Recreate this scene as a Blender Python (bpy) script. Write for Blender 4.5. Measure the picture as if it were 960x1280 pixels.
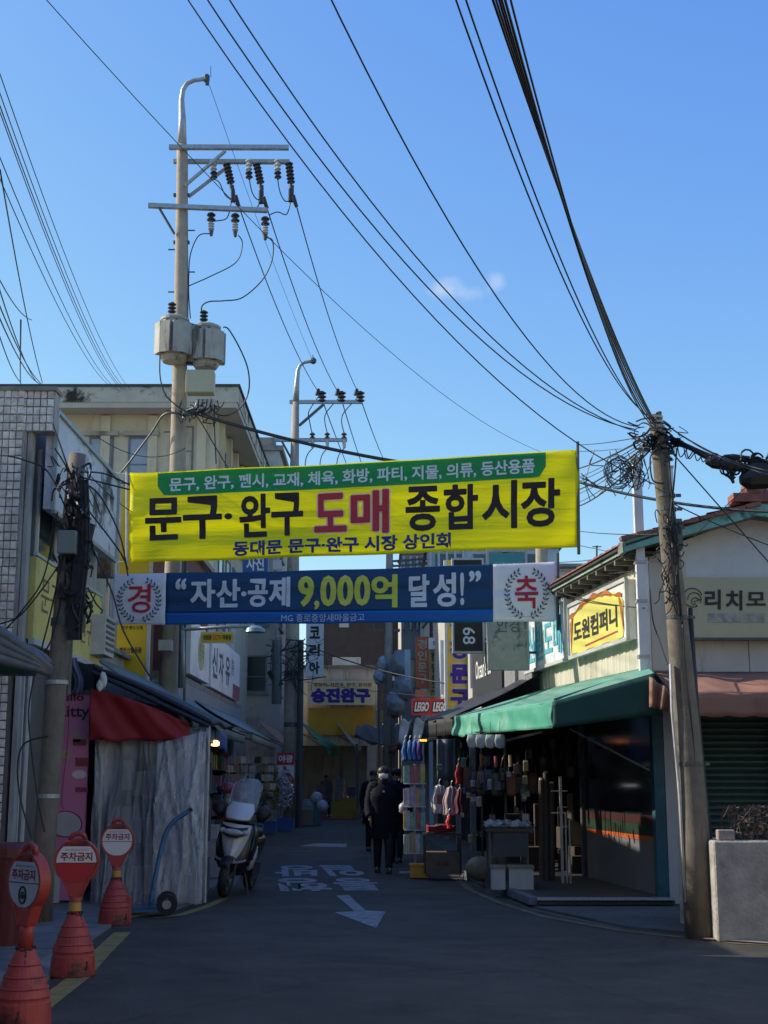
import bpy, bmesh, math, random
from mathutils import Vector, Matrix
R = math.radians
random.seed(7)
scene = bpy.context.scene
COL = scene.collection
for _o in list(bpy.data.objects): bpy.data.objects.remove(_o)

# ------------------------------------------------------------------ camera
F = 1700.0                      # focal length in photo pixels (960 x 1280)
HOR = 975.0                     # row of the horizon
PITCH = math.atan((HOR - 640.0) / F)
CAM_H = 1.5
cam_d = bpy.data.cameras.new('camera')
cam = bpy.data.objects.new('camera', cam_d); COL.objects.link(cam)
cam.location = (0, 0, CAM_H); cam.rotation_euler = (math.pi/2 + PITCH, 0, 0)
cam_d.sensor_fit = 'VERTICAL'; cam_d.sensor_height = 36; cam_d.lens = F/1280*36
cam_d.clip_start = 0.1; cam_d.clip_end = 2000
scene.camera = cam

# ------------------------------------------------------------------ sky, sun, exposure
SUN_AZ = R(-79)                 # from +Y (the view), negative = to the left
SUN_EL = R(33)
world = bpy.data.worlds.new('World'); scene.world = world; world.use_nodes = True
nt = world.node_tree; nt.nodes.clear()
out = nt.nodes.new('ShaderNodeOutputWorld'); bg = nt.nodes.new('ShaderNodeBackground')
sky = nt.nodes.new('ShaderNodeTexSky'); sky.sky_type = 'NISHITA'; sky.sun_disc = False
sky.sun_elevation = SUN_EL; sky.sun_rotation = SUN_AZ
sky.altitude = 100; sky.air_density = 1.0; sky.dust_density = 0.8; sky.ozone_density = 3.0
bg.inputs['Strength'].default_value = 0.1
SKY_K = 1.0
# camera-like response of the sky colour: per channel a * x^p
sep = nt.nodes.new('ShaderNodeSeparateColor'); comb = nt.nodes.new('ShaderNodeCombineColor'); nt.links.new(sky.outputs[0], sep.inputs[0])
for ch, (a_, p_) in enumerate(((2.23/1.248, 1.2), (1.87/1.248, .97), (1.18/1.248, .30))):
    pre = nt.nodes.new('ShaderNodeMath'); pre.operation = 'MULTIPLY'; pre.inputs[1].default_value = .105; nt.links.new(sep.outputs[ch], pre.inputs[0])
    pw = nt.nodes.new('ShaderNodeMath'); pw.operation = 'POWER'; pw.inputs[1].default_value = p_; nt.links.new(pre.outputs[0], pw.inputs[0])
    po = nt.nodes.new('ShaderNodeMath'); po.operation = 'MULTIPLY'; po.inputs[1].default_value = a_*10*SKY_K; nt.links.new(pw.outputs[0], po.inputs[0])
    # the bright glow round the sun keeps its full strength (a camera would clip it)
    gl = nt.nodes.new('ShaderNodeMath'); gl.operation = 'SUBTRACT'; gl.inputs[1].default_value = 1.05; nt.links.new(pre.outputs[0], gl.inputs[0])
    g2_ = nt.nodes.new('ShaderNodeMath'); g2_.operation = 'MAXIMUM'; g2_.inputs[1].default_value = 0.0; nt.links.new(gl.outputs[0], g2_.inputs[0])
    g3_ = nt.nodes.new('ShaderNodeMath'); g3_.operation = 'MULTIPLY_ADD'; g3_.inputs[1].default_value = 8.0; nt.links.new(g2_.outputs[0], g3_.inputs[0]); nt.links.new(po.outputs[0], g3_.inputs[2]); nt.links.new(g3_.outputs[0], comb.inputs[ch])
# two wisps of cloud, placed by direction
geo = nt.nodes.new('ShaderNodeTexCoord')
def wdir(px, py):
    v = (640-py)/F; u = (px-480)/F
    d = Vector((u, math.cos(PITCH) - v*math.sin(PITCH), math.sin(PITCH) + v*math.cos(PITCH)))
    return d.normalized()
noise = nt.nodes.new('ShaderNodeTexNoise'); noise.inputs['Scale'].default_value = 60; noise.inputs['Detail'].default_value = 5
nt.links.new(geo.outputs['Generated'], noise.inputs['Vector'])
last = comb.outputs[0]
for (px, py, sx, sy, st) in ((556, 362, .022, .010, .36), (578, 368, .026, .007, .2), (622, 353, .010, .009, .3)):
    d = wdir(px, py)
    mp = nt.nodes.new('ShaderNodeVectorMath'); mp.operation = 'SUBTRACT'; mp.inputs[1].default_value = d
    nt.links.new(geo.outputs['Generated'], mp.inputs[0])
    sc = nt.nodes.new('ShaderNodeVectorMath'); sc.operation = 'MULTIPLY'; sc.inputs[1].default_value = (1/sx, 1/sx, 1/sy)
    nt.links.new(mp.outputs[0], sc.inputs[0])
    ln = nt.nodes.new('ShaderNodeVectorMath'); ln.operation = 'LENGTH'; nt.links.new(sc.outputs[0], ln.inputs[0])
    ad = nt.nodes.new('ShaderNodeMath'); ad.operation = 'MULTIPLY_ADD'; ad.inputs[1].default_value = 1.5; nt.links.new(noise.outputs[0], ad.inputs[0]); nt.links.new(ln.outputs['Value'], ad.inputs[2])
    mr = nt.nodes.new('ShaderNodeMapRange'); mr.interpolation_type = 'SMOOTHSTEP'; mr.inputs['From Min'].default_value = 1.75; mr.inputs['From Max'].default_value = .7; mr.inputs['To Max'].default_value = st
    nt.links.new(ad.outputs[0], mr.inputs['Value'])
    mx = nt.nodes.new('ShaderNodeMixRGB'); mx.inputs[2].default_value = (7, 7.3, 8, 1)
    nt.links.new(mr.outputs[0], mx.inputs[0]); nt.links.new(last, mx.inputs[1]); last = mx.outputs[0]
nt.links.new(last, bg.inputs['Color']); nt.links.new(bg.outputs[0], out.inputs[0])
sd = bpy.data.lights.new('sun', 'SUN'); sun = bpy.data.objects.new('sun', sd); COL.objects.link(sun)
sd.energy = 4.4; sd.angle = R(0.5); sd.color = (1.0, .93, .80)
SUNV = Vector((math.sin(SUN_AZ)*math.cos(SUN_EL), math.cos(SUN_AZ)*math.cos(SUN_EL), math.sin(SUN_EL)))
sun.rotation_euler = SUNV.to_track_quat('Z', 'Y').to_euler(); sun.location = (0, 0, 30)
scene.view_settings.view_transform = 'Standard'; scene.view_settings.look = 'None'
scene.view_settings.exposure = 0.32; scene.view_settings.gamma = 1.0
scene.cycles.max_bounces = 6; scene.cycles.transparent_max_bounces = 12

# ------------------------------------------------------------------ helpers
def at(px, py, Y):
    d = wdir(px, py); t = Y/d.y
    return Vector((d.x*t, Y, CAM_H + d.z*t))
def ground(px, py, z=0.0):
    d = wdir(px, py); t = (z-CAM_H)/d.z
    return Vector((d.x*t, d.y*t, z))
def lin(c):
    return tuple((x/255/12.92 if x/255 <= .04045 else ((x/255+.055)/1.055)**2.4) for x in c) + (1,)
MATS = {}
def mat(name, col, rough=.7, var=.25, scale=6.0, bump=.15, bscale=40.0, metal=0.0, dirt=None, dirt_amt=.35, streak=False, trans=0.0, emit=None, spec=.5, stretch=None, rand=0.0, bdist=.02):
    """procedural surface: colour with noise variation, optional dirt colour in patches, fine bump"""
    if name in MATS: return MATS[name]
    m = bpy.data.materials.new(name); m.use_nodes = True; MATS[name] = m
    t = m.node_tree; b = t.nodes['Principled BSDF']; N = t.nodes.new; L = t.links.new
    c = lin(col) if max(col) > 1.0 else tuple(col)+(1,)
    tc = N('ShaderNodeTexCoord'); mp = N('ShaderNodeMapping'); L(tc.outputs['Object'], mp.inputs[0])
    if stretch: mp.inputs['Scale'].default_value = stretch
    n1 = N('ShaderNodeTexNoise'); n1.inputs['Scale'].default_value = scale; n1.inputs['Detail'].default_value = 6; n1.inputs['Roughness'].default_value = .6
    L(mp.outputs[0], n1.inputs['Vector'])
    mr = N('ShaderNodeMapRange'); mr.inputs['From Min'].default_value = .3; mr.inputs['From Max'].default_value = .7
    mr.inputs['To Min'].default_value = 1-var; mr.inputs['To Max'].default_value = 1+var*.6; L(n1.outputs[0], mr.inputs['Value'])
    mul = N('ShaderNodeVectorMath'); mul.operation = 'SCALE'; mul.inputs[0].default_value = c[:3]; L(mr.outputs[0], mul.inputs['Scale'])
    col_out = mul.outputs[0]
    if rand:                                       # each piece its own shade
        oi = N('ShaderNodeObjectInfo'); rr = N('ShaderNodeMapRange'); rr.inputs['To Min'].default_value = 1-rand; rr.inputs['To Max'].default_value = 1+rand*.5; L(oi.outputs['Random'], rr.inputs['Value'])
        m2_ = N('ShaderNodeVectorMath'); m2_.operation = 'SCALE'; L(col_out, m2_.inputs[0]); L(rr.outputs[0], m2_.inputs['Scale']); col_out = m2_.outputs[0]
        ad_ = N('ShaderNodeVectorMath'); ad_.operation = 'ADD'; cx_ = N('ShaderNodeCombineXYZ'); ml_ = N('ShaderNodeMath'); ml_.operation = 'MULTIPLY'; ml_.inputs[1].default_value = 37; L(oi.outputs['Random'], ml_.inputs[0]); L(ml_.outputs[0], cx_.inputs[0]); L(ml_.outputs[0], cx_.inputs[2]); L(tc.outputs['Object'], ad_.inputs[0]); L(cx_.outputs[0], ad_.inputs[1]); L(ad_.outputs[0], mp.inputs[0])
    if dirt:
        n2 = N('ShaderNodeTexNoise'); n2.inputs['Scale'].default_value = scale*.45; n2.inputs['Detail'].default_value = 9; n2.inputs['Roughness'].default_value = .72
        if streak:
            mp2 = N('ShaderNodeMapping'); mp2.inputs['Scale'].default_value = (2.6, 2.6, .35); L(tc.outputs['Object'], mp2.inputs[0]); L(mp2.outputs[0], n2.inputs['Vector'])
        else: L(mp.outputs[0], n2.inputs['Vector'])
        r2 = N('ShaderNodeMapRange'); r2.inputs['From Min'].default_value = .52; r2.inputs['From Max'].default_value = .66; r2.inputs['To Max'].default_value = dirt_amt*2; r2.clamp = True
        L(n2.outputs[0], r2.inputs['Value'])
        mx = N('ShaderNodeMixRGB'); mx.inputs[2].default_value = lin(dirt); L(r2.outputs[0], mx.inputs[0]); L(col_out, mx.inputs[1]); col_out = mx.outputs[0]
    L(col_out, b.inputs['Base Color'])
    b.inputs['Roughness'].default_value = rough; b.inputs['Metallic'].default_value = metal
    b.inputs['Specular IOR Level'].default_value = spec
    if bump:
        n3 = N('ShaderNodeTexNoise'); n3.inputs['Scale'].default_value = bscale; n3.inputs['Detail'].default_value = 4
        L(mp.outputs[0], n3.inputs['Vector'])
        bp = N('ShaderNodeBump'); bp.inputs['Strength'].default_value = bump; bp.inputs['Distance'].default_value = bdist
        L(n3.outputs[0], bp.inputs['Height']); L(bp.outputs[0], b.inputs['Normal'])
    if trans:
        tr = N('ShaderNodeBsdfTranslucent'); L(col_out, tr.inputs['Color'])
        ms = N('ShaderNodeMixShader'); ms.inputs[0].default_value = trans
        L(b.outputs[0], ms.inputs[1]); L(tr.outputs[0], ms.inputs[2]); L(ms.outputs[0], t.nodes['Material Output'].inputs[0])
        if bump: L(bp.outputs[0], tr.inputs['Normal'])
    if emit:
        b.inputs['Emission Color'].default_value = lin(emit[0]); b.inputs['Emission Strength'].default_value = emit[1]
    return m
def clear(name, col, alpha=.3, rough=.15, noise=True, bump=.4, bscale=9, stretch=(1, 1, .2), lo=0.0, tcol=(1, 1, 1, 1), bdist=.05):
    """see-through sheet: glass, plastic film, wrapped bags"""
    if name in MATS: return MATS[name]
    m = bpy.data.materials.new(name); m.use_nodes = True; MATS[name] = m
    t = m.node_tree; b = t.nodes['Principled BSDF']; N = t.nodes.new; L = t.links.new
    b.inputs['Base Color'].default_value = lin(col); b.inputs['Roughness'].default_value = rough
    tr = N('ShaderNodeBsdfTransparent'); tr.inputs[0].default_value = tcol
    ms = N('ShaderNodeMixShader'); ms.inputs[0].default_value = alpha
    L(tr.outputs[0], ms.inputs[1]); L(b.outputs[0], ms.inputs[2]); L(ms.outputs[0], t.nodes['Material Output'].inputs[0])
    tc = N('ShaderNodeTexCoord'); mp = N('ShaderNodeMapping'); mp.inputs['Scale'].default_value = stretch; L(tc.outputs['Object'], mp.inputs[0])
    n = N('ShaderNodeTexNoise'); n.inputs['Scale'].default_value = bscale; n.inputs['Detail'].default_value = 6; n.inputs['Roughness'].default_value = .65; L(mp.outputs[0], n.inputs['Vector'])
    if noise:
        mr = N('ShaderNodeMapRange'); mr.inputs['From Min'].default_value = .35; mr.inputs['From Max'].default_value = .68
        mr.inputs['To Min'].default_value = lo; mr.inputs['To Max'].default_value = min(1, alpha*1.7); L(n.outputs[0], mr.inputs['Value']); L(mr.outputs[0], ms.inputs[0])
    bp = N('ShaderNodeBump'); bp.inputs['Strength'].default_value = bump; bp.inputs['Distance'].default_value = bdist; L(n.outputs[0], bp.inputs['Height']); L(bp.outputs[0], b.inputs['Normal'])
    return m

def root_of(o):
    while o.parent: o = o.parent
    return o
def tag(o, label=None, cat=None, group=None, kind=None):
    if label: o['label'] = label
    if cat: o['category'] = cat
    if group: o['group'] = group
    if kind: o['kind'] = kind
    return o
def thing(name, label, cat, loc=(0, 0, 0), rz=0.0, group=None):
    o = bpy.data.objects.new(name, None); COL.objects.link(o); o.location = loc; o.rotation_euler = (0, 0, rz)
    o.empty_display_size = .2
    return tag(o, label, cat, group)
def dup(o, loc=None, rz=None, label=None, group=None, parent=None):
    c = o.copy(); COL.objects.link(c)
    if parent is not None: c.parent = parent
    if loc is not None: c.location = loc
    if rz is not None: c.rotation_euler = (0, 0, rz)
    if label: c['label'] = label
    if group: c['group'] = group
    for ch in list(o.children): dup(ch, parent=c)
    return c

class MB:
    def __init__(s): s.v = []; s.f = []
    def add(s, vs, fs):
        k = len(s.v); s.v += [Vector(v) for v in vs]; s.f += [tuple(i+k for i in f) for f in fs]; return s
    def box(s, a, b, rz=0.0, piv=None):
        x0, y0, z0 = a; x1, y1, z1 = b
        vs = [Vector(p) for p in ((x0,y0,z0),(x1,y0,z0),(x1,y1,z0),(x0,y1,z0),(x0,y0,z1),(x1,y0,z1),(x1,y1,z1),(x0,y1,z1))]
        if rz:
            pv = Vector(piv) if piv is not None else (vs[0]+vs[6])/2; M = Matrix.Rotation(rz, 3, 'Z'); vs = [M @ (p-pv)+pv for p in vs]
        return s.add(vs, [(0,3,2,1),(4,5,6,7),(0,1,5,4),(1,2,6,5),(2,3,7,6),(3,0,4,7)])
    def bar(s, p, q, w, h=None, up=(0, 0, 1)):
        p = Vector(p); q = Vector(q); h = h or w; d = (q-p).normalized(); u = Vector(up)
        if abs(d.dot(u)) > .98: u = Vector((0, 1, 0))
        a = d.cross(u).normalized()*w/2; b = a.cross(d).normalized()*h/2
        vs = [p-a-b, p+a-b, p+a+b, p-a+b, q-a-b, q+a-b, q+a+b, q-a+b]
        return s.add(vs, [(0,3,2,1),(4,5,6,7),(0,1,5,4),(1,2,6,5),(2,3,7,6),(3,0,4,7)])
    def tube(s, path, r, n=8, cap=True):
        path = [Vector(p) for p in path]; m = len(path)
        rs = r if isinstance(r, (list, tuple)) else [r]*m
        d0 = (path[1]-path[0]).normalized(); u = Vector((0, 0, 1)) if abs(d0.z) < .9 else Vector((0, 1, 0))
        a = d0.cross(u).normalized(); k = len(s.v)
        for i, p in enumerate(path):
            d = (path[min(i+1, m-1)]-path[max(i-1, 0)]).normalized()
            a = (a - d*a.dot(d)).normalized(); b = d.cross(a)
            for j in range(n):
                t = 2*math.pi*j/n; s.v.append(p + (a*math.cos(t)+b*math.sin(t))*rs[i])
        for i in range(m-1):
            for j in range(n):
                s.f.append((k+i*n+j, k+i*n+(j+1)%n, k+(i+1)*n+(j+1)%n, k+(i+1)*n+j))
        if cap: s.f.append(tuple(k+j for j in reversed(range(n)))); s.f.append(tuple(k+(m-1)*n+j for j in range(n)))
        return s
    def rings(s, rs, n=16, cap=True):
        """rs: list of (cx,cy,cz,rx,ry[,power])"""
        k = len(s.v)
        for r in rs:
            e = r[5] if len(r) > 5 else 1.0
            for j in range(n):
                t = 2*math.pi*j/n; c, q = math.cos(t), math.sin(t)
                s.v.append(Vector((r[0]+r[3]*math.copysign(abs(c)**e, c), r[1]+r[4]*math.copysign(abs(q)**e, q), r[2])))
        for i in range(len(rs)-1):
            for j in range(n): s.f.append((k+i*n+j, k+i*n+(j+1)%n, k+(i+1)*n+(j+1)%n, k+(i+1)*n+j))
        if cap: s.f.append(tuple(k+j for j in reversed(range(n)))); s.f.append(tuple(k+(len(rs)-1)*n+j for j in range(n)))
        return s
    def prism(s, pts, off):
        """closed polygon pts (3D list) extruded by vector off"""
        n = len(pts); pts = [Vector(p) for p in pts]; off = Vector(off)
        return s.add(pts+[p+off for p in pts], [tuple(range(n)), tuple(reversed(range(n, 2*n)))] + [(i, i+n, (i+1)%n+n, (i+1)%n) for i in range(n)])
    def sheet(s, fn, nu, nv, th=.004):
        """fn(u,v) -> point; a thin slab with nu x nv cells"""
        P = [[Vector(fn(i/nu, j/nv)) for i in range(nu+1)] for j in range(nv+1)]
        k = len(s.v); W = nu+1; T = W*(nv+1)
        nn = []
        for j in range(nv+1):
            for i in range(nu+1):
                du = P[j][min(i+1, nu)]-P[j][max(i-1, 0)]; dv = P[min(j+1, nv)][i]-P[max(j-1, 0)][i]
                q = du.cross(dv); nn.append(q.normalized() if q.length > 1e-9 else Vector((0, 0, 1)))
        for sg in (1, -1):
            for j in range(nv+1):
                for i in range(nu+1): s.v.append(P[j][i]+nn[j*W+i]*th/2*sg)
        for j in range(nv):
            for i in range(nu):
                a = k+j*W+i; s.f.append((a, a+1, a+W+1, a+W)); s.f.append((a+T, a+T+W, a+T+W+1, a+T+1))
        for i in range(nu):
            a = k+i; s.f.append((a, a+T, a+T+1, a+1)); a = k+nv*W+i; s.f.append((a, a+1, a+T+1, a+T))
        for j in range(nv):
            a = k+j*W; s.f.append((a, a+W, a+W+T, a+T)); a = k+j*W+nu; s.f.append((a, a+T, a+W+T, a+W))
        return s
    def ball(s, c, r, n=10, m=7, jit=0.0):
        c = Vector(c); r = Vector(r) if hasattr(r, '__len__') else Vector((r, r, r)); rr = []
        k = len(s.v)
        for i in range(1, m):
            t = math.pi*i/m
            for j in range(n):
                p = 2*math.pi*j/n; q = 1+random.uniform(-jit, jit)
                s.v.append(c+Vector((r.x*math.sin(t)*math.cos(p)*q, r.y*math.sin(t)*math.sin(p)*q, r.z*math.cos(t)*q)))
        top = len(s.v); s.v.append(c+Vector((0, 0, r.z))); bot = len(s.v); s.v.append(c-Vector((0, 0, r.z)))
        for i in range(m-2):
            for j in range(n): s.f.append((k+i*n+j, k+(i+1)*n+j, k+(i+1)*n+(j+1)%n, k+i*n+(j+1)%n))
        for j in range(n):
            s.f.append((top, k+j, k+(j+1)%n)); s.f.append((bot, k+(m-2)*n+(j+1)%n, k+(m-2)*n+j))
        return s
    def build(s, name, m, parent=None, smooth=False, world=True, bevel=0.0):
        me = bpy.data.meshes.new(name)
        if parent is None:
            xs = [v.x for v in s.v]; ys = [v.y for v in s.v]; zs = [v.z for v in s.v]
            org = Vector(((min(xs)+max(xs))/2, (min(ys)+max(ys))/2, min(zs)))
            vs = [v-org for v in s.v]
        else:
            rt = root_of(parent); org = None
            if world:
                Mi = (Matrix.Translation(rt.location) @ rt.rotation_euler.to_matrix().to_4x4()).inverted(); vs = [Mi @ v for v in s.v]
            else: vs = s.v
        me.from_pydata([tuple(v) for v in vs], [], s.f); me.materials.append(m)
        if smooth:
            for p in me.polygons: p.use_smooth = True
        o = bpy.data.objects.new(name, me); COL.objects.link(o)
        if parent is None: o.location = org
        else: o.parent = parent
        if bevel:
            bm = bmesh.new(); bm.from_mesh(me); bmesh.ops.bevel(bm, geom=bm.edges[:], offset=bevel, segments=1, affect='EDGES', clamp_overlap=True); bm.to_mesh(me); bm.free()
        return o
def inst(src, parent, loc, name=None, label=None):
    """copy of a mesh object sharing its mesh; loc in the parent's frame"""
    c = src.copy(); COL.objects.link(c); c.parent = parent; c.location = loc
    return c
def boxobj(name, m, a, b, parent=None, bevel=0.0, **k):
    return MB().box(a, b, **k).build(name, m, parent, bevel=bevel)

_tcache = {}
def text_shape(body, bold=0.02, res=3, sub=0.0):
    key = (body, bold)
    if key in _tcache: return _tcache[key]
    cu = bpy.data.curves.new('lettering_curve', 'FONT'); cu.body = body; cu.size = 1; cu.offset = bold; cu.resolution_u = res; cu.fill_mode = 'FRONT' if hasattr(cu, 'fill_mode') else 'FRONT'
    cu.extrude = 0
    o = bpy.data.objects.new('lettering_tmp', cu); COL.objects.link(o)
    dg = bpy.context.evaluated_depsgraph_get(); me = bpy.data.meshes.new_from_object(o.evaluated_get(dg))
    vs = [v.co.copy() for v in me.vertices]; fs = [tuple(p.vertices) for p in me.polygons]
    bpy.data.objects.remove(o); bpy.data.curves.remove(cu); bpy.data.meshes.remove(me)
    x0 = min(v.x for v in vs); x1 = max(v.x for v in vs); y0 = min(v.y for v in vs); y1 = max(v.y for v in vs)
    w = max(x1-x0, 1e-6); h = max(y1-y0, 1e-6)
    vs = [((v.x-x0)/w, (v.y-y0)/h) for v in vs]
    _tcache[key] = (vs, fs, w/h); return _tcache[key]
def text_on(body, m, parent, fn, u0, u1, v0, v1, bold=.02, name='lettering', sub=0.0, world=True, heavy=0.0):
    """lettering fitted in the box u0..u1, v0..v1 (v upwards) of surface fn(u,v)->point"""
    vs, fs, asp = text_shape(body, bold)
    if sub:
        bm = bmesh.new(); bv = [bm.verts.new((a[0], a[1], 0)) for a in vs]
        for f in fs:
            try: bm.faces.new([bv[i] for i in f])
            except ValueError: pass
        for _ in range(3):
            es = [e for e in bm.edges if math.hypot((e.verts[0].co.x-e.verts[1].co.x)*abs(u1-u0), (e.verts[0].co.y-e.verts[1].co.y)*abs(v1-v0)) > sub]
            if not es: break
            bmesh.ops.subdivide_edges(bm, edges=es, cuts=1); bmesh.ops.triangulate(bm, faces=bm.faces[:])
        bm.verts.index_update(); vs = [(v.co.x, v.co.y) for v in bm.verts]; fs = [tuple(v.index for v in f.verts) for f in bm.faces]; bm.free()
    b = MB(); b.add([fn(u0+(u1-u0)*x, v0+(v1-v0)*y) for x, y in vs], fs)
    if heavy:                                       # bolder weight: the same outlines again, shifted a hair
        nrm = (fn(u1, v0)-fn(u0, v0)).cross(fn(u0, v1)-fn(u0, v0)).normalized()
        for i_, (dx, dy) in enumerate(((1, 0), (-1, 0), (0, .8), (0, -.8))):
            b.add([fn(u0+(u1-u0)*x+dx*heavy, v0+(v1-v0)*y+dy*heavy)+nrm*.0006*(i_+1) for x, y in vs], fs)
    return b.build(name, m, parent, world=world)
def plane_fn(o, u, v, n=None, off=.006):
    """(metres) surface: origin o, unit axes u,v; pushed off along n"""
    o = Vector(o); u = Vector(u).normalized(); v = Vector(v).normalized(); n = Vector(n) if n is not None else u.cross(v)
    return lambda a, b: o+u*a+v*b+n.normalized()*off
def vert_text(body, m, parent, fn, u0, u1, v_top, ch, gap, bold=.02):
    for i, c in enumerate(body):
        if c != ' ': text_on(c, m, parent, fn, u0, u1, v_top-(i+1)*ch-i*gap, v_top-i*ch-i*gap, bold)
def arc(c, r, a0, a1, n, ax=(1, 0, 0), ay=(0, 0, 1)):
    c = Vector(c); ax = Vector(ax); ay = Vector(ay)
    return [c+ax*r*math.cos(a0+(a1-a0)*i/n)+ay*r*math.sin(a0+(a1-a0)*i/n) for i in range(n+1)]

# ------------------------------------------------------------------ materials
M_asph = mat('asphalt', (.082, .071, .056), .82, .35, 1.6, .9, 170, dirt=(44, 44, 44), dirt_amt=.28)
def cracks(m, dark=.35):
    t = m.node_tree; b = t.nodes['Principled BSDF']; N = t.nodes.new; L = t.links.new
    src = b.inputs['Base Color'].links[0].from_socket
    tc = N('ShaderNodeTexCoord'); nz = N('ShaderNodeTexNoise'); nz.inputs['Scale'].default_value = 2.5; nz.inputs['Detail'].default_value = 5; L(tc.outputs['Object'], nz.inputs['Vector'])
    mx = N('ShaderNodeMixRGB'); mx.inputs[0].default_value = .22; L(tc.outputs['Object'], mx.inputs[1]); L(nz.outputs['Color'], mx.inputs[2])
    vo = N('ShaderNodeTexVoronoi'); vo.feature = 'DISTANCE_TO_EDGE'; vo.inputs['Scale'].default_value = .4; L(mx.outputs[0], vo.inputs['Vector'])
    mr = N('ShaderNodeMapRange'); mr.inputs['From Max'].default_value = .012; mr.inputs['To Min'].default_value = dark; mr.inputs['To Max'].default_value = 1; L(vo.outputs['Distance'], mr.inputs['Value'])
    v2 = N('ShaderNodeTexVoronoi'); v2.inputs['Scale'].default_value = .28; L(mx.outputs[0], v2.inputs['Vector'])
    sp = N('ShaderNodeSeparateColor'); L(v2.outputs['Color'], sp.inputs[0]); m3 = N('ShaderNodeMapRange'); m3.inputs['To Min'].default_value = .78; m3.inputs['To Max'].default_value = 1.12; L(sp.outputs[0], m3.inputs['Value'])
    n4 = N('ShaderNodeTexNoise'); n4.inputs['Scale'].default_value = 90; n4.inputs['Detail'].default_value = 2; L(tc.outputs['Object'], n4.inputs['Vector']); m4 = N('ShaderNodeMapRange'); m4.inputs['From Min'].default_value = .3; m4.inputs['From Max'].default_value = .7; m4.inputs['To Min'].default_value = .62; m4.inputs['To Max'].default_value = 1.45; L(n4.outputs[0], m4.inputs['Value'])
    a1 = N('ShaderNodeMath'); a1.operation = 'MULTIPLY'; L(mr.outputs[0], a1.inputs[0]); L(m3.outputs[0], a1.inputs[1]); a2 = N('ShaderNodeMath'); a2.operation = 'MULTIPLY'; L(a1.outputs[0], a2.inputs[0]); L(m4.outputs[0], a2.inputs[1])
    sc = N('ShaderNodeVectorMath'); sc.operation = 'SCALE'; L(src, sc.inputs[0]); L(a2.outputs[0], sc.inputs['Scale']); L(sc.outputs[0], b.inputs['Base Color'])
cracks(M_asph, .72)
M_conc = mat('concrete', (.27, .25, .21), .9, .25, 3, .3, 60, dirt=(70, 68, 62))
M_pave = mat('sidewalk_concrete', (.2, .2, .19), .9, .25, 2, .3, 80, dirt=(62, 62, 60))
M_pole = mat('pole_concrete', (.36, .305, .24), .85, .18, 5, .25, 60, dirt=(96, 84, 68), dirt_amt=.22, streak=True)
M_poled = mat('old_pole_concrete', (.19, .16, .12), .9, .25, 5, .3, 60, dirt=(58, 50, 40), dirt_amt=.3, streak=True)
M_galv = mat('galvanised_steel', (.38, .4, .4), .5, .2, 12, .1, 60, metal=.5)
M_dgalv = mat('dark_steel', (.09, .1, .105), .5, .25, 12, .1, 60, metal=.4)
M_black = mat('black_rubber', (.012, .012, .013), .6, .3, 10, .1, 50)
M_wire = mat('cable_sheath', (.02, .02, .024), .55, .2, 10, 0)
M_insul = mat('insulator_porcelain', (.05, .035, .03), .25, .2, 10, 0)
M_insw = mat('insulator_white', (.5, .5, .48), .3, .1, 10, 0)
M_white = mat('white_paint', (.72, .72, .70), .6, .12, 5, .1, 50, dirt=(150, 146, 138), dirt_amt=.2, streak=True)
M_mwhite = mat('road_paint_white', (.26, .27, .28), .8, .5, 9, .3, 200, dirt=(60, 62, 65), dirt_amt=.45)
M_mred = mat('letter_red', (.5, .03, .05), .6, .1, 5, 0)
M_ink = mat('letter_black', (.02, .018, .02), .6, .15, 5, 0)
M_navyink = mat('letter_navy', (.03, .03, .2), .6, .1, 5, 0)
M_wink = mat('letter_white', (.75, .75, .75), .6, .08, 5, 0)
# ================================================================== GROUND
boxobj('ground', mat('bare_ground', (.12, .115, .1), .95, .3, .5, .3, 20), (-160, -60, -.3), (160, 420, -.014))['kind'] = 'structure'
# road sheet: widens at the junction in front, bends to the left far away
def gp(pts, z): return [Vector((x, y, z)) for x, y in pts]
road_pts = [(-9, -20), (14, -20), (14, 11.5), (3.7, 13.2), (2.4, 14.6), (1.75, 16.6), (1.45, 19), (1.2, 22), (1.25, 30), (.9, 40), (.5, 52), (0, 62), (-3.4, 62), (-3.0, 56), (-3.5, 48), (-3.7, 40), (-3.3, 32), (-2.6, 24), (-2.3, 18), (-2.45, 16.4), (-2.85, 15.6), (-2.75, 13), (-2.45, 10), (-2.7, 6), (-4, 0), (-9, -4)]
MB().prism(gp(road_pts, -.01), (0, 0, .01)).build('road', M_asph)['kind'] = 'structure'
walk_l = [(-4, 0), (-2.7, 6), (-2.45, 10), (-2.75, 13), (-2.85, 15.6), (-2.45, 16.4), (-2.3, 18), (-2.6, 24), (-3.3, 32), (-3.7, 40), (-3.5, 48), (-3.0, 56), (-3.4, 62), (-12, 62), (-12, 0)]
MB().prism(gp([(x-.03, y) for x, y in walk_l], -.012), (0, 0, .032)).build('pavement', M_pave)['kind'] = 'structure'
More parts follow.
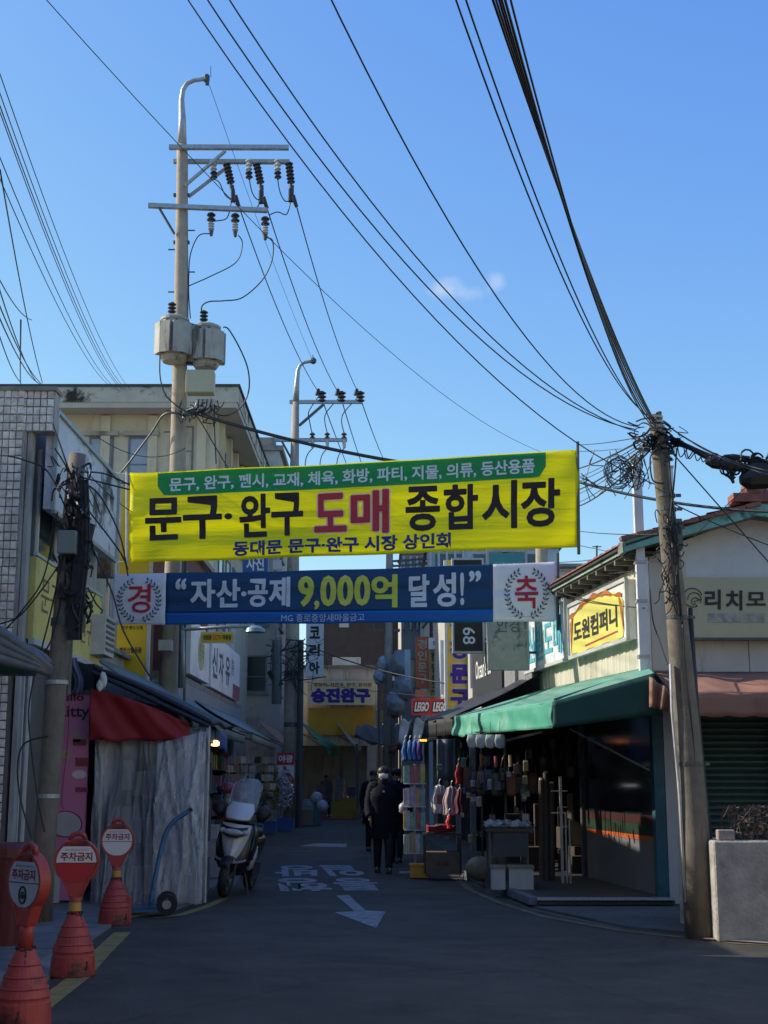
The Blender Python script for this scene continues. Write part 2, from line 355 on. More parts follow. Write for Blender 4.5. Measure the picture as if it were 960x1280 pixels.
# slabs in the near pavement
sl = MB()
pv = bpy.data.objects['pavement']
rx = [-2.62, -3.75, -4.9, -6.1]; ry = [8.2, 9.3, 10.35, 11.5, 12.6, 13.9]
M_slab = mat('pavement_slab', (.15, .155, .155), .9, .3, 2.5, .35, 70, dirt=(70, 68, 62))
for i in range(3):
    for j in range(5):
        xr = rx[i] - (.12 if (i == 0 and 1 < j) else 0) - (.14 if (i == 0 and j > 2) else 0); xl = rx[i+1]+.02
        MB().box((xl, ry[j]+.01, .015), (xr-.01, ry[j+1]-.01, .028+.004*((i*3+j*5) % 3))).build('slab', M_slab, pv, world=False).location = (-pv.location.x, -pv.location.y, -pv.location.z)
walk_r = [(14, 11.6), (3.75, 13.3), (2.5, 14.7), (1.85, 16.7), (1.5, 19), (1.25, 22), (1.3, 30), (.95, 40), (.55, 52), (.05, 62), (14, 62)]
o = MB().prism(gp(walk_r, -.012), (0, 0, .028)).build('pavement', mat('patched_concrete', (.1, .1, .1), .9, .3, 1.5, .4, 60, dirt=(45, 45, 45))); o['kind'] = 'structure'

def strip(px_pts, w, z=.004, name='yellow_line', m=None):
    """painted line along ground points, width w (metres)"""
    P = [ground(*p) for p in px_pts]; L_ = []; R_ = []
    for i, p in enumerate(P):
        d = (P[min(i+1, len(P)-1)]-P[max(i-1, 0)]).normalized(); n = Vector((-d.y, d.x, 0))*w/2
        L_.append(p+n); R_.append(p-n)
    b = MB(); k = len(P)
    b.add([Vector((p.x, p.y, z)) for p in L_+R_], [(i, i+1, i+1+k, i+k) for i in range(k-1)])
    o = b.build(name, m); o['kind'] = 'structure'; return o
M_yel = mat('road_paint_yellow', (.30, .215, .06), .8, .35, 6, .3, 200, dirt=(62, 60, 55), dirt_amt=.3)
M_yel2 = mat('worn_road_paint_yellow', (.17, .135, .075), .8, .5, 6, .3, 200, dirt=(60, 60, 60), dirt_amt=.6)
def wpts(pts): return pts
def stripw(pts, w, z, name, m):
    b = MB(); k = len(pts); P = [Vector((x, y, z)) for x, y in pts]; A = []; B = []
    for i, p in enumerate(P):
        d = (P[min(i+1, k-1)]-P[max(i-1, 0)]).normalized(); n = Vector((-d.y, d.x, 0))*w/2; A.append(p+n); B.append(p-n)
    b.add(A+B, [(i, i+1, i+1+k, i+k) for i in range(k-1)]); o = b.build(name, m); o['kind'] = 'structure'; return o
stripw([(-2.62, 4), (-2.5, 7), (-2.31, 9.5), (-2.36, 11), (-2.5, 12.6), (-2.62, 14.2)], .17, .005, 'yellow_line', M_yel)
stripw([(-2.55, 15.6), (-2.3, 15.95), (-2.14, 17.0), (-2.05, 18.2)], .12, .0052, 'yellow_line', M_yel)
stripw([(1.12, 21.5), (1.2, 19.5), (1.42, 17.6), (1.78, 15.8), (2.4, 14.35), (3.3, 13.25), (4.6, 12.7), (9, 11.8)], .1, .005, 'yellow_line', M_yel2)
stripw([(-2.2, 20), (-2.55, 26), (-3.2, 34), (-3.45, 40), (-3.3, 48), (-2.85, 56), (-1.5, 59.5)], .12, .005, 'yellow_line', M_yel2)
stripw([(3.05, 13.52), (3.6, 13.15), (4.8, 12.78), (8, 12.1)], .1, .02, 'kerb_edge', M_conc)
# painted mark, arrow and the turned-round lettering of the one-way lane
def gpoly(pxs, z, name):
    P = [ground(*p) for p in pxs]; o = MB().add([Vector((p.x, p.y, z)) for p in P], [tuple(range(len(P)))]).build(name, M_mwhite); o['kind'] = 'structure'; return o
gpoly([(374, 1058), (433, 1059.5), (434, 1055), (394, 1054.5)], .006, 'road_marking')
gpoly([(418, 1141), (443, 1139.5), (432, 1130), (420, 1120), (437, 1119.5), (445, 1128), (457, 1138.5), (482, 1140), (470, 1161)], .006, 'road_arrow')
rl = MB()
def gtext(body, quad, z=.006):
    q = [ground(*p) for p in quad]          # corners: bl, br, tr, tl of the turned text as seen in the photo
    def fn(u, v):
        u = 1-u; v = 1-v
        p = (q[0]*(1-u)+q[1]*u)*(1-v)+(q[3]*(1-u)+q[2]*u)*v
        return Vector((p.x, p.y, z))
    vs, fs, a = text_shape(body, .03); k = len(rl.v)
    rl.add([fn(x, y) for x, y in vs], fs)
gtext('방', [(345, 1096), (397, 1096), (396, 1082), (342, 1082)]); gtext('일', [(411, 1095.5), (459, 1095.5), (446, 1082), (398, 1082)])
gtext('행', [(350, 1114.5), (416, 1114.5), (408, 1098), (345, 1098)]); gtext('통', [(424, 1113.5), (481, 1113.5), (466, 1098), (411, 1098)])
rl.build('road_lettering', M_mwhite)['kind'] = 'structure'

# ================================================================== helpers for buildings
def gable_box(name, label, cat, m, a, b, parent_group=None):
    t = thing(name, label, cat, ((a[0]+b[0])/2, (a[1]+b[1])/2, 0), 0, parent_group)
    boxobj('wall', m, a, b, t); return t
M_glass = mat('dark_glass', (.03, .04, .05), .08, .2, 3, 0, spec=.8)
M_frame = mat('window_frame', (.16, .17, .17), .5, .15, 8, 0)
M_framew = mat('pale_window_frame', (.5, .5, .48), .5, .15, 8, 0)
M_curt = mat('curtain_glass', (.33, .36, .4), .12, .25, 2, 0, spec=.8)
def window(par, x0, x1, z0, z1, y, dirn=-1, axis='y', mf=None, mg=None, bars=1, sill=True):
    """window on the face at coordinate y (axis 'y': faces -Y; axis 'x': faces +X at x=y, x0..x1 are Y)"""
    mf = mf or M_frame; mg = mg or M_glass
    def P(a, d, z): return (a, y-d, z) if axis == 'y' else (y+d, a, z)
    def bx(mb, a0, a1, d0, d1, z0, z1):
        p = P(a0, d0, z0); q = P(a1, d1, z1); mb.box([min(i, j) for i, j in zip(p, q)], [max(i, j) for i, j in zip(p, q)])
    f = MB(); t = .06
    bx(f, x0, x0+t, -.04, .035, z0, z1); bx(f, x1-t, x1, -.04, .035, z0, z1); bx(f, x0+t, x1-t, -.04, .03, z0, z0+t); bx(f, x0+t, x1-t, -.04, .03, z1-t, z1)
    for k in range(bars): zc = z0+(z1-z0)*(.42 if bars == 1 else (k+1)/(bars+1)); bx(f, x0+t, x1-t, -.03, .025, zc-.02, zc+.02)
    fo = f.build('window', mf, par)
    g = MB(); bx(g, x0+t, x1-t, -.03, .008, z0+t, z1-t); g.build('pane', mg, fo)
    if sill: s = MB(); bx(s, x0-.08, x1+.08, .002, .1, z0-.1, z0-.002); s.build('sill', M_conc, fo)
    return fo

# ================================================================== LEFT ROW
# --- white tiled corner building
M_grey_r = mat('grey_render', (.44, .42, .38), .9, .2, 2, .25, 30, dirt=(70, 66, 60), streak=True)
M_tile = mat('white_wall_tile', (.80, .75, .66), .35, .3, 9, .1, 30, dirt=(96, 84, 70), dirt_amt=.3, rand=.24)
M_joint = mat('tile_mortar', (.15, .14, .12), .95, .2, 8, .2, 40)
tb = thing('tiled_building', 'grey shop house clad in small white tiles at the left edge, beside the leaning pole', 'building', (-6.5, 17.5, 0))
wl = boxobj('wall', M_joint, (-9.5, 15.42, 0), (-4.2, 19.6, 2.95), tb)
boxobj('wall', M_grey_r, (-9.5, 15.40, 2.95), (-4.18, 19.6, 5.5), tb)
boxobj('parapet', M_grey_r, (-9.5, 15.42, 5.5), (-3.86, 15.62, 5.98), tb); boxobj('parapet', M_grey_r, (-9.5, 15.622, 5.5), (-4.18, 19.6, 5.9), tb)
boxobj('roof', M_conc, (-9.6, 15.36, 5.98), (-3.84, 15.66, 6.03), tb)
TW, TH = .079, .1
tsrc = None; nt_ = 0; rest = MB()
cells = []
for j in range(30):
    for i in range(14): cells.append((-4.25-i*TW, 3.0+j*TH+(.0), 15.385))
cells = [c for c in cells if c[2]]
for j in range(5):
    for i in range(16): cells.append((-3.91-i*TW, 5.5+j*.098, 15.405))
for j in range(29):
    for i in range(14): cells.append((-4.27-i*TW, .06+j*TH, 15.405))
cells.sort(key=lambda c: (-c[0]*2 + abs(c[1]-4.2)*.25))
for c in cells:
    if nt_ < 298:
        if tsrc is None:
            tsrc = MB().box((-.034, -.012, -.043), (.034, .012, .043)).build('tile', M_tile, tb, world=False, bevel=.004); o = tsrc
        else: o = inst(tsrc, tb, (0, 0, 0))
        o.location = (c[0]+6.5+random.uniform(-.002, .002), c[2]-17.5+random.uniform(-.003, .002), c[1]+.045); nt_ += 1
        o.rotation_euler = (random.uniform(-.03, .03), random.uniform(-.02, .02), random.uniform(-.03, .03))
    else: rest.box((c[0]-.034, c[2]-.012, c[1]+.002), (c[0]+.034, c[2]+.01, c[1]+.088))
for j in range(60):                                   # tiles further left and on the parapet, beyond the single ones
    for i in range(14, 60): rest.box((-4.25-i*TW-.034, 15.375, .06+j*.0985), (-4.25-i*TW+.034, 15.397, .06+j*.0985+.086))
rest.build('tile_cladding', M_tile, tb)['kind'] = 'stuff'
window(tb, 15.85, 16.9, 3.95, 5.1, -4.18, axis='x', bars=0); window(tb, 17.3, 18.4, 3.95, 5.1, -4.18, axis='x', bars=0)
MB().box((-4.17, 15.46, 0), (-4.12, 15.62, 5.5)).build('corner_strip', M_grey_r, tb)
ac_ = MB().box((-4.17, 18.75, 3.2), (-3.85, 19.4, 3.75)).build('air_conditioner', M_framew, tb)
for z in range(6): MB().box((-3.855, 18.8, 3.26+z*.08), (-3.84, 19.36, 3.3+z*.08)).build('grille_bar', M_dgalv, ac_)
for y in (15.75, 16.95, 18.5): MB().tube([(-4.15, y, .1), (-4.15, y, 3.0), (-4.15, y+.1, 3.4)], .018, 6).build('pipe', M_framew, tb)
MB().tube([(-4.13, 15.9, 0), (-4.13, 15.9, 5.4)], .035, 8).build('downpipe', M_framew, tb)
# long white sign on its side, seen end-on
M_wsign = mat('weathered_white_sign', (.62, .63, .66), .6, .15, 2, .15, 20, dirt=(66, 64, 66), dirt_amt=.9)
ws = thing('white_signboard', 'long peeling white sign board under the roof edge of the tiled building', 'sign board', (-3.6, 17, 4.6))
MB().box((-4.0, 15.64, 4.62), (-3.89, 19.4, 5.78)).build('sign_panel', M_wsign, ws)
fs_ = MB()
for a, b in (((-3.88, 15.64, 4.6), (-3.88, 19.4, 4.6)), ((-3.88, 15.64, 5.8), (-3.88, 19.4, 5.8)), ((-3.88, 15.62, 4.6), (-3.88, 15.62, 5.8)), ((-3.88, 19.42, 4.6), (-3.88, 19.42, 5.8))): fs_.bar(a, b, .05)
fs_.build('frame', M_galv, ws)
ps = thing('yellow_signboard', 'faded yellow shop sign with brown writing, below the peeling white board', 'sign board', (-3.95, 17, 3.1))
M_fyel = mat('faded_yellow_sign', (.74, .60, .17), .6, .12, 3, .1, 20, dirt=(128, 112, 60), dirt_amt=.3)
MB().box((-4.15, 15.66, 3.1), (-4.05, 19.4, 4.06)).build('sign_panel', M_fyel, ps)
fY = plane_fn((-4.05, 15.7, 3.1), (0, 1, 0), (0, 0, 1), (1, 0, 0), .004)
M_brown = mat('letter_brown', (.22, .12, .06), .6, .1, 5, 0)
text_on('문구', M_brown, ps, fY, .25, 1.1, .35, .75, .0); text_on('완구', M_brown, ps, fY, 2.4, 3.1, .2, .6, .0)
MB().bar((-4.06, 15.64, 3.07), (-4.06, 19.42, 3.07), .07).bar((-4.06, 15.64, 4.09), (-4.06, 19.42, 4.09), .04).build('frame', M_framew, ps)
# green canopy with rolled-up tarpaulin in front of it
gc = thing('folded_canopy', 'folded grey tarpaulin canopy with a green valance at the far left edge', 'awning', (-4.2, 13.6, 2.2))
M_tarp = mat('grey_tarpaulin', (.12, .14, .145), .5, .25, 3, .5, 12, dirt=(50, 56, 58))
M_dgreen = mat('green_canvas', (.012, .12, .075), .7, .2, 3, .2, 20)
tipp = at(66, 838, 12.6)
def can(u, v):
    a = at(-60, 745, 13.4)*(1-u)+at(66, 832, 12.6)*u; b = at(-60, 815, 12.2)*(1-u)+at(64, 842, 12.5)*u
    p = a*(1-v)+b*v; p.z += .05*math.sin(u*9)*math.sin(v*3.1)+.12*math.sin(v*3.14)*(1-u*.6); p.y -= .1*math.sin(v*3.14); return p
MB().sheet(can, 24, 8, .03).build('tarpaulin', M_tarp, gc, smooth=True)
for k in range(4):
    MB().tube([at(-60, 766+k*14, 12.3-.03*k)+Vector((0, 0, .03*math.sin(k))), at(0, 790+k*11, 12.35), at(40, 816+k*6, 12.4), at(64, 836+k*2, 12.45)], [.05, .055, .04, .03], 8).build('rolled_fold', M_tarp, gc, smooth=True)
MB().prism([at(-60, 800, 12.8), at(46, 838, 12.8), at(40, 843, 12.8), at(-60, 843, 12.8)], (0, .04, 0)).build('valance', M_dgreen, gc)
MB().tube([at(-60, 842, 12.78), at(46, 843, 12.78)], .018, 8).build('edge_rail', M_dgalv, gc)
# dark red bin at the far left
rb = thing('red_bin', 'dark red plastic bin cut by the left edge, behind the nearest red stand', 'bin', (-3.95, 12.9, .03))
M_dred = mat('dark_red_plastic', (.1, .012, .012), .45, .2, 4, .05, 20)
rbp = at(10, 1100, 12.9)
MB().rings([(0, 0, 0, .27, .22, .6), (0, 0, .78, .33, .27, .6)], 20).build('bin_body', M_dred, rb, world=False)
MB().rings([(0, 0, .78, .36, .3, .6), (0, 0, .86, .36, .3, .6), (0, 0, .9, .3, .25, .6)], 20).build('lid', M_dred, rb, world=False)
rb.location = (rbp.x-.12, 12.9, .03)

nb = thing('unseen_house', 'unseen grey two storey house on the near left, added to shade the road', 'building', (-8, 2, 0))  # added out of view so the near road lies in shade
boxobj('wall', M_grey_r, (-12, -14, 0), (-5.2, 13.9, 6.6), nb); boxobj('roof', M_conc, (-12.1, -14.1, 6.6), (-5.1, 14.0, 6.75), nb); boxobj('unseen_annexe', M_grey_r, (-12, 13.902, 0), (-4.75, 15.38, 5.2), nb)  # low end block shaped so the sun reaches the planter's side
for y0 in (-10, -6, -2, 2, 6): window(nb, y0, y0+1.6, 3.8, 5.2, -5.2, axis='x'); window(nb, y0, y0+1.8, .8, 2.4, -5.2, axis='x')
M_warmw = mat('warm_white_render', (.62, .56, .45), .9, .12, .6, .2, 10, dirt=(150, 130, 104), dirt_amt=.3, streak=True)
for lab, a, b in (('unseen cream corner house added on the near right to bounce warm light', (6.6, -16, 0), (15, 9.0, 8.4)), ('unseen cream house added behind the camera to bounce warm light', (-12, -26, 0), (15, -19, 8.5))):  # both added out of view to bounce warm sunlight into the street
    t = thing('unseen_house', lab, 'building', ((a[0]+b[0])/2, (a[1]+b[1])/2, 0)); boxobj('wall', M_warmw, a, b, t); boxobj('roof', M_conc, (a[0]-.1, a[1]-.1, b[2]), (b[0]+.1, b[1]+.1, b[2]+.2), t)
# --- low building behind the stall, its yellow signs
M_beige = mat('beige_render', (.42, .37, .29), .9, .15, 2, .25, 30, dirt=(96, 86, 72), streak=True)
M_brick = mat('brown_wall', (.16, .075, .06), .9, .2, 3, .3, 40)
lb = thing('shop_house', 'low grey and brown shop house behind the yellow hanging sign, left of the tall pole', 'building', (-7, 23, 0))
boxobj('wall', M_beige, (-10, 19.62, 0), (-4.62, 22.4, 5.7), lb); boxobj('wall', M_beige, (-10, 22.402, 0), (-4.62, 24.9, 3.6), lb); boxobj('wall', M_beige, (-10, 24.902, 0), (-4.62, 27, 4.9), lb)
boxobj('roof', M_conc, (-10.1, 19.62, 5.7), (-4.5, 22.45, 5.78), lb); boxobj('roof', M_conc, (-10.1, 22.46, 3.6), (-4.5, 24.9, 3.68), lb); boxobj('roof', M_conc, (-10.1, 24.902, 4.9), (-4.5, 27.0, 5.0), lb)
boxobj('corner_column', M_white, (-4.62, 19.64, 0), (-4.44, 19.9, 5.69), lb)
boxobj('facing_panel', M_brick, (-4.6, 25.4, 3.3), (-4.56, 26.9, 4.85), lb)
window(lb, 20.3, 21.7, 3.0, 4.1, -4.62, axis='x')
hs_ = thing('yellow_hanging_sign', 'tall mustard yellow banner sign hanging above the red awning, behind the two street banners', 'sign', at(168, 850, 24.3))
M_must = mat('mustard_sign', (.66, .44, .01), .55, .06, 3, .05, 20)
a_ = at(144, 850, 24.3); b_ = at(190, 608, 24.3)
MB().box((a_.x, 24.3, a_.z), (b_.x, 24.42, b_.z)).build('sign_panel', M_must, hs_)
fn = plane_fn((a_.x, 24.3, a_.z), (1, 0, 0), (0, 0, 1), (0, -1, 0), .004); W_ = b_.x-a_.x; H_ = b_.z-a_.z
text_on('팩트신발용품', M_ink, hs_, fn, W_*.1, W_*.84, H_*.135, H_*.165, .03)
text_on('문구 팬시 도매', M_ink, hs_, fn, W_*.15, W_*.85, H_*.255, H_*.275, .02)
text_on('영업시간 안내', M_ink, hs_, fn, W_*.15, W_*.95, H_*.275+.05, H_*.29+.06, .02)
text_on('특', M_mred, hs_, fn, W_*.35, W_*.6, H_*.6, H_*.67, .03)
MB().box((b_.x, 24.28, a_.z-.3), (b_.x+.05, 24.4, b_.z+.05)).build('pole', M_framew, hs_)
MB().box((a_.x-.2, 24.35, a_.z-.2), (a_.x-.05, 24.6, b_.z-.6)).build('backing_column', M_framew, hs_)
ys2 = thing('weathered_box_sign', 'rusty grey box sign above the yellow board, left of the blue banner', 'sign', at(129, 722, 20.3))
a_ = at(118, 722, 20.2); b_ = at(143, 684, 20.2)
MB().box((a_.x, 20.0, a_.z), (b_.x, 20.3, b_.z)).build('sign_panel', mat('rusty_sign', (.24, .22, .16), .8, .2, 4, .2, 20, dirt=(110, 66, 30), dirt_amt=.7), ys2)
MB().bar((a_.x, 20.0, a_.z), (b_.x, 20.0, a_.z), .04).bar((a_.x, 20.0, b_.z), (b_.x, 20.0, b_.z), .04).build('frame', M_dgalv, ys2)

# --- brown house between
mb_ = thing('brown_house', 'brown walled two storey shop house behind the white sign boards, right of the tall pole', 'building', (-7, 33, 0))
M_wallw = mat('grey_white_wall', (.5, .48, .45), .9, .15, 2, .3, 30, dirt=(84, 80, 74), streak=True)
boxobj('wall', M_brick, (-10, 27.02, 3.5), (-4.35, 33.4, 6.5), mb_)
boxobj('wall', M_wallw, (-10, 27.02, 0), (-4.33, 39.8, 3.5), mb_)
boxobj('wall', M_wallw, (-10, 33.4, 3.5), (-4.33, 39.8, 6.3), mb_)
boxobj('cornice', M_conc, (-10, 27.0, 3.5), (-4.15, 39.8, 3.62), mb_)
boxobj('fascia', mat('grey_fascia', (.27, .275, .28), .6, .1, 3, .05, 20), (-4.32, 27.2, 3.0), (-4.12, 39.6, 3.48), mb_)
boxobj('roof', M_conc, (-10.1, 27.0, 6.5), (-4.2, 33.5, 6.62), mb_); boxobj('roof', M_conc, (-10.1, 33.5, 6.3), (-4.2, 39.8, 6.4), mb_)
window(mb_, 28.2, 30.2, 4.9, 6.0, -4.35, axis='x', mg=M_curt); window(mb_, 35, 36.8, 5.1, 6.0, -4.33, axis='x', mg=M_curt)
MB().box((-4.32, 27.3, 3.7), (-4.2, 28.6, 5.0)).build('louvre_panel', M_grey_r, mb_)
for k in range(8): MB().box((-4.2, 27.32, 3.76+k*.155), (-4.17, 28.58, 3.84+k*.155)).build('louvre', M_framew, mb_)
M_ws = mat('clinic_sign_white', (.82, .8, .77), .5, .08, 2, .05, 20, dirt=(120, 118, 116), dirt_amt=.2)
cs = thing('clinic_sign', 'pale blue white sign board with a yellow patch, above the grey fascia', 'sign board', (-4.15, 30.5, 3.7))
MB().box((-4.3, 29.0, 3.72), (-4.12, 32.1, 4.9)).build('sign_panel', M_ws, cs)
fn = plane_fn((-4.12, 29.0, 3.72), (0, 1, 0), (0, 0, 1), (1, 0, 0), .004)
MB().add([fn(1.7+.55*math.cos(t*math.pi/6), .6+.42*math.sin(t*math.pi/6)) for t in range(12)], [tuple(range(12))]).build('yellow_patch', mat('pale_yellow', (.5, .48, .2), .6, .1, 3, 0), cs)
text_on('약 국', M_brown, cs, plane_fn((-4.114, 29.0, 3.72), (0, 1, 0), (0, 0, 1), (1, 0, 0), .004), 1.35, 2.1, .4, .8, 0)
cs = thing('clinic_sign', 'cream sign board reading 신 자유 in grey letters, beside the pale blue one', 'sign board', (-4.15, 35, 3.7))
MB().box((-4.3, 32.2, 3.66), (-4.08, 38.6, 4.95)).build('sign_panel', M_ws, cs)
fn = plane_fn((-4.08, 32.2, 3.66), (0, 1, 0), (0, 0, 1), (1, 0, 0), .004)
M_gink = mat('letter_grey', (.1, .11, .14), .6, .1, 5, 0)
for c_, u in (('신', .2), ('자', 1.5), ('유', 2.9)): text_on(c_, M_gink, cs, fn, u, u+1.0, .25, 1.0, .03)
text_on('통증', M_gink, cs, fn, 4.3, 5.0, .6, 1.0, .0)
MB().box((-4.075, 36.9, 3.68), (-4.06, 38.5, 4.05)).build('red_strip', mat('dull_pink', (.36, .1, .12), .6, .1, 3, 0), cs)

# --- cream block with deep eaves
M_cream = mat('cream_render', (.64, .55, .38), .9, .1, 1.5, .2, 20, dirt=(128, 118, 92), dirt_amt=.3, streak=True)
M_peel = mat('peeling_parapet', (.52, .48, .38), .9, .15, 2.5, .3, 30, dirt=(46, 46, 42), dirt_amt=.9)
M_soff = mat('soffit_paint', (.5, .47, .38), .9, .1, 2, .2, 20)
cb = thing('cream_apartment_block', 'cream painted block with deep eaves and a peeling parapet, behind the transformer pole', 'building', (-14, 47, 0))
boxobj('wall', M_cream, (-24, 40.6, 0), (-5.16, 51.5, 12.55), cb)
boxobj('eaves', M_soff, (-24.8, 39.75, 12.55), (-4.45, 52.2, 12.72), cb)
boxobj('parapet', M_peel, (-24.8, 39.72, 12.72), (-4.42, 52.25, 13.2), cb)
boxobj('coping', mat('dark_coping', (.05, .055, .055), .7, .2, 5, .2, 20), (-24.85, 39.66, 13.2), (-4.36, 52.3, 13.27), cb)
boxobj('floor_band', M_peel, (-24.2, 40.3, 9.35), (-5.4, 40.62, 9.75), cb); boxobj('floor_band', M_peel, (-5.17, 40.62, 9.35), (-4.85, 51.5, 9.75), cb)
boxobj('balcony_slab', M_peel, (-11.5, 39.9, 9.05), (-5.2, 40.3, 9.34), cb)
rail = MB()
for x in range(14): rail.bar((-11.3+x*.46, 40.0, 9.75), (-11.3+x*.46, 40.0, 10.25), .03)
rail.bar((-11.4, 40.0, 10.27), (-5.3, 40.0, 10.27), .045).build('balcony_rail', M_dgalv, cb)
for x in (-5.6, -6.35, -7.1, -8.55): boxobj('pilaster', M_cream, (x-.14, 40.48, 9.8), (x+.14, 40.64, 12.5), cb)
for x0, x1 in ((-9.05, -8.3), (-7.85, -7.05), (-10.6, -9.9), (-12, -11.2)): window(cb, x0-.0, x1, 10.35, 11.85, 40.6, mg=M_curt); boxobj('lintel', M_beige, (x0-.15, 40.44, 11.87), (x1+.15, 40.64, 12.0), cb)
window(cb, -6.28, -5.85, 9.8, 12.2, 40.62, mg=M_glass, bars=2, sill=False)
for k in range(5):
    y0 = 41.6+k*2.0; boxobj('pilaster', M_cream, (-5.17, y0-.28, 9.8), (-5.0, y0-.0, 12.5), cb)
    window(cb, y0+.15, y0+1.35, 10.2, 11.9, -5.15, axis='x', mg=M_curt, sill=False); window(cb, y0+.15, y0+1.35, 7.0, 8.6, -5.15, axis='x', mg=M_curt, sill=False)
for x0 in (-10.6, -9.05, -7.85): window(cb, x0, x0+.8, 7.0, 8.5, 40.6, mg=M_curt)
# pale block further along
pb = thing('pale_block', 'small pale grey block with a green coping just beyond the cream building', 'building', (-6, 56, 0))
boxobj('wall', mat('pale_block_wall', (.42, .41, .37), .9, .1, 2, .2, 20, dirt=(100, 96, 90)), (-11, 52.4, 0), (-4.15, 60.5, 14.3), pb)
boxobj('coping', M_conc, (-11.1, 52.3, 14.3), (-4.0, 60.5, 14.5), pb)
boxobj('band', mat('green_trim', (.05, .2, .12), .7, .1, 3, 0), (-6.2, 52.28, 13.2), (-4.05, 52.42, 13.5), pb)
boxobj('roof_box', M_conc, (-5.4, 53, 14.5), (-4.4, 54, 15.0), pb)
for z in (4.8, 7.4, 10.2): window(pb, 53.4, 55.0, z, z+1.4, -4.15, axis='x'); window(pb, -5.4, -4.5, z, z+1.4, 52.4)
# white corner column + the vertical Korea sign
vs_ = thing('vertical_sign', 'white vertical sign with black letters 코리아 above the yellow toy shop', 'sign', at(393, 846, 49.5))
a_ = at(382, 846, 49.5); b_ = at(405, 715, 49.5)
MB().box((a_.x, 49.5, a_.z), (b_.x, 49.8, b_.z)).build('sign_panel', mat('lilac_sign', (.75, .72, .76), .5, .05, 3, 0), vs_)
fn = plane_fn((a_.x, 49.5, a_.z), (1, 0, 0), (0, 0, 1), (0, -1, 0), .01); W_ = b_.x-a_.x
for k, c_ in enumerate('아리코센'): text_on(c_, M_ink, vs_, fn, W_*.2, W_*.8, .1+k*.64, .1+k*.64+.45, .04)
for z_ in (a_.z+.5, b_.z-.3): MB().bar((a_.x-.05, 49.65, z_), (a_.x-1.4, 49.65, z_), .05).build('bracket', M_dgalv, vs_)

# --- end of the street: yellow toy shop and dark brick block
es = thing('toy_shop_house', 'shop house with a yellow band and green awning closing the end of the street', 'building', (-2.3, 66, 0))
boxobj('wall', M_wallw, (-4.1, 61.2, 3.0), (-.35, 70, 6.4), es); boxobj('wall', M_grey_r, (-4.1, 63.0, 0), (-.35, 70, 2.99), es)
boxobj('side_wall', M_grey_r, (-4.1, 61.2, 0), (-3.8, 63, 2.99), es); boxobj('side_wall', M_grey_r, (-.75, 61.2, 0), (-.35, 63, 2.99), es)
boxobj('fascia', mat('yellow_band', (.58, .31, .02), .6, .12, 2, .05, 20), (-3.35, 60.95, 3.45), (-.45, 61.15, 4.65), es)
boxobj('roof', M_conc, (-4.2, 61.1, 6.4), (-.3, 70.1, 6.55), es)
sg = thing('toy_shop_sign', 'cream shop sign reading 승진완구 in purple letters, over the yellow band', 'sign board', (-1.9, 60.8, 4.7))
a_ = at(385, 881, 60.7); b_ = at(469, 851, 60.7)
MB().box((a_.x, 60.7, a_.z), (b_.x, 60.94, b_.z)).build('sign_panel', mat('cream_sign', (.85, .75, .42), .5, .08, 2, 0), sg)
W_ = b_.x-a_.x; H_ = b_.z-a_.z; fn = plane_fn((a_.x, 60.7, a_.z), (1, 0, 0), (0, 0, 1), (0, -1, 0), .01)
M_purp = mat('letter_purple', (.06, .02, .3), .6, .1, 5, 0); M_oran = mat('letter_orange', (.5, .12, .04), .6, .1, 5, 0)
text_on('승진완구', M_purp, sg, fn, W_*.05, W_*.92, H_*.1, H_*.68, .03, heavy=.03)
text_on('유모차, 자전거, 완구, 유아용', M_oran, sg, fn, W_*.08, W_*.95, H_*.74, H_*.92, .03)
db = thing('dark_brick_block', 'dark brown brick block with grey windows behind the toy shop', 'building', (-1, 78, 0))
boxobj('wall', mat('dark_brick', (.055, .045, .042), .9, .2, 2, .3, 20), (-4.0, 73, 0), (.9, 82, 11.9), db)
boxobj('roof', M_conc, (-4.05, 72.9, 11.9), (.95, 82.1, 12.1), db)
for z in (3.2, 6.7, 9.9):
    for x0 in (-2.75, -.1): window(db, x0, x0+1.5, z, z+1.25, 73, mf=M_framew, mg=M_curt, sill=False)
# far row on the right of the bend
for (nm, lab, m_, a, b) in (
    ('far_house', 'grey blue far house behind the red and mustard vertical signs', mat('far_blue_wall', (.5, .55, .58), .9, .1, 2, .1), (1.5, 46, 0), (6, 56, 9.3)),
    ('far_house', 'far striped grey facade left of the red vertical sign', mat('far_grey_wall', (.36, .33, .3), .9, .2, 1, .1), (.75, 57, 0), (6, 72, 10.9))):
    t = thing(nm, lab, 'building', ((a[0]+b[0])/2, (a[1]+b[1])/2, 0)); boxobj('wall', m_, a, b, t)
    for z in (2.6, 5.2, 7.8):
        if z+1.2 < b[2]:
            for k in range(3): window(t, a[0]+.25+k*1.3, a[0]+1.15+k*1.3, z, z+1.3, a[1], sill=False)
    for k in range(5): boxobj('fin', M_framew, (a[0]+.05+k*.28, a[1]-.12, b[2]-3.2), (a[0]+.13+k*.28, a[1]-.002, b[2]-.1), t)
    boxobj('coping', M_conc, (a[0]-.1, a[1]-.1, b[2]), (b[0]+.1, b[1]+.1, b[2]+.15), t)
